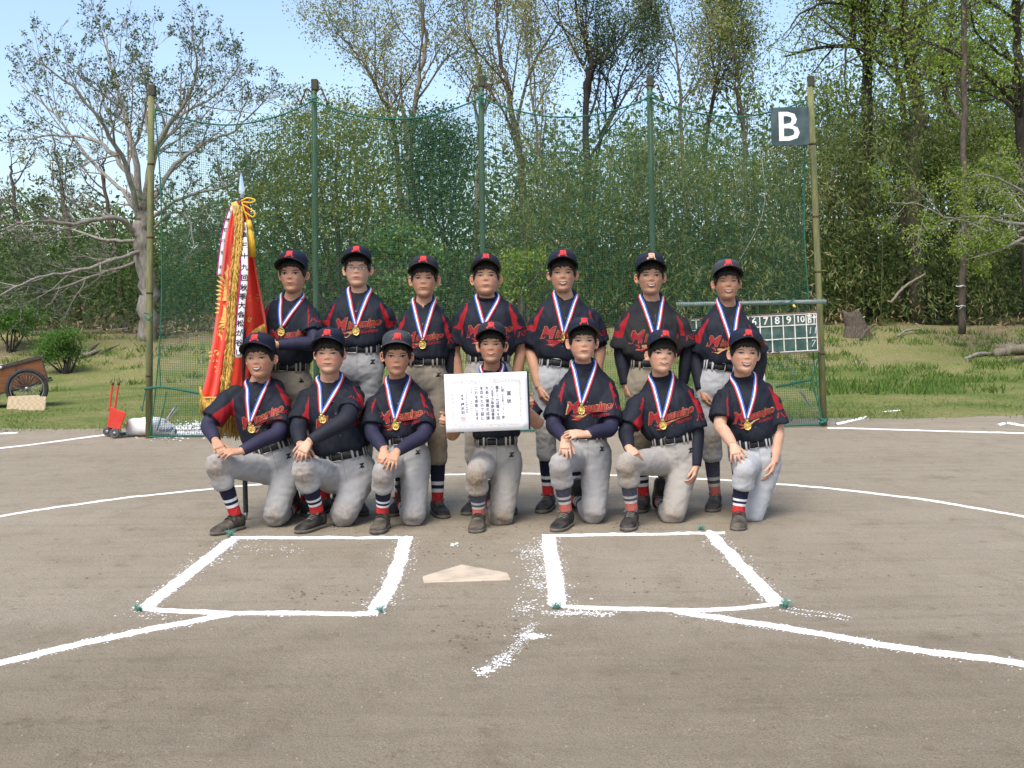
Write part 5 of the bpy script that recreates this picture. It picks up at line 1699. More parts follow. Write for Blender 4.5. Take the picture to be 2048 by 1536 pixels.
def shift(k, d):
    k = dict(k)
    mv = lambda p: (p[0], p[1], p[2] + d)
    k['Y'] += d
    k['arms'] = [dict(a, el=mv(a['el']), wr=mv(a['wr']), tip=mv(a['tip'])) for a in k['arms']]
    k['ank'] = [mv(p) for p in k['ank']]
    k['knee'] = [mv(k['knee'][0]), (k['knee'][1][0], k['knee'][1][1] - 9, k['knee'][1][2] + d)]
    return k
def arm(el, wr, tip, long=True, **kw):
    return dict(el=el, wr=wr, tip=tip, long=long, **kw)
DOWN = dict(pn=(0.9, 0.3, 0), curl=(18, 30, 22), spread=3, thumb=25)
KNEE = dict(curl=(14, 26, 22), spread=7, thumb=38)
PEOPLE = [
 # back row
 dict(row='B', Y=6.68, head=(580, 498, 583), look=(-4, 1, 0), sh=[(527, 606), (635, 608)], belt=(580, 733, 36), under='p', pants='b', dirt=.4, medal=(562, 664), medal_short=1, rib=2, smile=.35, squint=.15, flush=.3, skin=0, ears=.95, bangs=.152,
      arms=[arm((530, 690, 6.74), (508, 742, 6.60), (492, 712, 6.52), pn=(.3, -.2, 0), curl=(50, 60, 30)), arm((628, 684, 6.56), (553, 690, 6.47), (500, 688, 6.47), pn=(0, 1, 0), curl=(25, 45, 30), hem=.74)],
      ank=[(566, 1002, 6.72), (612, 1002, 6.72)], label='boy in back row beside the red banner, arm crossed to hold its pole', medal_label='gold medal clip on striped ribbon, boy beside the red banner'),
 dict(row='B', Y=6.68, head=(713, 488, 571), look=(2, 3, 0), sh=[(656, 604), (785, 604)], belt=(717, 697, 40), pants='g', dirt=.4, medal=(712, 663), rib=2, smile=0, squint=.4, skin=1, glasses=True, flush=.3, ears=1.0, bangs=.150,
      arms=[arm((652, 690, 6.76), (682, 745, 6.82), (712, 772, 6.82), pn=(0, 1, 0)), arm((782, 690, 6.76), (752, 745, 6.86), (722, 772, 6.86), pn=(0, 1, 0))],
      ank=[(648, 995, 6.74), (716, 995, 6.74)], label='boy in back row wearing dark rimmed spectacles, second from the banner', medal_label='gold medal on the boy with spectacles'),
 dict(row='B', Y=6.66, head=(847, 508, 592), look=(0, 2, 0), sh=[(793, 629), (900, 629)], belt=(848, 722, 39), pants='b', dirt=.9, cap='d', medal=(845, 690), rib=2, smile=.1, squint=.7, skin=0, ears=1.15, flush=.4,
      arms=[arm((790, 705, 6.74), (800, 770, 6.80), (812, 800, 6.80), **DOWN), arm((902, 706, 6.70), (897, 772, 6.70), (893, 806, 6.68), pn=(-.9, .3, 0))],
      ank=[(800, 998, 6.70), (875, 998, 6.62)], label='boy in back row in soiled beige trousers, third from the banner', medal_label='gold medal on the back row boy in beige trousers'),
 dict(row='B', Y=6.68, head=(972, 502, 586), look=(0, 8, 0), sh=[(912, 612), (1040, 612)], belt=(977, 715, 40), pants='w', dirt=.3, medal=(968, 660), rib=2, smile=0, squint=.6, skin=0, ears=1.2, brim_l=1, flush=.3, mock=1, red_in=.93,
      arms=[arm((908, 697, 6.70), (919, 775, 6.70), (926, 815, 6.68), False, **DOWN), arm((1042, 697, 6.70), (1031, 775, 6.70), (1024, 815, 6.68), False, pn=(-.9, .3, 0), curl=(18, 30, 22))],
      ank=[(950, 998, 6.72), (1008, 998, 6.72)], label='boy with bare forearms standing right behind the certificate holder', medal_label='medal ribbon on the boy standing behind the certificate holder'),
 dict(row='B', Y=6.68, head=(1126, 496, 582), look=(-2, 3, 0), sh=[(1067, 616), (1197, 612)], belt=(1119, 725, 40), pants='l', dirt=.5, medal=(1126, 678), rib=0, smile=1.2, squint=.6, skin=0, ears=.95, flush=.4, short_under=1, medal_edge=1,
      arms=[arm((1062, 700, 6.70), (1078, 775, 6.62), (1092, 824, 6.58), False, **DOWN), arm((1200, 695, 6.72), (1192, 765, 6.72), (1182, 806, 6.70), False, pn=(-.9, .3, 0))],
      ank=[(1096, 982, 6.76), (1152, 980, 6.76)], label='laughing boy in back row with a bare hanging arm and pale trousers', medal_label='gold medal turned edge on, laughing boy in back row'),
 dict(row='B', Y=6.68, head=(1303, 502, 587), look=(-3, 2, 0), sh=[(1236, 628), (1373, 624)], belt=(1299, 727, 38), pants='b', dirt=.5, medal=(1310, 690), rib=0, smile=1.1, squint=.5, skin=0, ears=1.05, emb_o=1, dusty=1, flush=.4,
      arms=[arm((1242, 705, 6.70), (1251, 772, 6.66), (1260, 806, 6.64), flare=.075, **DOWN), arm((1374, 702, 6.70), (1366, 770, 6.70), (1358, 802, 6.68), pn=(-.9, .3, 0), flare=.075)],
      ank=[(1287, 984, 6.72), (1330, 984, 6.74)], label='smiling boy in back row whose cap letter is orange and cream', medal_label='medal ribbon on the boy with the cream cap letter'),
 dict(row='B', Y=6.68, head=(1458, 515, 597), look=(-3, 4, -1), sh=[(1397, 640), (1513, 640)], belt=(1442, 733, 37), pants='l', dirt=.9, cap='g', medal=(1462, 700), rib=0, smile=1.15, squint=.95, skin=2, ears=1.0, faded=1, flush=.3,
      arms=[arm((1393, 716, 6.70), (1401, 782, 6.64), (1413, 822, 6.60), **DOWN), arm((1520, 716, 6.72), (1511, 780, 6.74), (1502, 815, 6.74), pn=(-.9, .3, 0))],
      ank=[(1430, 984, 6.72), (1482, 984, 6.76)], label='grinning boy in faded grey cap at the right end of the back row', medal_label='medal ribbon on the grinning boy in faded grey cap'),
 # front row
 dict(row='F', Y=6.30, head=(514, 664, 755), look=(-6, 2, -3), sh=[(446, 778), (571, 772)], belt=(547, 892, 37), under='p', mock=1, ua=1, pants='g', strap=1, shoe='d', twist=-6, dirt=1.0, medal=(503, 858), rib=0, smile=1.1, squint=.55, skin=0, ears=.95, flush=.7,
      arms=[arm((417, 850, 6.20), (431, 882, 6.04), (447, 918, 5.94), pn=(-.1, .75, -.65), **KNEE), arm((556, 864, 6.14), (481, 903, 5.985), (430, 905, 5.915), pn=(.1, .55, -.83), curl=(10, 28, 20), spread=7, thumb=30)],
      knee=[(433, 928, 5.99), (550, 1040, 6.17)], ank=[(468, 1022, 6.08), (582, 1020, 6.50)], toe=(440, 1068), label='smiling boy kneeling at the left end of the front row', medal_label='gold medal of the boy kneeling at the left end'),
 dict(row='F', Y=6.30, head=(655, 654, 746), look=(0, 2, 0), sh=[(595, 778), (725, 772)], belt=(688, 908, 45), girth=1.16, under='n', pants='g', dirt=.9, twist=-10, medal=(645, 838), medal_short=1, rib=0, smile=.3, squint=.75, skin=1, fat=.16, ears=.85, bangs=.138, flush=1.0, neck=1.08,
      arms=[arm((597, 856, 6.16), (601, 890, 6.02), (612, 925, 5.95), pn=(0, .75, -.65), **KNEE), arm((692, 838, 6.08), (618, 884, 5.97), (590, 925, 5.905), pn=(.1, .85, -.5), curl=(12, 30, 20), spread=7, thumb=45, hem=.74)],
      knee=[(607, 938, 5.99), (687, 1040, 6.17)], ank=[(632, 1016, 6.10), (676, 1014, 6.55)], toe=(603, 1066), label='stout round faced boy kneeling, second from the left in the front row', medal_label='medal clip on the stout kneeling boy'),
 dict(row='F', Y=6.30, head=(793, 661, 751), look=(5, -3, 2), sh=[(734, 786), (861, 786)], belt=(806, 877, 38), under='p', mock=1, ua=1, pants='g', strap=1, shoe='d', cap='g', dirt=.8, medal=(791, 852), rib=0, smile=0, squint=.3, skin=0, ears=1.05, bangs=.150, flush=.5,
      arms=[arm((744, 864, 6.18), (768, 900, 6.01), (764, 938, 5.93), pn=(.1, .85, -.5), **KNEE), arm((848, 868, 6.14), (793, 904, 5.98), (775, 940, 5.89), pn=(0, .85, -.5), curl=(10, 26, 18), spread=8, thumb=40)],
      knee=[(766, 945, 5.99), (827, 1042, 6.17)], ank=[(765, 1018, 6.08), (806, 1012, 6.50)], toe=(755, 1066), label='serious boy in faded grey cap kneeling left of the certificate', medal_label='gold medal of the kneeling boy in the faded grey cap'),
 dict(row='F', Y=6.30, head=(982, 640, 725), look=(-3, 4, 0), sh=[(930, 764), (1036, 762)], belt=(992, 880, 39), under='n', pants='w', shoe='d', strap=1, faded=1, cap='d', dirt=1.2, grime=1.1, medal=(980, 830), rib=1, smile=.6, squint=.7, skin=0, ears=1.1, flush=.9,
      arms=[arm((906, 868, 6.24), (906, 846, 6.055), (868, 838, 6.045), False, pn=(.05, -1, 0), curl=(52, 85, 40), spread=2, thumb=30), arm((1076, 848, 6.24), (1041, 810, 6.055), (1080, 800, 6.045), False, pn=(-.05, -1, 0), curl=(52, 85, 40), spread=2, thumb=30)],
      knee=[(953, 948, 5.99), (1003, 1044, 6.17)], ank=[(957, 1022, 6.06), (985, 1010, 6.48)], toe=(945, 1076), label='boy kneeling in the middle who holds up the white certificate', medal_label='ribbon at the neck of the certificate holder'),
 dict(row='F', Y=6.30, head=(1169, 631, 719), look=(3, 5, 0), sh=[(1106, 760), (1233, 760)], belt=(1172, 868, 38), under='p', mock=1, pants='g', faded=1, dirt=.7, medal=(1163, 821), rib=0, smile=0, squint=.55, skin=1, ears=1.1, brim_l=1, flush=.7,
      arms=[arm((1107, 850, 6.19), (1130, 878, 6.00), (1130, 918, 5.92), pn=(0, .85, -.5), **KNEE), arm((1220, 856, 6.15), (1172, 869, 5.985), (1118, 865, 5.945), pn=(0, .6, -.8), curl=(10, 22, 18), spread=5, thumb=30)],
      knee=[(1120, 930, 5.99), (1187, 1036, 6.17)], ank=[(1131, 1014, 6.06), (1155, 1000, 6.48)], toe=(1116, 1062), label='boy kneeling just right of the certificate with crossed hands on his knee', medal_label='gold medal of the kneeling boy just right of the certificate'),
 dict(row='F', Y=6.30, head=(1327, 656, 744), look=(4, 6, 4), sh=[(1263, 784), (1394, 780)], belt=(1342, 876, 40), under='n', mock=1, ua=1, pants='w', faded=1, dirt=.9, grime=1.0, medal=(1326, 851), rib=0, smile=.5, squint=.25, skin=1, ears=1.0, brim_l=1, bangs=.136, flush=.5,
      arms=[arm((1252, 864, 6.20), (1258, 897, 6.02), (1272, 915, 5.965), pn=(.3, .7, -.65), curl=(70, 85, 50), spread=1, thumb=15, fist=True), arm((1393, 866, 6.28), (1392, 935, 6.22), (1385, 972, 6.17), pn=(-.9, .3, 0), curl=(18, 30, 25), thumb=30)],
      knee=[(1254, 928, 5.99), (1345, 1040, 6.17)], ank=[(1263, 1012, 6.06), (1322, 1006, 6.48)], toe=(1258, 1058), label='boy with fringe and tilted head kneeling, fist on his knee', medal_label='gold medal of the kneeling boy with the tilted head'),
 dict(row='F', Y=6.30, head=(1493, 654, 745), look=(0, 4, 3), sh=[(1431, 772), (1551, 774)], belt=(1507, 884, 35), under='n', mock=1, pants='l', strap=1, shoe='d', dirt=.35, grime=.3, medal=(1495, 852), rib=0, smile=1.0, squint=.6, skin=1, ears=.95, brim_l=1, bangs=.145, flush=.6,
      arms=[arm((1440, 850, 6.20), (1466, 890, 6.02), (1479, 930, 5.93), False, pn=(.1, .85, -.5), curl=(12, 24, 20), spread=10, thumb=42), arm((1556, 862, 6.28), (1548, 926, 6.22), (1534, 975, 6.17), False, pn=(-.9, .3, 0), curl=(14, 24, 18), spread=8, thumb=40, flare=.078)],
      knee=[(1490, 938, 6.00), (1502, 1044, 6.20)], ank=[(1478, 1018, 6.03), (1512, 1010, 6.55)], toe=(1476, 1068), label='smiling boy with bare forearms kneeling at the right end of the front row', medal_label='gold medal of the boy kneeling at the right end'),
]
for _i, _k in enumerate(PEOPLE):
    make_person(shift(_k, .10) if _k['row'] == 'F' else _k, _i)
# ------------------------------------------------------------------ certificate held by the kneeling boy
YC = 6.085
cq = [W(887, 749, YC), W(1053, 743, YC), W(1058, 859, YC), W(893, 865, YC)]
ct = sum(cq, Vector()) / 4
cX = (cq[1] - cq[0] + cq[2] - cq[3]).normalized(); cw_ = ((cq[1] - cq[0]).length + (cq[2] - cq[3]).length) / 2
cZ = (cq[0] - cq[3] + cq[1] - cq[2]); ch_ = cZ.length / 2; cZ = (cZ - cX * cZ.dot(cX)).normalized(); cN = cX.cross(cZ)
croot = thing('certificate', ct - cZ * ch_ / 2, 'large white award certificate with Japanese writing held up by the kneeling boy', 'certificate')
PAPER = mat('certificate_paper', (0.80, 0.80, 0.82), (0.83, 0.83, 0.84), 6, 0.6)
mb = MB()
g = [[(ct + cX * (x * cw_ / 2) + cZ * (z * ch_ / 2) + cN * (.006 - .010 * x * x + .003 * x * z)) for x in np.linspace(-1, 1, 13)] for z in np.linspace(-1, 1, 9)]
mb.rings(g, 0, False, False, False)
sheet_o = mb.build('paper', PAPER, croot)
sm_ = sheet_o.modifiers.new('t', 'SOLIDIFY'); sm_.thickness = .0012; sm_.offset = -1
mb = MB()
g = [[(ct + cX * (x * (cw_ / 2 + .006) + .004) + cZ * (z * (ch_ / 2 + .001)) + cN * (-.004 - .010 * x * x + .003 * x * z)) for x in np.linspace(-1, 1, 13)] for z in np.linspace(-1, 1, 9)]
mb.rings(g, 0, False, False, False)
fo = mb.build('folder', mat('folder_navy', (0.016, 0.020, 0.05), (0.022, 0.027, 0.06), 20, 0.6), croot)
sm_ = fo.modifiers.new('t', 'SOLIDIFY'); sm_.thickness = .004; sm_.offset = -1
def on_paper(x, z):
    X, Z = x / (cw_ / 2), z / (ch_ / 2)
    return ct + cX * x + cZ * z + cN * (.006 - .010 * X * X + .003 * X * Z)
def print_on(shape, x0, z0, m, name, parent=sheet_o, o_=.0022):
    V, Fc = shape
    mb = MB(); mb.add([on_paper(x0 + x, z0 + z) + cN * o_ for x, z in V], Fc)
    a, b, c_ = (Vector(mb.v[i]) for i in mb.f[0][:3])
    if (b - a).cross(c_ - a).dot(cN) < 0:
        mb.f = [f[::-1] for f in mb.f]
    o = mb.build(name, m, parent, False); o['kind'] = 'stuff'
    return o
INK = mat('ink', (0.025, 0.022, 0.055), (0.06, 0.055, 0.10), 80, 0.7)
SEAL = mat('seal_red', (0.62, 0.10, 0.14), (0.75, 0.35, 0.38), 60, 0.7)
FRAME_P = mat('ornament_print', (0.60, 0.585, 0.55), (0.72, 0.71, 0.69), 90, 0.7)
FRAME_S = mat('ornament_print_dark', (0.50, 0.485, 0.44), (0.62, 0.60, 0.57), 120, 0.7)
def column(txt, x_px, y0, y1, size, m=INK):
    """a column of characters between two heights (fractions of the sheet)"""
    n = len(txt)
    for i, ch in enumerate(txt):
        if ch == ' ': continue
        fy = y0 + (y1 - y0) * (i + .5) / n
        if ch == 'ー':
            shp = stroke([(0.0, size * .4), (0.0, -size * .4)], size * .12)
        else:
            shp = text_shape(ch, size, 0, size * .012)
            xs_ = [v[0] for v in shp[0]]; ys_ = [v[1] for v in shp[0]]
            mx, my = (min(xs_) + max(xs_)) / 2, (min(ys_) + max(ys_)) / 2
            shp = ([(x - mx, y - my) for x, y in shp[0]], shp[1])
        print_on(shp, (x_px - .5) * cw_, (.5 - fy) * ch_, m, 'character')
column('賞状', .775, .29, .56, .026)
column('優勝', .700, .235, .335, .0165)
column('みなみ野ファイターズ', .700, .36, .72, .0115)
column('殿', .700, .735, .80, .0165)
column('貴チームは第44回', .635, .22, .81, .0205)
column('八王子少年野球春季', .575, .22, .81, .0195)
column('大会に頭書の成績', .512, .22, .81, .0205)
column('を収めたので茲に', .447, .22, .81, .0205)
column('これを表彰します', .382, .22, .81, .0205)
column('平成二十一年四月吉日', .322, .26, .66, .0085)
column('八王子市少年野球連盟', .262, .27, .68, .0095)
column('会長', .212, .34, .46, .0145)
column('樺沢利', .212, .49, .70, .0200)
print_on(stroke([(-.011, .011), (.011, .011), (.011, -.011), (-.011, -.011), (-.011, .011)], .0028), (.215 - .5) * cw_, (.5 - .78) * ch_, SEAL, 'seal')
print_on(text_shape('印', .018, 0, .0004), (.215 - .5) * cw_, (.5 - .78) * ch_, SEAL, 'seal_character')
print_on(stroke([(.0215 * math.cos(a), .0215 * math.sin(a)) for a in np.linspace(0, 6.2832, 33)], .0014), 0, .5 * ch_ - .035, FRAME_S, 'crest_ring')
print_on(text_shape('HOPE', .0095, 0, .0002), 0, .5 * ch_ - .043, FRAME_S, 'crest_word')
for s_ in (-1, 1):
    print_on(stroke([(s_ * .008 + .006 * math.cos(a), .004 + .006 * math.sin(a)) for a in np.linspace(0, 6.28, 13)], .0010), 0, .5 * ch_ - .033, FRAME_S, 'crest_ball')
# scrolled border
random.seed(9)
def border():
    out = []
    for side in range(4):
        n = 46 if side % 2 == 0 else 30
        for i in range(n):
            t = (i + .5) / n * 2 - 1
            if side == 0 and abs(t) < .17: continue
            x, z = ((t * .80, .73), (.82, t * .70), (t * .80, -.76), (-.82, t * .70))[side]
            fat_ = 1.5 if side == 0 and abs(t) > .2 else 1.0
            out.append((x * cw_ / 2, z * ch_ / 2, fat_))
    return out
for j, (x, z, fat_) in enumerate(border()):
    a0 = random.random() * 6.28
    sp = [((.0022 + .0012 * q) * fat_ * math.cos(a0 + q * 1.1), (.0022 + .0012 * q) * fat_ * math.sin(a0 + q * 1.1)) for q in range(6)]
    print_on(stroke(sp, .0032 * fat_), x + random.gauss(0, .0012), z + random.gauss(0, .0012), FRAME_S if j % 3 == 0 else FRAME_P, 'border_scroll', o_=.0016 + .0002 * (j % 3))

# ------------------------------------------------------------------ championship banner on its pole
YP = 6.50
pole_b = G(492, 1041); pole_b = Vector((W(492, 1041, YP).x, YP, 0.0))
pole_t = W(484, 396, YP + .02)
froot = thing('championship_banner', pole_b, 'red championship banner with gold fringe and embroidery hanging from a tall pole', 'banner')
mb = MB(); mb.tube([pole_b + Vector((0, 0, .07)), pole_b.lerp(pole_t, .5), pole_t], .0115, 12)
pole = mb.build('pole', mat('pole_black', (0.012, 0.012, 0.013), (0.03, 0.03, 0.03), 30, .4), froot)
mb = MB()
zz = np.linspace(.045, .36, 64)
mb.tube([pole_b + Vector((0, 0, z)) for z in zz], [.0135 + (.0016 if i % 2 else 0) for i in range(64)], 12)
mb.build('ribbed_grip', mat('grip_rubber', (0.014, 0.014, 0.016), (0.03, 0.03, 0.032), 60, .6), pole)
mb = MB(); mb.tube([pole_b + Vector((0, 0, .0)), pole_b + Vector((0, 0, .03)), pole_b + Vector((0, 0, .05))], [.004, .011, .013], 12)
mb.build('ferrule', STEEL, pole)
sp0 = pole_t
mb = MB()
tipv = W(482, 345, YP + .02)
ax = (tipv - sp0).normalized()
L_ = (tipv - sp0).length
rings = []
for a, w, d in ((0, .010, .010), (.10, .012, .012), (.14, .008, .008), (.18, .015, .008), (.30, .017, .008), (.6, .0115, .006), (.85, .007, .004), (1, .001, .001)):
    c_ = sp0 + ax * (a * L_)
    rings.append([c_ + Vector((w, 0, 0)), c_ + Vector((0, d, 0)), c_ + Vector((-w, 0, 0)), c_ + Vector((0, -d, 0))])
mb.rings(rings)
mb.build('spear_finial', mat('polished_steel', (0.62, 0.66, 0.70), rough=0.16, metal=1.0), froot, False)
FLAG_R = mat('banner_red', (0.54, 0.026, 0.010), (0.62, 0.040, 0.014), 9, 0.55, 0.25, 30, sheen=.2)
FLAG_G = mat('banner_gold', (0.52, 0.31, 0.065), (0.66, 0.44, 0.12), 50, 0.45, 0.3, 150)
FRINGE = mat('fringe_gold', (0.40, 0.235, 0.045), (0.58, 0.37, 0.09), 60, 0.5, 0.3, 200)
TASSEL = mat('tassel_gold', (0.62, 0.36, 0.02), (0.72, 0.46, 0.05), 60, 0.5)
# cloth: gathered at the top, falling in deep folds; u across, v down
LEFT = [(466, 404), (455, 440), (446, 490), (437, 560), (428, 640), (416, 720), (405, 772), (399, 796)]
RIGHT = [(492, 400), (500, 440), (508, 500), (518, 560), (528, 610), (534, 640), (537, 690), (530, 760)]
Lc, Rc = catmull(LEFT, 5), catmull(RIGHT, 5)
NV, NU = len(Lc), 64
def cloth(u, v):
    i = v * (NV - 1); a = int(min(NV - 2, i)); f = i - a
    l = Lc[a] * (1 - f) + Lc[a + 1] * f; r = Rc[a] * (1 - f) + Rc[a + 1] * f
    px = l[0] + (r[0] - l[0]) * u; py = l[1] + (r[1] - l[1]) * u
    py += 90 * max(0, v - .55) * (u * (1 - u)) * 4 * .25
    amp = .012 + .055 * min(1, v * 1.4)
    dy = amp * (math.sin(u * 15 + .6 + .6 * math.sin(v * 3)) * .55 + .30 * math.sin(u * 27 + 1 + v * 2)) + .015 * noise.noise(Vector((u * 6, v * 5, 3)))
    dy -= .05 * math.exp(-((u - .42) / .12) ** 2) * min(1, v * 2)
    p = W(px, py, YP + .03)
    return p + Vector((0, dy, 0))
mb = MB()
mb.rings([[cloth(i / NU, j / (NV - 1)) for i in range(NU + 1)] for j in range(NV)], 0, False, False, False)
cloth_o = mb.build('cloth', FLAG_R, froot)
m_ = cloth_o.modifiers.new('t', 'SOLIDIFY'); m_.thickness = .003
cl_bvh = bvh_of([_world_mesh(cloth_o, np.array(froot.location))])
VX, VZ, VY = Vector((1, 0, 0)), Vector((0, 0, 1)), Vector((0, 1, 0))
def flag_mark(name, shape, px, py, rot=0, m=FLAG_G, o_=.004, sc=1.0):
    ca, sa = math.cos(rot), math.sin(rot)
    shp = ([((x * ca - y * sa) * sc, (x * sa + y * ca) * sc) for x, y in shape[0]], shape[1])
    mb = MB(); decal(mb, shp, W(px, py, YP - .1), VX, VZ, VY, cl_bvh, o_, reach=.15)
    o = mb.build(name, m, cloth_o, False)
    return o
def feather(l, w):
    pts = [(0, -w * .5), (l * .35, -w * .62), (l * .75, -w * .42), (l, 0), (l * .75, w * .40), (l * .35, w * .58), (0, w * .5)]
    return poly_grid(pts)
for (bx, by, n, a0, a1, l0, l1) in ((458, 582, 9, 105, 185, .120, .085), (452, 634, 7, 150, 205, .095, .060)):
    for i in range(n):
        t = i / (n - 1)
        a = math.radians(a0 + (a1 - a0) * t)
        flag_mark('embroidered_feather', feather((l0 + (l1 - l0) * t) * 1.15, .028), bx - 4 * t, by + 22 * t - 10, a, FLAG_G, .004 + .0006 * i)
for pts, w in (([(0, 0), (-.012, -.012), (-.024, -.014)], .007), ([(0, 0), (-.006, -.018), (-.016, -.026)], .007), ([(0, 0), (.008, -.018), (.004, -.030)], .006)):
    flag_mark('embroidered_talon', stroke(pts, w), 436, 632, 0)
for pts, w in (([(-.02, .03), (-.03, .012), (-.018, .0), (-.004, .010), (0, .03)], .016), ([(-.004, .012), (.014, -.006), (.020, -.040), (.012, -.066)], [.018, .014, .012, .004]), ([(0, .028), (.016, .034), (.022, .020)], .012)):
    flag_mark('embroidered_knot', stroke(pts, w), 428, 672, 0)
flag_mark('embroidered_character', text_shape('球', .075, .15, .0022), 414, 717, .15)
flag_mark('embroidered_character', text_shape('連', .078, .15, .0022), 431, 746, .35)
flag_mark('embroidered_character', text_shape('会', .050, .1, .0015), 497, 594, -.05, m=FLAG_G)
flag_mark('embroidered_character', text_shape('三', .046, .1, .0015), 494, 616, -.05, m=FLAG_G)
flag_mark('embroidered_character', text_shape('の', .046, .1, .0015), 492, 640, -.05, m=FLAG_G)
# gold fringe: hems at the bottom and the gathered leading edge
def fringe(name, path, length, n, seed, droop=(0, 0, -1), thick=.0022, jit=.3):
    random.seed(seed)
    mb = MB()
    P = catmull(path, 6)
    for i in range(n):
        q = (i + random.random()) / n * (len(P) - 1); a = int(min(len(P) - 2, q)); f = q - a
        b = Vector(P[a] * (1 - f) + P[a + 1] * f) + Vector((random.gauss(0, .002), random.gauss(0, .003), 0))
        l = length * random.uniform(1 - jit, 1 + jit * .4)
        d = Vector(droop) + Vector((random.gauss(0, .07), random.gauss(0, .07), 0))
        mid_ = b + d * l * .5 + Vector((random.gauss(0, .003), -.004, 0))
        mb.tube([b, mid_, b + d * l], [thick, thick * 1.1, thick * .7], 4)
    o = mb.build(name, FRINGE, froot); o['kind'] = 'stuff'
    return o
bot = [cloth(u, 1.0) for u in np.linspace(0, 1, 24)]
mb = MB(); mb.tube([p + Vector((0, -.004, 0)) for p in bot], .006, 6); mb.build('hem_cord', FLAG_G, froot)
fringe('bottom_fringe', bot, .10, 420, 1)
lead = [W(478, 412, YP - .06), W(478, 450, YP - .08), W(472, 510, YP - .10), W(465, 580, YP - .11), W(462, 650, YP - .11), W(456, 720, YP - .11), W(450, 775, YP - .11)]
mb = MB(); mb.tube(catmull(lead, 5), .009, 8); mb.build('edge_cord', FLAG_G, froot)
for j, (dx, n_) in enumerate(((-.012, 330), (.004, 330), (.018, 330))):
    fringe('edge_fringe', [p + Vector((dx, -.008 - .004 * j, 0)) for p in lead], .055, n_, 5 + j, (.12 - .25 * (j == 0), -.02, -1))
corner = [W(400, 772, YP - .03), W(410, 800, YP - .04), W(424, 806, YP - .05), W(440, 800, YP - .06)]
fringe('corner_fringe', corner, .10, 170, 12)
mb = MB()
low = [W(430, 822, YP - .02), W(445, 815, YP - .03), W(462, 815, YP - .02), W(480, 820, YP)]
mb.tube(catmull(low, 4), .010, 8); mb.build('hem_cord', FLAG_G, froot)
fringe('low_fringe', low, .16, 200, 15)
fringe('right_fringe', [W(503, 665, YP), W(515, 655, YP), W(528, 648, YP)], .06, 90, 16)
# white victory streamers with brushed characters
STREAM = mat('streamer_white', (0.74, 0.73, 0.75), (0.80, 0.80, 0.80), 12, 0.5)
STREAM_E = mat('streamer_purple_edge', (0.28, 0.015, 0.14), rough=.5)
def streamer(path, w, txt, size, label, lead_=0):
    P = [Vector(p) for p in catmull(path, 8)]
    mb = MB()
    L1 = [p - VX * w / 2 for p in P]; R1 = [p + VX * w / 2 for p in P]
    mb.add([q for pr in zip(L1, R1) for q in pr], [[2 * j, 2 * j + 1, 2 * j + 3, 2 * j + 2] for j in range(len(P) - 1)])
    o = mb.build('streamer', STREAM, froot); o['label'] = label
    mm = o.modifiers.new('t', 'SOLIDIFY'); mm.thickness = .0015
    eb = MB()
    E1 = [p - VX * (w / 2 + .009) + VY * .002 for p in P]
    eb.add([q for pr in zip(E1, L1) for q in pr], [[2 * j, 2 * j + 1, 2 * j + 3, 2 * j + 2] for j in range(len(P) - 1)])
    eb.build('coloured_edge', STREAM_E, o)
    b = bvh_of([_world_mesh(o, np.array(froot.location))])
    n = len(txt)
    for i, ch in enumerate(txt):
        t = (lead_ + (i + .5) / n * (1 - lead_)) * (len(P) - 1); a = int(min(len(P) - 2, t))
        p = P[a].lerp(P[a + 1], t - a)
        shp = text_shape(ch, size, 0, size * .02)
        xs_ = [v[0] for v in shp[0]]; ys_ = [v[1] for v in shp[0]]
        mx, my = (min(xs_) + max(xs_)) / 2, (min(ys_) + max(ys_)) / 2
        mb = MB(); decal(mb, ([(x - mx, y - my) for x, y in shp[0]], shp[1]), p, VX, VZ, VY, None, .004)
        mb.build('brushed_character', mat('brush_ink', (0.012, 0.012, 0.014), rough=.6), o, False)['kind'] = 'stuff'
streamer([W(486, 445, YP - .075), W(489, 500, YP - .11), W(489, 560, YP - .13), W(484, 610, YP - .13), W(480, 660, YP - .13), W(477, 715, YP - .125)], .036, '第三十九回秋季大会松が谷じ', .040, 'white streamer with brushed characters', .06)
streamer([W(466, 412, YP - .06), W(456, 440, YP - .05), W(449, 470, YP - .045), W(444, 505, YP - .03), W(439, 550, YP - .02)], .020, '優勝旗八王子', .022, 'narrow white streamer at the left edge')
# gold cord, bow and tassel, gilt corner patch
mb = MB()
for pts in ([(482, 402), (495, 396), (510, 400), (503, 405), (486, 404)], [(484, 408), (500, 418), (510, 426), (505, 434), (490, 424)], [(484, 404), (488, 420), (494, 436), (497, 448)]):
    mb.tube(catmull([W(x, y, YP - .03) for x, y in pts], 5), .0045, 7)
co_ = mb.build('gold_cord', TASSEL, froot); co_['kind'] = 'stuff'
mb = MB(); mb.tube([W(497, 440, YP - .05), W(498, 450, YP - .05), W(499, 462, YP - .05)], [.012, .020, .018], 12); mb.build('tassel_head', TASSEL, froot)
random.seed(77)
mb = MB()
for i in range(110):
    a = random.random() * 6.28; r = math.sqrt(random.random())
    t0 = W(498, 458, YP - .05) + Vector((.018 * r * math.cos(a), .018 * r * math.sin(a), 0))
    b0 = W(500 + 12 * r * math.cos(a), 512 + random.uniform(-3, 3), YP - .05 + .026 * r * math.sin(a))
    mb.tube([t0, t0.lerp(b0, .5) + Vector((.003 * math.cos(a), 0, 0)), b0], .0022, 4)
o = mb.build('tassel_skirt', TASSEL, froot); o['kind'] = 'stuff'
mb = MB()
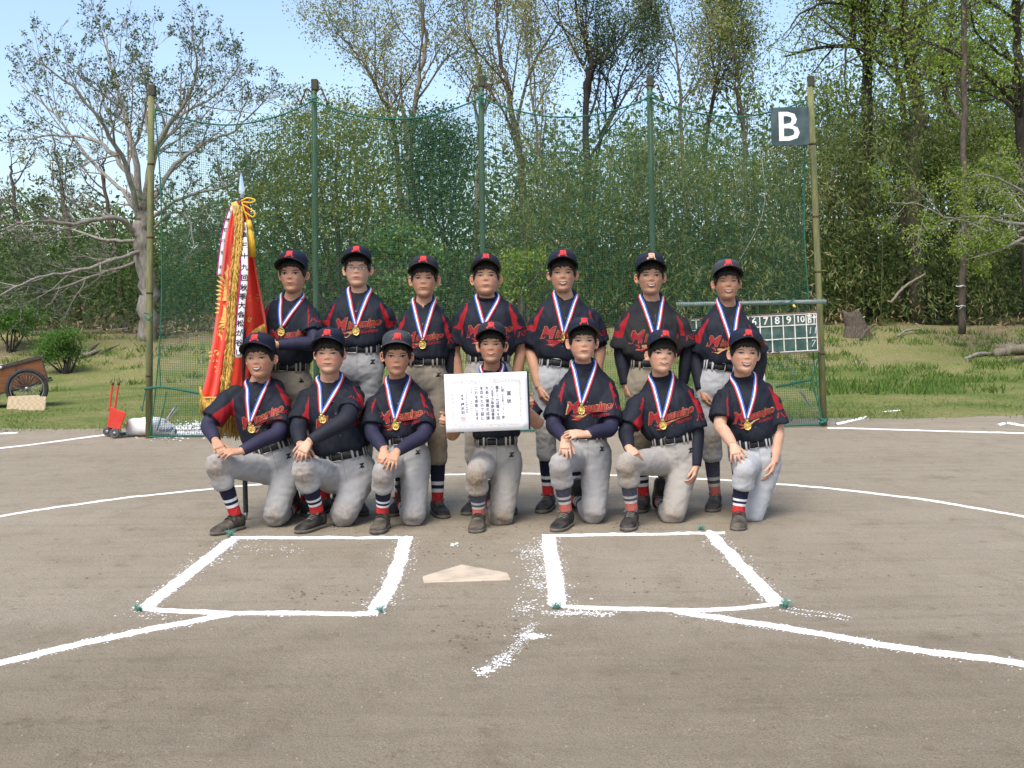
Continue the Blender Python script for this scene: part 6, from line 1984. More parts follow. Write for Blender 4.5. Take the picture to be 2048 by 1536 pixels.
mb.add([W(462, 406, YP - .07), W(472, 402, YP - .075), W(478, 412, YP - .085), W(476, 424, YP - .085), W(468, 434, YP - .08), W(465, 420, YP - .075)], [[0, 1, 2, 3, 4, 5][::-1]])
pt = mb.build('corner_patch', FLAG_G, froot, False); mm = pt.modifiers.new('t', 'SOLIDIFY'); mm.thickness = .004
mb = MB(); mb.tube(catmull([W(470 + 3 * math.cos(a), 414 + 3 * math.sin(a), YP - .09) for a in np.linspace(0, 6.28, 9)], 2), .002, 5); mb.build('eyelet', STEEL, pt)

# ------------------------------------------------------------------ props left of the backstop
VX, VZ, VY = Vector((1, 0, 0)), Vector((0, 0, 1)), Vector((0, 1, 0))
# two-wheeled cart, tipped on its shafts
yw = 15.55
Wc = W(54, 780, yw); Wc.z = .30
hc = Vector((Wc.x, yw, 0))
kroot = thing('hand_cart', hc, 'brown plywood hand cart with spoked wheels tipped down at the left edge', 'cart')
PLY = mat('cart_plywood', (0.145, 0.055, 0.020), (0.20, 0.080, 0.030), 6, .6, .2, 40, stretch=(1, 1, 6))
FRM = mat('cart_frame', (0.03, 0.03, 0.03), (0.06, 0.055, 0.05), 20, .5)
TYRE = mat('tyre_rubber', (0.022, 0.022, 0.022), (0.045, 0.042, 0.038), 20, .8)
tilt = math.radians(14)
cy_ = Vector((Wc.x, yw, 0)).normalized(); cx_ = Vector((cy_.y, -cy_.x, 0))      # axle along the line of sight
bx_, bz_ = cx_ * math.cos(tilt) + VZ * math.sin(tilt), VZ * math.cos(tilt) - cx_ * math.sin(tilt)
bc = Vector((Wc.x, yw, Wc.z)) + cy_ * .40 + bz_ * .17 - bx_ * .42
def cartbox(name, lx, ly, lz, ox, oy, oz, m=PLY, parent=kroot):
    mb = MB(); mb.box(bc + bx_ * ox + cy_ * oy + bz_ * oz, lx, ly, lz, bx_, cy_, bz_); return mb.build(name, m, parent, False)
CL, CWd, CHt = 1.42, .72, .32
for i in range(4):
    cartbox('side_panel', CL / 4 - .004, .016, CHt, (i - 1.5) * CL / 4, -CWd / 2, 0)
for i in range(2):
    cartbox('side_panel', CL / 2 - .004, .016, CHt, (i - .5) * CL / 2, CWd / 2, 0)
cartbox('end_panel', .016, CWd - .02, CHt, CL / 2 - .008, 0, 0); cartbox('end_panel', .016, CWd - .02, CHt, -CL / 2 + .008, 0, 0)
cartbox('floor_panel', CL - .03, CWd - .02, .014, 0, 0, -CHt / 2 + .01)
for s_ in (-1, 1):
    cartbox('top_rail', CL + .04, .026, .026, 0, s_ * (CWd / 2 + .012), CHt / 2, FRM); cartbox('bottom_rail', CL + .5, .026, .026, -.2, s_ * (CWd / 2 + .012), -CHt / 2 - .012, FRM)
for i in range(5):
    cartbox('strut', .018, .012, CHt, (i - 2) * CL / 4.05, -CWd / 2 - .014, 0, FRM)
cartbox('end_rail', .026, CWd, .026, CL / 2 + .01, 0, CHt / 2 + .001, FRM)
for s_ in (-1, 1):
    wc = Vector((Wc.x, yw, .275)) + cy_ * (.40 + s_ * .46)
    mb = MB()
    Rw = .245
    mb.tube([wc + cx_ * (Rw * math.cos(a)) + VZ * (Rw * math.sin(a)) for a in np.linspace(0, 2 * math.pi, 41)], .028, 10, cap=False)
    wheel = mb.build('wheel', TYRE, kroot)
    mb = MB(); mb.tube([wc + cx_ * (.212 * math.cos(a)) + VZ * (.212 * math.sin(a)) for a in np.linspace(0, 2 * math.pi, 41)], .010, 8, cap=False); mb.build('rim', STEEL, wheel)
    mb = MB(); mb.tube([wc - cy_ * .06, wc + cy_ * .06], .028, 12); mb.build('hub', STEEL, wheel)
    for i in range(28):
        a = 2 * math.pi * i / 28; b = a + (.45 if i % 2 else -.45)
        mb = MB(); mb.tube([wc + cx_ * (.026 * math.cos(b)) + cy_ * (.03 * (1 if i % 4 < 2 else -1)) + VZ * (.026 * math.sin(b)), wc + cx_ * (.208 * math.cos(a)) + VZ * (.208 * math.sin(a))], .0022, 4); mb.build('spoke', STEEL, wheel)
mb = MB(); mb.tube([Vector((Wc.x, yw, .275)) - cy_ * .1, Vector((Wc.x, yw, .275)) + cy_ * .9], .014, 8); mb.build('axle', FRM, kroot)
for i, px in enumerate((26, 52)):
    mb = MB(); mb.ball(bc + bx_ * (-.10 + .28 * i) + cy_ * (-CWd / 2 - .03) + bz_ * (CHt / 2 + .005), .02, .02, .02, k=10, n=6); mb.build('reflector', PRINT_W, kroot)
# two checked mats leaning on the wheel
MATM = None
def mat_checked():
    m = bpy.data.materials.new('mat_checked'); m.use_nodes = True
    N, L = m.node_tree.nodes, m.node_tree.links; b = N['Principled BSDF']; b.inputs['Roughness'].default_value = .9
    tc = N.new('ShaderNodeTexCoord'); br = N.new('ShaderNodeTexChecker'); br.inputs['Scale'].default_value = 26
    br.inputs['Color1'].default_value = (.42, .33, .21, 1); br.inputs['Color2'].default_value = (.30, .225, .14, 1)
    nz = N.new('ShaderNodeTexNoise'); nz.inputs['Scale'].default_value = 9
    mx = N.new('ShaderNodeMix'); mx.data_type = 'RGBA'; mx.inputs['Factor'].default_value = .4
    L.new(tc.outputs['Object'], br.inputs[0]); L.new(tc.outputs['Object'], nz.inputs['Vector']); L.new(br.outputs[0], mx.inputs[6]); mx.inputs[7].default_value = (.42, .33, .21, 1)
    L.new(mx.outputs[2], b.inputs['Base Color']); return m
MC = mat_checked()
for i, (x0, x1, y0, y1, Ym, lab) in enumerate(((10, 75, 795, 824, 15.20, 'tan checked mat leaning on the cart wheel, the rear one of two'), (35, 88, 796, 823, 15.00, 'tan checked mat leaning on the cart wheel, the front one of two'))):
    a, b = W(x0 + 3, y1, Ym), W(x1 + 2, y1 - 1, Ym); a.z = b.z = .0
    hgt = .20
    mb = MB(); X_ = (b - a); w_ = X_.length; X_.normalize(); Zt = (VZ * .93 + VY * .36).normalized(); N_ = X_.cross(Zt)
    mb.box((a + b) / 2 + Zt * (hgt / 2 + .006), w_, .028, hgt, (X_ + VZ * (.03 - .05 * i)).normalized(), N_, Zt)
    o = mb.build('checked_mat', MC, None, False, bevel=.008)
    tag(o, lab, 'mat', 'checked mats by the cart')
# red line marker with two small wheels
lm = G(228, 875); Yl = lm.y
lroot = thing('line_marker', Vector((lm.x, Yl, 0)), 'red chalk line marker with two grey wheels and long handles', 'line marker')
LRED = mat('marker_red', (0.50, 0.035, 0.022), (0.58, 0.06, 0.035), 8, .5, .1, 60)
lc = lambda px, py, dy=0: W(px, py, Yl + dy)
hop = []
for dy in (-.11, .11):
    hop.append([lc(220, 813, dy), lc(253, 826, dy), lc(240, 860, dy), lc(214, 855, dy)])
mb = MB(); mb.add(hop[0] + hop[1], [[0, 1, 2, 3][::-1], [4, 5, 6, 7], [0, 4, 5, 1][::-1], [1, 5, 6, 2][::-1], [2, 6, 7, 3][::-1], [3, 7, 4, 0][::-1]])
mb.build('hopper', LRED, lroot, False, bevel=.006)
for dy, (x0, x1, x2) in ((-.09, (229, 234, 238)), (.09, (219, 223, 226))):
    mb = MB(); mb.tube(catmull([lc(x0, 822, dy), lc(x1, 785, dy), lc(x2 - 1, 770, dy), lc(x2, 766, dy)], 4), .011, 8); hn = mb.build('handle', LRED, lroot)
    mb = MB(); mb.tube([lc(x2 - 1, 770, dy), lc(x2, 765, dy)], .014, 8); mb.build('handle_grip', RUST, hn)
for dy, px, pr in ((-.10, 230, 10.5), (.10, 216, 10)):
    wc = lc(px, 869, dy); r_ = .048; wc.z = r_ + .004
    mb = MB(); mb.tube([wc - VY * .018, wc + VY * .018], r_, 20)
    w2 = mb.build('wheel', mat('marker_wheel', (0.06, 0.06, 0.065), (0.11, 0.11, 0.11), 30, .7), lroot, False, bevel=.006)
    mb = MB(); mb.tube([wc - VY * .024, wc + VY * .024], .018, 12); mb.build('hub', STEEL, w2)
mb = MB(); mb.tube([lc(240, 858, 0), lc(245, 872, 0)], .006, 6); mb.build('prop_stand', STEEL, lroot)
# torn bag of line chalk
bg_ = [W(257, 868, 11.55), W(352, 868, 11.55)]
mb = MB()
secs = []
random.seed(3)
for t, hw_, hh in ((0, .085, .075), (.06, .10, .085), (.2, .13, .088), (.45, .15, .092), (.7, .14, .085), (.88, .10, .060), (1, .04, .03)):
    c_ = bg_[0].lerp(bg_[1], t); c_.z = hh * .98 + .004
    secs.append((c_, VY, VZ, hw_, hh, 2.6))
S2 = catmull([[*c_, a, b] for c_, _, _, a, b, _ in secs], 4)
mb.loft([(Vector(q[:3]), VY, VZ, q[3] * (1 + .04 * noise.noise(Vector((i * .8, 0, 0)))), q[4], 2.6) for i, q in enumerate(S2)], 26, cap=False)
vv = [Vector(p) for p in mb.v]
mb.v = [tuple(p + Vector((0, 0, 1)) * .010 * noise.noise(p * 14) + Vector((.02 * noise.noise(p * 30) if p.x < bg_[0].x + .03 else 0, 0, 0))) for p in vv]
sackm = mat('sack_white', (0.66, 0.66, 0.66), (0.76, 0.76, 0.77), 5, .45, .3, 22)
sack = mb.build('chalk_sack', sackm)
sd_ = sack.modifiers.new('t', 'SOLIDIFY'); sd_.thickness = .004
tag(sack, 'white plastic sack of line chalk lying open behind the left post', 'sack')
sk_bvh = bvh_of([sack.data])
mb = MB(); decal(mb, text_shape('6660', .055, .2, .001), W(328, 861, 11.4), VX, VZ, VY, sk_bvh, .006, reach=.3); mb.build('printing', mat('sack_print', (0.10, 0.12, 0.25), rough=.6), sack, False)['kind'] = 'stuff'
mb = MB(); mb.tube([G(236, 871), G(262, 869)], .014, 8)
mb.v = [(x, y, z + .016) for x, y, z in mb.v]
tag(mb.build('green_stick', ROPE), 'short green stick lying between the line marker and the sack', 'stick')
# small plastic bottle on the grass behind the team
br_ = W(1527, 770, 14.2); b0 = Vector((br_.x, 14.2, terrain_z(br_.x, 14.2) + .012))
zt = W(1527, 736, 14.2).z
hb_ = zt - b0.z
mb = MB()
mb.loft([(b0 + VZ * (hb_ * a), VX, VY, r, r, 2) for a, r in ((0, .026), (.02, .031), (.3, .031), (.33, .029), (.62, .031), (.75, .027), (.88, .013), (.90, .013))], 16)
bot_o = mb.build('plastic_bottle', mat('bottle_plastic', (0.52, 0.55, 0.55), (0.62, 0.64, 0.64), 5, .2, spec=.5))
tag(bot_o, 'small clear plastic bottle with white cap standing on the grass', 'bottle')
mb = MB(); mb.tube([b0 + VZ * (hb_ * .9), b0 + VZ * hb_], .015, 12); mb.build('bottle_cap', PRINT_W, bot_o)
mb = MB(); mb.tube([b0 + VZ * (hb_ * .34), b0 + VZ * (hb_ * .6)], .0318, 16); mb.build('paper_band', mat('bottle_label', (0.55, 0.42, 0.30), rough=.5), bot_o)
# ------------------------------------------------------------------ vegetation
def np_mesh(name, V, n_per, mats, parent=None, rnd=None):
    """V: (N*n_per, 3) world coordinates, one n_per-gon for each group"""
    off = np.array(root_of(parent).location) if parent else np.zeros(3)
    V = V - off
    N = len(V) // n_per
    me = bpy.data.meshes.new(name)
    me.vertices.add(len(V)); me.vertices.foreach_set('co', V.astype(np.float32).ravel())
    me.loops.add(len(V)); me.loops.foreach_set('vertex_index', np.arange(len(V), dtype=np.int32))
    me.polygons.add(N); me.polygons.foreach_set('loop_start', np.arange(0, len(V), n_per, dtype=np.int32))
    me.polygons.foreach_set('loop_total', np.full(N, n_per, dtype=np.int32))
    me.update(calc_edges=True)
    a = me.attributes.new('rnd', 'FLOAT', 'FACE')
    a.data.foreach_set('value', (rnd if rnd is not None else np.random.default_rng(1).random(N)).astype(np.float32))
    me.materials.append(mats)
    return link(name, me, parent)
def unit(v):
    return v / (np.linalg.norm(v, axis=1, keepdims=True) + 1e-9)
def leaves(name, C, D, length, width, m, parent=None, seed=1, rnd=None, kind=None):
    """leaf blades at C pointing along D (both (N,3)); lengths and widths vary"""
    rg = np.random.default_rng(seed)
    N = len(C)
    D = unit(D)
    S = unit(np.cross(D, rg.normal(size=(N, 3))))
    U = np.cross(D, S)
    l = length * rg.uniform(.6, 1.25, N)[:, None]; w = width * rg.uniform(.6, 1.25, N)[:, None]
    V = np.stack([C, C + D * l * .45 + S * w * .5 + U * w * .12, C + D * l, C + D * l * .45 - S * w * .5 + U * w * .12], 1).reshape(-1, 3)
    if rnd is None:
        rnd = np.clip(rg.normal(.5, .22, N), 0, 1)
    o = np_mesh(name, V, 4, m, parent, rnd)
    if kind: o['kind'] = kind
    return o
BARK_G = mat('bark_grey', (0.30, 0.27, 0.235), (0.18, 0.16, 0.135), 7, .9, .5, 30, stretch=(3, 3, 1))
BARK_B = mat('bark_brown', (0.115, 0.090, 0.068), (0.060, 0.048, 0.038), 7, .9, .5, 30, stretch=(3, 3, 1))
BARK_D = mat('bark_dark', (0.050, 0.042, 0.034), (0.026, 0.022, 0.019), 7, .9, .5, 30, stretch=(3, 3, 1))
BARK_T = mat('bark_tan', (0.24, 0.20, 0.15), (0.15, 0.125, 0.095), 7, .9, .4, 30, stretch=(3, 3, 1))
LF_TUFT = leaf_mat('leaf_young_dark', [(0.045, 0.072, 0.034), (0.070, 0.105, 0.046), (0.110, 0.145, 0.062)])
LF_OLIVE = leaf_mat('leaf_olive', [(0.100, 0.125, 0.028), (0.160, 0.190, 0.044), (0.235, 0.260, 0.075)])
LF_TAN = leaf_mat('leaf_bud_tan', [(0.19, 0.18, 0.085), (0.24, 0.24, 0.10), (0.20, 0.25, 0.075)])
LF_EVER = leaf_mat('leaf_evergreen', [(0.020, 0.045, 0.020), (0.040, 0.080, 0.032), (0.090, 0.135, 0.060)], .15, .35)
LF_BAMB = leaf_mat('leaf_bamboo', [(0.034, 0.062, 0.018), (0.085, 0.125, 0.034), (0.160, 0.185, 0.065), (0.28, 0.24, 0.13)])
LF_LIME = leaf_mat('leaf_lime', [(0.090, 0.140, 0.020), (0.150, 0.215, 0.032), (0.230, 0.280, 0.062)])
LF_DARK = leaf_mat('leaf_undergrowth', [(0.018, 0.038, 0.012), (0.040, 0.076, 0.022), (0.085, 0.125, 0.036), (0.16, 0.19, 0.06)])
LF_BUSH = leaf_mat('leaf_bush', [(0.045, 0.105, 0.020), (0.075, 0.155, 0.030), (0.115, 0.200, 0.048)])
LF_DRY = leaf_mat('leaf_dry', [(0.13, 0.085, 0.045), (0.21, 0.15, 0.085), (0.30, 0.23, 0.14)], .1)
GRASS_M = leaf_mat('grass_blade', [(0.050, 0.105, 0.018), (0.085, 0.145, 0.028), (0.150, 0.180, 0.055), (0.23, 0.205, 0.11)], .3)

class Wood:
    """limbs grown from hand-laid main stems; collects twigs' ends for the leaves"""
    def __init__(self, seed):
        self.rg = random.Random(seed); self.br = []; self.tips = []
    def limb(self, pts, r0, r1, spec, level=0):
        P = [Vector(p) for p in catmull([tuple(p) for p in pts], 5)]
        # natural wobble
        for i in range(1, len(P)):
            P[i] = P[i] + Vector([self.rg.gauss(0, 1) for _ in range(3)]) * (r0 * .22)
        self.br.append((P, r0, r1))
        self.kids(P, r0, r1, spec, level)
    def kids(self, P, r0, r1, spec, level):
        rg = self.rg
        if level >= len(spec):
            return
        n, t0, lr, ang, trop = spec[level]
        Ltot = sum((b - a).length for a, b in zip(P[:-1], P[1:]))
        n = max(1, int(n * rg.uniform(.8, 1.2)))
        for i in range(n):
            t = t0 + (1 - t0) * (i + rg.random()) / n
            q = t * (len(P) - 1); a = min(len(P) - 2, int(q))
            p = P[a].lerp(P[a + 1], q - a)
            tan = (P[a + 1] - P[a]).normalized()
            ra = rg.random() * 6.283
            o = tan.orthogonal().normalized(); o2 = tan.cross(o)
            side = o * math.cos(ra) + o2 * math.sin(ra)
            th = math.radians(ang) * rg.uniform(.6, 1.3)
            d = (tan * math.cos(th) + side * math.sin(th)).normalized()
            L = lr * Ltot * rg.uniform(.55, 1.15) * (1.15 - .5 * t) if level == 0 else lr * Ltot * rg.uniform(.6, 1.2) * (1.1 - .45 * t)
            rb = max(.004, (r0 + (r1 - r0) * t) * rg.uniform(.40, .62))
            ns = 5 if level == 0 else 4 if level == 1 else 3
            Q = [p]
            for s in range(ns):
                d = (d + Vector([rg.gauss(0, .17) for _ in range(3)]) + Vector((0, 0, trop * .22))).normalized()
                Q.append(Q[-1] + d * (L / ns))
            self.br.append((Q, rb, max(.003, rb * .35)))
            if level == len(spec) - 1:
                self.tips.append((Q[-1], d)); self.tips.append((Q[-2].lerp(Q[-1], .4), d))
            else:
                self.kids(Q, rb, rb * .4, spec, level + 1)
    def build(self, name, base, label, bark, cat='tree', group='trees behind the backstop', leaf=None, thin=.0035, keep=None):
        root = thing(name, base, label, cat, group)
        mb = MB()
        for P, a, b in self.br:
            n = len(P)
            k = 10 if a > .08 else 6 if a > .03 else 4 if a > .012 else 3
            mb.tube(P, [max(thin, a + (b - a) * i / (n - 1)) for i in range(n)], k, cap=(a > .05))
        mb.build('trunk', bark, root)
        if leaf:
            m, per, rad, L, Wd, droop = leaf
            rg = np.random.default_rng(hash(name) % 1000 if False else len(self.tips))
            T_ = np.array([tuple(t[0]) for t in self.tips]); Dd = np.array([tuple(t[1]) for t in self.tips])
            if keep is not None:
                s = rg.random(len(T_)) < keep
                T_, Dd = T_[s], Dd[s]
            C = np.repeat(T_, per, 0) + rg.normal(size=(len(T_) * per, 3)) * rad
            D = unit(np.repeat(Dd, per, 0) * .6 + rg.normal(size=C.shape) * .8 + np.array([0, 0, droop]))
            leaves('crown', C, D, L, Wd, m, root, 3)['kind'] = 'stuff'
        return root
def stand(px, Y, py=None):
    p = W(px, 660, Y); p.z = terrain_z(p.x, Y) - .05
    return p
def wp(pts, Y):
    """stem laid out as (px, py, distance offset)"""
    return [W(p[0], p[1], Y + (p[2] if len(p) > 2 else 0)) for p in pts]

# the big open tree at the left
Y1 = 25.0
w = Wood(4)
base1 = stand(292, Y1)
S1 = [(11, .22, .40, 44, .45), (7, .2, .45, 44, .5), (5, .25, .5, 42, .6)]
w.limb([base1] + wp([(294, 600), (288, 520), (284, 455), (282, 420)], Y1), .205, .15, [(2, .6, .3, 50, .2), (4, .3, .5, 45, .4)])
for pts, r in [([(284, 440), (262, 365, .3), (232, 318, .5), (190, 280, .8), (120, 270, 1.2), (30, 282, 1.5)], .115), ([(280, 450), (255, 345, -.5), (218, 270, -1), (160, 190, -1.5), (70, 118, -2)], .10),
               ([(284, 430), (268, 310), (246, 215, .5), (222, 130, 1), (212, 70, 1.2)], .12), ([(288, 430), (306, 310, -.4), (352, 232, -.8), (392, 150, -1), (388, 88, -1.2)], .115),
               ([(292, 425), (338, 345, .5), (400, 290, 1), (470, 258, 1.4), (545, 182, 1.8)], .10), ([(296, 440), (365, 395, -.5), (435, 378, -1), (500, 352, -1.5)], .07),
               ([(282, 470), (228, 436, -.6), (150, 446, -1.2), (70, 442, -1.8), (-10, 462, -2.4)], .10), ([(280, 480), (215, 480, .5), (120, 455, 1), (20, 450, 1.5)], .06),
               ([(284, 500), (230, 520, -1), (140, 545, -2), (60, 560, -3), (-20, 602, -3.6)], .075), ([(286, 520), (200, 548, -.6), (110, 580, -1.4), (30, 590, -2)], .05),
               ([(294, 470), (345, 425, -.8), (378, 440, -1.2), (388, 500, -1.4)], .05), ([(284, 425), (300, 300, .8), (290, 210, 1.4), (300, 120, 1.8)], .08),
               ([(270, 400), (190, 330, 1.4), (110, 230, 2.2), (40, 170, 2.8)], .07), ([(286, 430), (330, 260, 1.2), (430, 190, 1.8), (480, 130, 2.2)], .07)]:
    w.limb(wp(pts, Y1), r * .68, .012, S1)
w.build('broad_tree', base1, 'large open crowned tree with grey limbs and leaf tufts at left', BARK_G, leaf=(LF_TUFT, 5, .045, .080, .042, -.25), thin=.0038, keep=.32)

# slim trees behind it at the left edge
for i, (px, top, lean) in enumerate(((118, 250, -20), (205, 300, 12), (20, 330, 5))):
    Yt_ = 31 + i
    w = Wood(20 + i)
    b = stand(px + 40, Yt_)
    w.limb([b] + wp([(px + 30, 520), (px + 10, 420), (px, 340), (px + lean, top)], Yt_), .10, .012, [(9, .3, .35, 40, .6), (5, .3, .4, 42, .5), (3, .3, .5, 40, .4)])
    w.build('slim_tree', b, ['slim bare tree leaning behind the big open tree', 'slim dark stemmed tree just left of the big trunk', 'slim twiggy tree at the far left edge'][i], BARK_B, leaf=(LF_TAN, 3, .06, .09, .05, 0), thin=.006, keep=.5)

# spring trees in the middle: pale thin stems, hazy buds
MID = [('tall tree with pale twiggy crown right of the second post', 33, [(800, 560), (815, 400), (821, 273), (838, 164), (852, 85), (841, 10), (835, -60)], .12, LF_TAN, 2),
       ('leaning spreading tree left of the middle post', 34, [(830, 560), (800, 380), (787, 250), (755, 180), (718, 113), (690, 80)], .10, LF_TAN, 3),
       ('tall straight tree just right of the middle post', 31, [(1060, 600), (1046, 400), (1040, 307), (1022, 212), (1009, 147), (995, 68), (999, 10), (1004, -80)], .13, LF_TAN, 2),
       ('slender tree between the middle posts', 34, [(950, 560), (955, 380), (965, 250), (960, 150), (940, 70), (930, -20)], .09, LF_OLIVE, 2),
       ('pale slender trunk right of the middle post', 30, [(1095, 560), (1091, 410), (1074, 273), (1060, 154), (1050, 60)], .075, LF_TAN, 2),
       ('forked tree with dark crooked trunk left of the fourth post', 31, [(1180, 560), (1175, 400), (1173, 307), (1173, 171), (1183, 130), (1176, 89), (1156, 44), (1149, -40)], .13, LF_TUFT, 2),
       ('thin curved tree reaching over the fourth post', 32, [(1185, 560), (1193, 314), (1228, 219), (1245, 147), (1286, 62)], .07, LF_TUFT, 2),
       ('fine twigged tree right of the fourth post', 33, [(1385, 560), (1365, 300), (1360, 180), (1350, 80), (1330, 10)], .075, LF_TAN, 2),
       ('bushy olive tree behind the sign', 34, [(1500, 560), (1490, 300), (1480, 200), (1470, 120), (1462, 60)], .09, LF_OLIVE, 4),
       ('thin upright tree between the fourth post and the sign', 34, [(1420, 560), (1410, 320), (1425, 200), (1440, 110), (1445, 40)], .07, LF_OLIVE, 3)]
for i, (lab, Yt_, pts, r, lf, per) in enumerate(MID):
    w = Wood(50 + i)
    b = stand(pts[0][0], Yt_)
    w.limb([b] + wp(pts[1:], Yt_), r, .012, [(15, .25, .34, 36, .75), (6, .25, .42, 38, .6), (4, .25, .5, 36, .5)])
    w.build('spring_tree', b, lab, (BARK_T, BARK_B, BARK_B, BARK_T, BARK_T, BARK_D, BARK_D, BARK_T, BARK_T, BARK_B)[i], leaf=(lf, per + 8, .20, .09, .045, -.1), thin=.0045, keep=1.0)
# trees at the right
RIGHT_T = [('stout dark trunk with ivy behind the right post', 29, [(1738, 560), (1736, 300), (1734, 191), (1740, 100), (1738, 51), (1724, -60)], .17, BARK_D, LF_LIME, 4, -.5),
           ('thick ridged trunk right of the sign', 28, [(1838, 560), (1832, 300), (1830, 205), (1818, 120), (1816, 85), (1803, -60)], .20, BARK_B, LF_LIME, 4, -.5),
           ('crooked sapling left of the thick ridged trunk', 28.5, [(1800, 560), (1808, 330), (1806, 205), (1790, 120), (1772, 20), (1765, -60)], .09, BARK_B, LF_LIME, 3, -.5),
           ('bent trunk with a burl behind the straight trunk', 29.5, [(1900, 560), (1915, 300), (1895, 210), (1890, 140), (1870, 125), (1900, 60), (1905, -40)], .085, BARK_D, LF_LIME, 3, -.5),
           ('dark branching tree at the right edge', 25, [(2062, 600), (2050, 400), (2038, 222), (2035, 68), (2028, -60)], .14, BARK_D, LF_LIME, 5, -.6)]
for i, (lab, Yt_, pts, r, bk, lf, per, dr) in enumerate(RIGHT_T):
    w = Wood(80 + i)
    b = stand(pts[0][0], Yt_)
    S = [(12, .42, .36, 52, .15), (6, .25, .45, 45, -.1), (4, .25, .5, 40, -.3)]
    w.limb([b] + wp(pts[1:], Yt_), r, r * .45, S)
    if i == 0:
        w.limb(wp([(1735, 60), (1700, 70, -1), (1690, 130, -1.4), (1698, 250, -1.6)], Yt_), .05, .01, S[1:])
        w.limb(wp([(1730, 20), (1660, 5, -2), (1600, 30, -3), (1565, 75, -3.4)], Yt_), .05, .008, S[1:])
    if i == 4:
        w.limb(wp([(2038, 215), (1977, 154, -.6), (1926, 120, -1), (1861, 85, -1.4), (1800, 60, -1.6)], Yt_), .06, .01, S[1:])
        w.limb(wp([(2040, 230), (1990, 190, .5), (1900, 170, .9), (1820, 140, 1.2)], Yt_), .05, .01, S[1:])
        w.limb(wp([(2036, 130), (1990, 100, -1), (1950, 60, -2), (1940, 0, -2.4)], Yt_), .04, .01, S[1:])
    w.build('green_tree', b, lab, bk, leaf=(lf, per + 9, .24, .085, .042, dr), thin=.005, keep=1.0)
# straight slim trunk with white ties, and the low branches in front of it
w = Wood(95)
b = stand(1924, 23.0); b.z = W(1924, 668, 23.0).z
w.limb([b] + wp([(1925, 560), (1927, 400), (1928, 250), (1930, 120), (1926, -60)], 23), .075, .05, [(7, .55, .22, 60, .1), (5, .3, .4, 45, 0), (3, .3, .5, 40, -.2)])
tr_ = w.build('straight_tree', b, 'straight slim trunk with white cord tied round it at right', BARK_B, leaf=(LF_LIME, 4, .10, .075, .04, -.3), thin=.005)
for py in (572, 612):
    c_ = W(1925, py, 22.9)
    mb = MB(); mb.tube([c_ + Vector((.085 * math.cos(a), .09 + .085 * math.sin(a), .01 * math.sin(3 * a))) for a in np.linspace(0, 6.283, 17)], .010, 5, cap=False)
    mb.tube([c_ + Vector((.0, .0, 0)), c_ + Vector((-.06, -.01, -.06 if py > 600 else -.02))], .007, 4)
    mb.build('white_cord', PRINT_W, tr_)
w = Wood(97)
b = stand(2120, 22.0)
S = [(9, .15, .30, 50, .1), (6, .2, .45, 45, -.1), (4, .2, .5, 40, -.2)]
w.limb([b] + wp([(2110, 560), (2095, 470), (2080, 430)], 22), .09, .05, S[2:])
for pts in ([(2085, 450), (2010, 445, -.3), (1960, 432, -.6), (1900, 436, -.9), (1840, 410, -1.2), (1775, 405, -1.5)], [(2085, 450), (2000, 470, .4), (1920, 440, .7), (1850, 460, 1)], [(2080, 440), (2040, 380, -.4), (1960, 350, -.8), (1900, 385, -1)], [(2085, 460), (2030, 400, .8), (1990, 330, 1.2)], [(2085, 455), (2000, 500, -.2), (1930, 520, -.4)]):
    w.limb(wp(pts, 22), .035, .006, S)
w.build('low_branching_tree', b, 'tree at the right edge with thin low branches reaching over the bank', BARK_G, leaf=(LF_LIME, 4, .07, .065, .034, -.1), thin=.004)

# bushy yellow-green tree, evergreen, shrubs: crowns of clumped leaves
def clumped(name, label, px, Y, blobs, n, m, L, Wd, bark, seed, droop=-.2, stems=5, group='trees behind the backstop', cat='tree', base=None, clump=.30, per=22, flat=.7, sr=.045):
    rg = np.random.default_rng(seed)
    b = base or stand(px, Y)
    root = thing(name, b, label, cat, group)
    vol = np.array([bb[3] * bb[4] * bb[5] for bb in blobs]); vol = vol / vol.sum()
    nc = n // per
    k = rg.choice(len(blobs), nc, p=vol)
    Bc = np.array([tuple(W(bb[0], bb[1], Y + bb[2])) for bb in blobs]); Br = np.array([bb[3:6] for bb in blobs])
    d = unit(rg.normal(size=(nc, 3))) * (rg.random((nc, 1)) ** .5) * rg.uniform(.7, 1.25, (nc, 1))
    cc = Bc[k] + d * Br[k]
    C = np.repeat(cc, per, 0) + rg.normal(size=(nc * per, 3)) * np.array([clump, clump, clump * .55 * flat])
    D = unit(rg.normal(size=C.shape) + np.array([0, -.25, droop]))
    rn = np.clip(np.repeat(rg.normal(.5, .2, nc), per) + rg.normal(0, .14, len(C)), 0, 1)
    leaves('crown', C, D, L, Wd, m, root, seed, rn)['kind'] = 'stuff'
    mb = MB()
    rr = random.Random(seed)
    for i in range(stems):
        j = rr.randrange(len(blobs))
        t = Vector(Bc[j]) + Vector((rr.gauss(0, .3) * Br[j][0], rr.gauss(0, .3) * Br[j][1], rr.uniform(0, .8) * Br[j][2]))
        s0 = Vector(b) + Vector((rr.gauss(0, .12), rr.gauss(0, .1), 0)) * (1 if sr > .03 else .35)
        P = catmull([s0, s0.lerp(t, .35) + Vector((rr.gauss(0, .2), 0, .2)), s0.lerp(t, .7) + Vector((rr.gauss(0, .2), 0, .1)), t], 4)
        r0 = sr * (1 + .6 * rr.random())
        mb.tube([Vector(p) for p in P], [max(.006, r0 * (1 - .85 * q / (len(P) - 1))) for q in range(len(P))], 6)
    mb.build('trunk', bark, root)
    return root
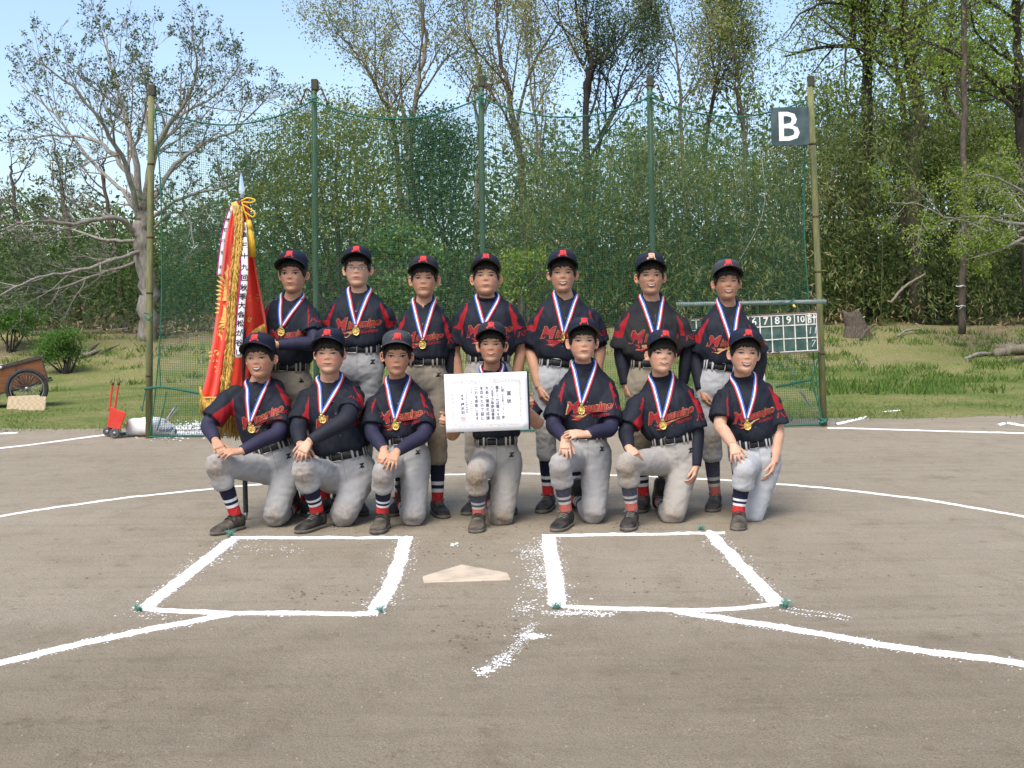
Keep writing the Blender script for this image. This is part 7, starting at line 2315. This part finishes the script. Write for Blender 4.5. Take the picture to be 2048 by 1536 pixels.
clumped('maple_tree', 'broad yellow green tree spreading behind the second post', 680, 29, [(540, 330, 0, 1.2, 1.0, 1.3), (600, 240, .3, 1.1, 1.0, .9), (660, 310, 0, 1.6, 1.2, 1.6), (740, 260, .4, 1.0, 1.0, .9), (620, 420, -.4, 1.8, 1.2, 1.0), (760, 380, -.2, 1.2, 1.0, 1.0), (700, 215, .8, .8, .8, .6), (500, 400, .2, .8, .8, .8)], 21000, LF_OLIVE, .085, .045, BARK_B, 31, stems=16, clump=.24, flat=.5)
clumped('evergreen_tree', 'dark glossy evergreen tree left of the middle post', 870, 28, [(870, 260, 0, .85, .8, .75), (905, 300, .2, .6, .7, .9), (840, 330, .1, .6, .6, .7), (880, 380, 0, .9, .8, .9)], 8000, LF_EVER, .10, .045, BARK_D, 32, stems=9, clump=.30)
clumped('olive_thicket_tree', 'dense olive green tree crown behind the right post', 1700, 31, [(1690, 300, 0, 1.0, 1.0, .9), (1760, 250, .3, 1.1, 1.0, 1.0), (1650, 200, .8, .7, .8, .8), (1720, 400, -.3, 1.2, 1.0, 1.0)], 9000, LF_OLIVE, .10, .045, BARK_B, 38, stems=9, clump=.30)
clumped('lime_crowned_tree', 'fresh yellow green tree crown filling the right edge', 1930, 29, [(1880, 330, 0, 1.2, 1.0, 1.0), (1960, 260, .2, 1.2, 1.0, 1.0), (2040, 330, 0, 1.2, 1.0, 1.1), (1990, 160, .6, 1.1, 1.0, .9), (1900, 110, .8, 1.0, 1.0, .8), (1800, 60, 1.2, .9, 1, .7), (2030, 60, 1, .9, 1, .7)], 30000, LF_LIME, .10, .045, BARK_B, 39, stems=12, clump=.36)
clumped('bright_shrub', 'bright green shrub behind the middle of the net', 1050, 25.5, [(1048, 530, 0, .55, .5, .45), (1030, 575, 0, .5, .5, .5)], 3800, LF_LIME, .075, .04, BARK_B, 33, stems=6, cat='shrub', group='shrubs behind the backstop', clump=.12)
clumped('glossy_shrub', 'pale leaved evergreen shrub behind the second boy', 790, 25.5, [(745, 500, 0, .6, .5, .5), (800, 480, .2, .7, .5, .6), (860, 520, 0, .7, .5, .5), (790, 590, -.2, 1.2, .5, .5)], 5200, leaf_mat('leaf_pale_glossy', [(0.035, 0.075, 0.02), (0.075, 0.13, 0.03), (0.16, 0.21, 0.075)], .2, .35), .12, .05, BARK_B, 34, stems=8, cat='shrub', group='shrubs behind the backstop', clump=.14)
yb_ = 21.5
bb_ = W(133, 757, yb_); bb_.z = terrain_z(bb_.x, yb_) - .03
clumped('dome_bush', 'round green bush on slanting bare stems behind the cart', 133, yb_, [(112, 690, 0, .34, .34, .30), (135, 672, 0, .26, .3, .20), (92, 710, 0, .22, .25, .20), (145, 705, .1, .2, .25, .2)], 6500, LF_BUSH, .042, .024, BARK_D, 35, stems=15, cat='shrub', group='shrubs behind the backstop', base=bb_, clump=.08, sr=.011)
clumped('edge_shrub', 'green shrub at the far left edge of the wood', 20, 24, [(10, 640, 0, .6, .5, .35), (50, 630, .3, .4, .5, .3)], 2600, LF_BUSH, .08, .04, BARK_D, 36, stems=6, cat='shrub', group='shrubs behind the backstop', clump=.12, sr=.016)

# bamboo thicket on the right half of the wood
rg = np.random.default_rng(77)
def prof(tab, px):
    return np.interp(px, [t[0] for t in tab], [t[1] for t in tab])
BTOP = [(960, 440), (1010, 400), (1060, 350), (1130, 300), (1190, 330), (1260, 300), (1320, 225), (1380, 262), (1440, 300), (1520, 285), (1600, 290), (1680, 215), (1760, 240), (1850, 205), (1950, 260), (2050, 250), (2300, 260)]
mb = MB()
CC, DD, RN = [], [], []
for i in range(430):
    px = rg.uniform(985, 2260); Yb = rg.uniform(26.6, 32.5)
    top = prof(BTOP, px) + rg.uniform(-34, 105)
    b = stand(px, Yb); t = W(px + rg.normal(0, 18), top, Yb - rg.uniform(.1, 1.2))
    mid_ = b.lerp(t, .6); mid_.y = b.y - .05; mid_.x = b.x + (t.x - b.x) * .3
    P = [Vector(p) for p in catmull([b, b.lerp(mid_, .5), mid_, mid_.lerp(t, .65) + Vector((0, 0, .15)), t], 4)]
    if i < 110:
        mb.tube(P, [.016 * (1 - .8 * q / (len(P) - 1)) for q in range(len(P))], 4)
    H = (t - b).length
    ncl = int(12 + H * 5.0)
    tone = rg.normal(.42, .16)
    for c in range(ncl):
        f = 1 - rg.random() * .95
        q = f * (len(P) - 1); a = min(len(P) - 2, int(q))
        p = np.array(P[a].lerp(P[a + 1], q - a)) + rg.normal(size=3) * np.array([.30, .30, .18])
        nl = 9
        CC.append(p + rg.normal(size=(nl, 3)) * np.array([.13, .13, .09]))
        DD.append(unit(rg.normal(size=(nl, 3)) * .6 + np.array([rg.normal(0, .5), -.35, -.75])))
        RN.append(np.clip(tone + rg.normal(0, .12, nl) + (.35 if rg.random() < .06 else 0), 0, 1))
C = np.concatenate(CC); D = np.concatenate(DD); RN = np.concatenate(RN)
o = leaves('bamboo_thicket', C, D, .17, .030, LF_BAMB, None, 5, RN)
tag(o, 'dense bamboo thicket filling the right half of the background', 'bamboo', kind='stuff')
o = mb.build('bamboo_canes', mat('bamboo_cane', (0.05, 0.06, 0.02), (0.10, 0.095, 0.04), 6, .5)); tag(o, 'thin canes inside the bamboo thicket', 'bamboo', kind='stuff')

# dark undergrowth closing the wood at its foot
UTOP = [(-300, 430), (0, 470), (120, 460), (250, 470), (420, 470), (560, 430), (700, 430), (850, 400), (1000, 400), (1150, 400), (1400, 440), (2300, 440)]
n = 9000
px = rg.uniform(-260, 2300, n); Yu = rg.uniform(27.0, 35.0, n)
CC, DD, RN = [], [], []
for i in range(n):
    top = prof(UTOP, px[i]); py = top + (650 - top) * rg.random() ** .8
    c = np.array(W(px[i], py, Yu[i]))
    nl = 10
    CC.append(c + rg.normal(size=(nl, 3)) * np.array([.26, .22, .18])); DD.append(unit(rg.normal(size=(nl, 3)) + np.array([0, -.3, -.3])))
    hi = .68 if rg.random() < .22 else .42
    RN.append(np.clip(rg.normal(hi, .13, nl), 0, 1))
o = leaves('undergrowth', np.concatenate(CC), np.concatenate(DD), .125, .055, LF_DARK, None, 6, np.concatenate(RN))
tag(o, 'dark leafy undergrowth along the foot of the wood', 'undergrowth', kind='stuff')
# far canopy behind everything
n = 7000
px = rg.uniform(-300, 2350, n); Yu = rg.uniform(38, 48, n)
FT = [(-300, 420), (60, 405), (240, 425), (420, 410), (520, 320), (640, 235), (760, 215), (870, 260), (1000, 300), (1100, 230), (1250, 250), (1400, 170), (1600, 190), (1750, 110), (1900, 120), (2300, 140)]
CC, DD = [], []
for i in range(n):
    top = prof(FT, px[i]) + rg.normal(0, 16); py = top + (600 - top) * rg.random() ** .85
    c = np.array(W(px[i], py, Yu[i])); nl = 11
    CC.append(c + rg.normal(size=(nl, 3)) * np.array([.5, .4, .35])); DD.append(unit(rg.normal(size=(nl, 3)) + np.array([0, -.3, -.2])))
o = leaves('far_wood', np.concatenate(CC), np.concatenate(DD), .22, .11, leaf_mat('leaf_far', [(0.045, 0.078, 0.022), (0.080, 0.125, 0.034), (0.14, 0.18, 0.055)]), None, 7)
tag(o, 'far green wood seen between the nearer trees', 'wood', kind='stuff')
# dry brush at the foot of the bank
n = 200
CC, DD = [], []
for i in range(n):
    a = rg.choice([0, 1, 2]); X = rg.normal([-9.0, 7.5, -6.3][a], [2.6, 4.2, 1.0][a]); Yq = rg.uniform(24.5, 27.5)
    c = np.array([X, Yq, terrain_z(X, Yq) + abs(rg.normal(0, .28))]); nl = 10
    CC.append(c + rg.normal(size=(nl, 3)) * np.array([.25, .2, .08])); DD.append(unit(rg.normal(size=(nl, 3)) + np.array([0, -.2, .1])))
o = leaves('dry_brush', np.concatenate(CC), np.concatenate(DD), .16, .035, LF_DRY, None, 8); tag(o, 'dry brown brush and dead leaves along the bank', 'brush', kind='stuff')

# grass: short blades on the mown strip, taller clumps on the bank
def tz(X, Yq):
    return np.array([terrain_z(x, y) for x, y in zip(X, Yq)]) + .012
n = 34000
X = rg.uniform(-9.5, 9.5, n); Yq = 12.25 + .02 * X + (rg.random(n) ** 1.7) * 7.5 + rg.normal(0, .16, n)
pn = np.array([noise.noise(Vector((x * .9, y * .9, 2))) for x, y in zip(X, Yq)])
k_ = pn + rg.normal(0, .25, n) > -.12
X, Yq, pn = X[k_], Yq[k_], pn[k_]
C = np.c_[X, Yq, tz(X, Yq)]
D = unit(rg.normal(size=C.shape) * np.array([.55, .55, .1]) + np.array([0, 0, .8]))
o = leaves('short_grass', C, D, .050, .010, GRASS_M, None, 9, np.clip(.62 - .35 * pn + rg.normal(0, .18, len(C)), 0, 1)); tag(o, 'short mown grass behind the infield', 'grass', kind='stuff')
CC, DD, RN = [], [], []
for i in range(1500):
    if rg.random() < .62: X0, Y0 = rg.uniform(2.5, 13), rg.uniform(15.5, 25.5)
    else: X0, Y0 = rg.uniform(-13, 3), rg.uniform(18.5, 25.5)
    if noise.noise(Vector((X0 * .45, Y0 * .45, 11))) < (-.12 if X0 > 2 else .08): continue
    nl = 20; s = rg.uniform(.5, 1.2)
    CC.append(np.c_[X0 + rg.normal(0, .10, nl), Y0 + rg.normal(0, .10, nl), np.full(nl, terrain_z(X0, Y0))])
    DD.append(unit(rg.normal(size=(nl, 3)) * np.array([.5, .5, .15]) + np.array([0, 0, .9])) * s); RN.append(np.clip(rg.normal(.28, .16, nl), 0, 1))
C = np.concatenate(CC); D = np.concatenate(DD)
o = leaves('grass_clumps', C, D, .17, .018, GRASS_M, None, 10, np.concatenate(RN)); tag(o, 'taller green grass clumps on the bank', 'grass', kind='stuff')

# stump, logs, roots
def log(name, p0, p1, r0, r1, bark, lab, cat='log', grp='logs on the bank', seed=0, bend=.06):
    random.seed(seed)
    P = catmull([p0, p0.lerp(p1, .33) + Vector((0, 0, bend)), p0.lerp(p1, .66) + Vector((0, 0, bend * .6)), p1], 6)
    mb = MB()
    P = [Vector(p) for p in P]
    mb.tube([p + Vector((random.gauss(0, 1), random.gauss(0, 1), random.gauss(0, 1))) * r0 * .12 for p in P], [r0 + (r1 - r0) * i / (len(P) - 1) for i in range(len(P))], 9)
    tag(mb.build(name, bark), lab, cat, grp)
def onbank(px, py, Y, up=0.0):
    p = W(px, py, Y); p.z = terrain_z(p.x, Y) + up; return p
log('fallen_log', onbank(1985, 710, 22.2, .07), onbank(2110, 690, 22.6, .12), .085, .10, BARK_T, 'pale fallen log lying on the bank at the right edge', seed=1)
log('fallen_log', onbank(1930, 722, 22.0, .04), onbank(2010, 700, 22.4, .05), .035, .03, BARK_G, 'thin grey log lying left of the pale fallen log', seed=2)
log('fallen_log', onbank(2020, 728, 21.6, .04), onbank(2120, 712, 21.9, .05), .04, .045, BARK_B, 'dark log lying in front of the pale fallen log', seed=3)
log('leaning_branch', W(1782, 605, 24.6), W(1850, 548, 25.2), .03, .022, BARK_T, 'pale broken branch leaning in the bamboo', 'branch', 'broken branches in the bamboo', 4, .1)
log('leaning_branch', onbank(1722, 668, 23.5, .05), W(1748, 650, 23.8), .035, .02, BARK_B, 'short branch beside the rotten stump', 'branch', 'broken branches in the bamboo', 5)
log('leaning_branch', onbank(1795, 676, 23.8, .05), W(1840, 658, 24.2), .028, .018, BARK_G, 'thin branch lying at the foot of the bamboo', 'branch', 'broken branches in the bamboo', 6)
sb_ = onbank(1712, 668, 24.2)
mb = MB()
rr = random.Random(2)
ring0, ring1, ring2 = [], [], []
for i in range(14):
    a = 2 * math.pi * i / 14
    q = 1 + .25 * rr.random()
    ring0.append(sb_ + Vector((.30 * q * math.cos(a) + .06, .22 * q * math.sin(a), -.05)))
    ring1.append(sb_ + Vector((.20 * q * math.cos(a), .16 * q * math.sin(a), .26)))
    ring2.append(sb_ + Vector((.15 * q * math.cos(a) - .12, .13 * q * math.sin(a), .46 + .16 * rr.random())))
mb.rings([ring0, ring1, ring2])
tag(mb.build('rotten_stump', mat('rotten_wood', (0.13, 0.105, 0.08), (0.05, 0.04, 0.032), 14, .95, .8, 40, stretch=(4, 4, 1)), smooth=False), 'jagged rotten tree stump at the foot of the bamboo', 'stump')
for i, (x0, y0, x1, y1) in enumerate(((158, 712, 186, 706), (172, 726, 205, 712), (196, 722, 240, 704), (176, 741, 200, 730))):
    log('root', onbank(x0, y0, 22.8 + .3 * i, .01), onbank(x1, y1, 23.6 + .3 * i, .02), .035, .02, BARK_B, 'exposed tree root on the bare bank, %s' % ['leftmost behind the bush', 'beside the bush', 'rightmost of the roots', 'lowest of the roots'][i], 'root', 'exposed roots on the left bank', 30 + i, .03)
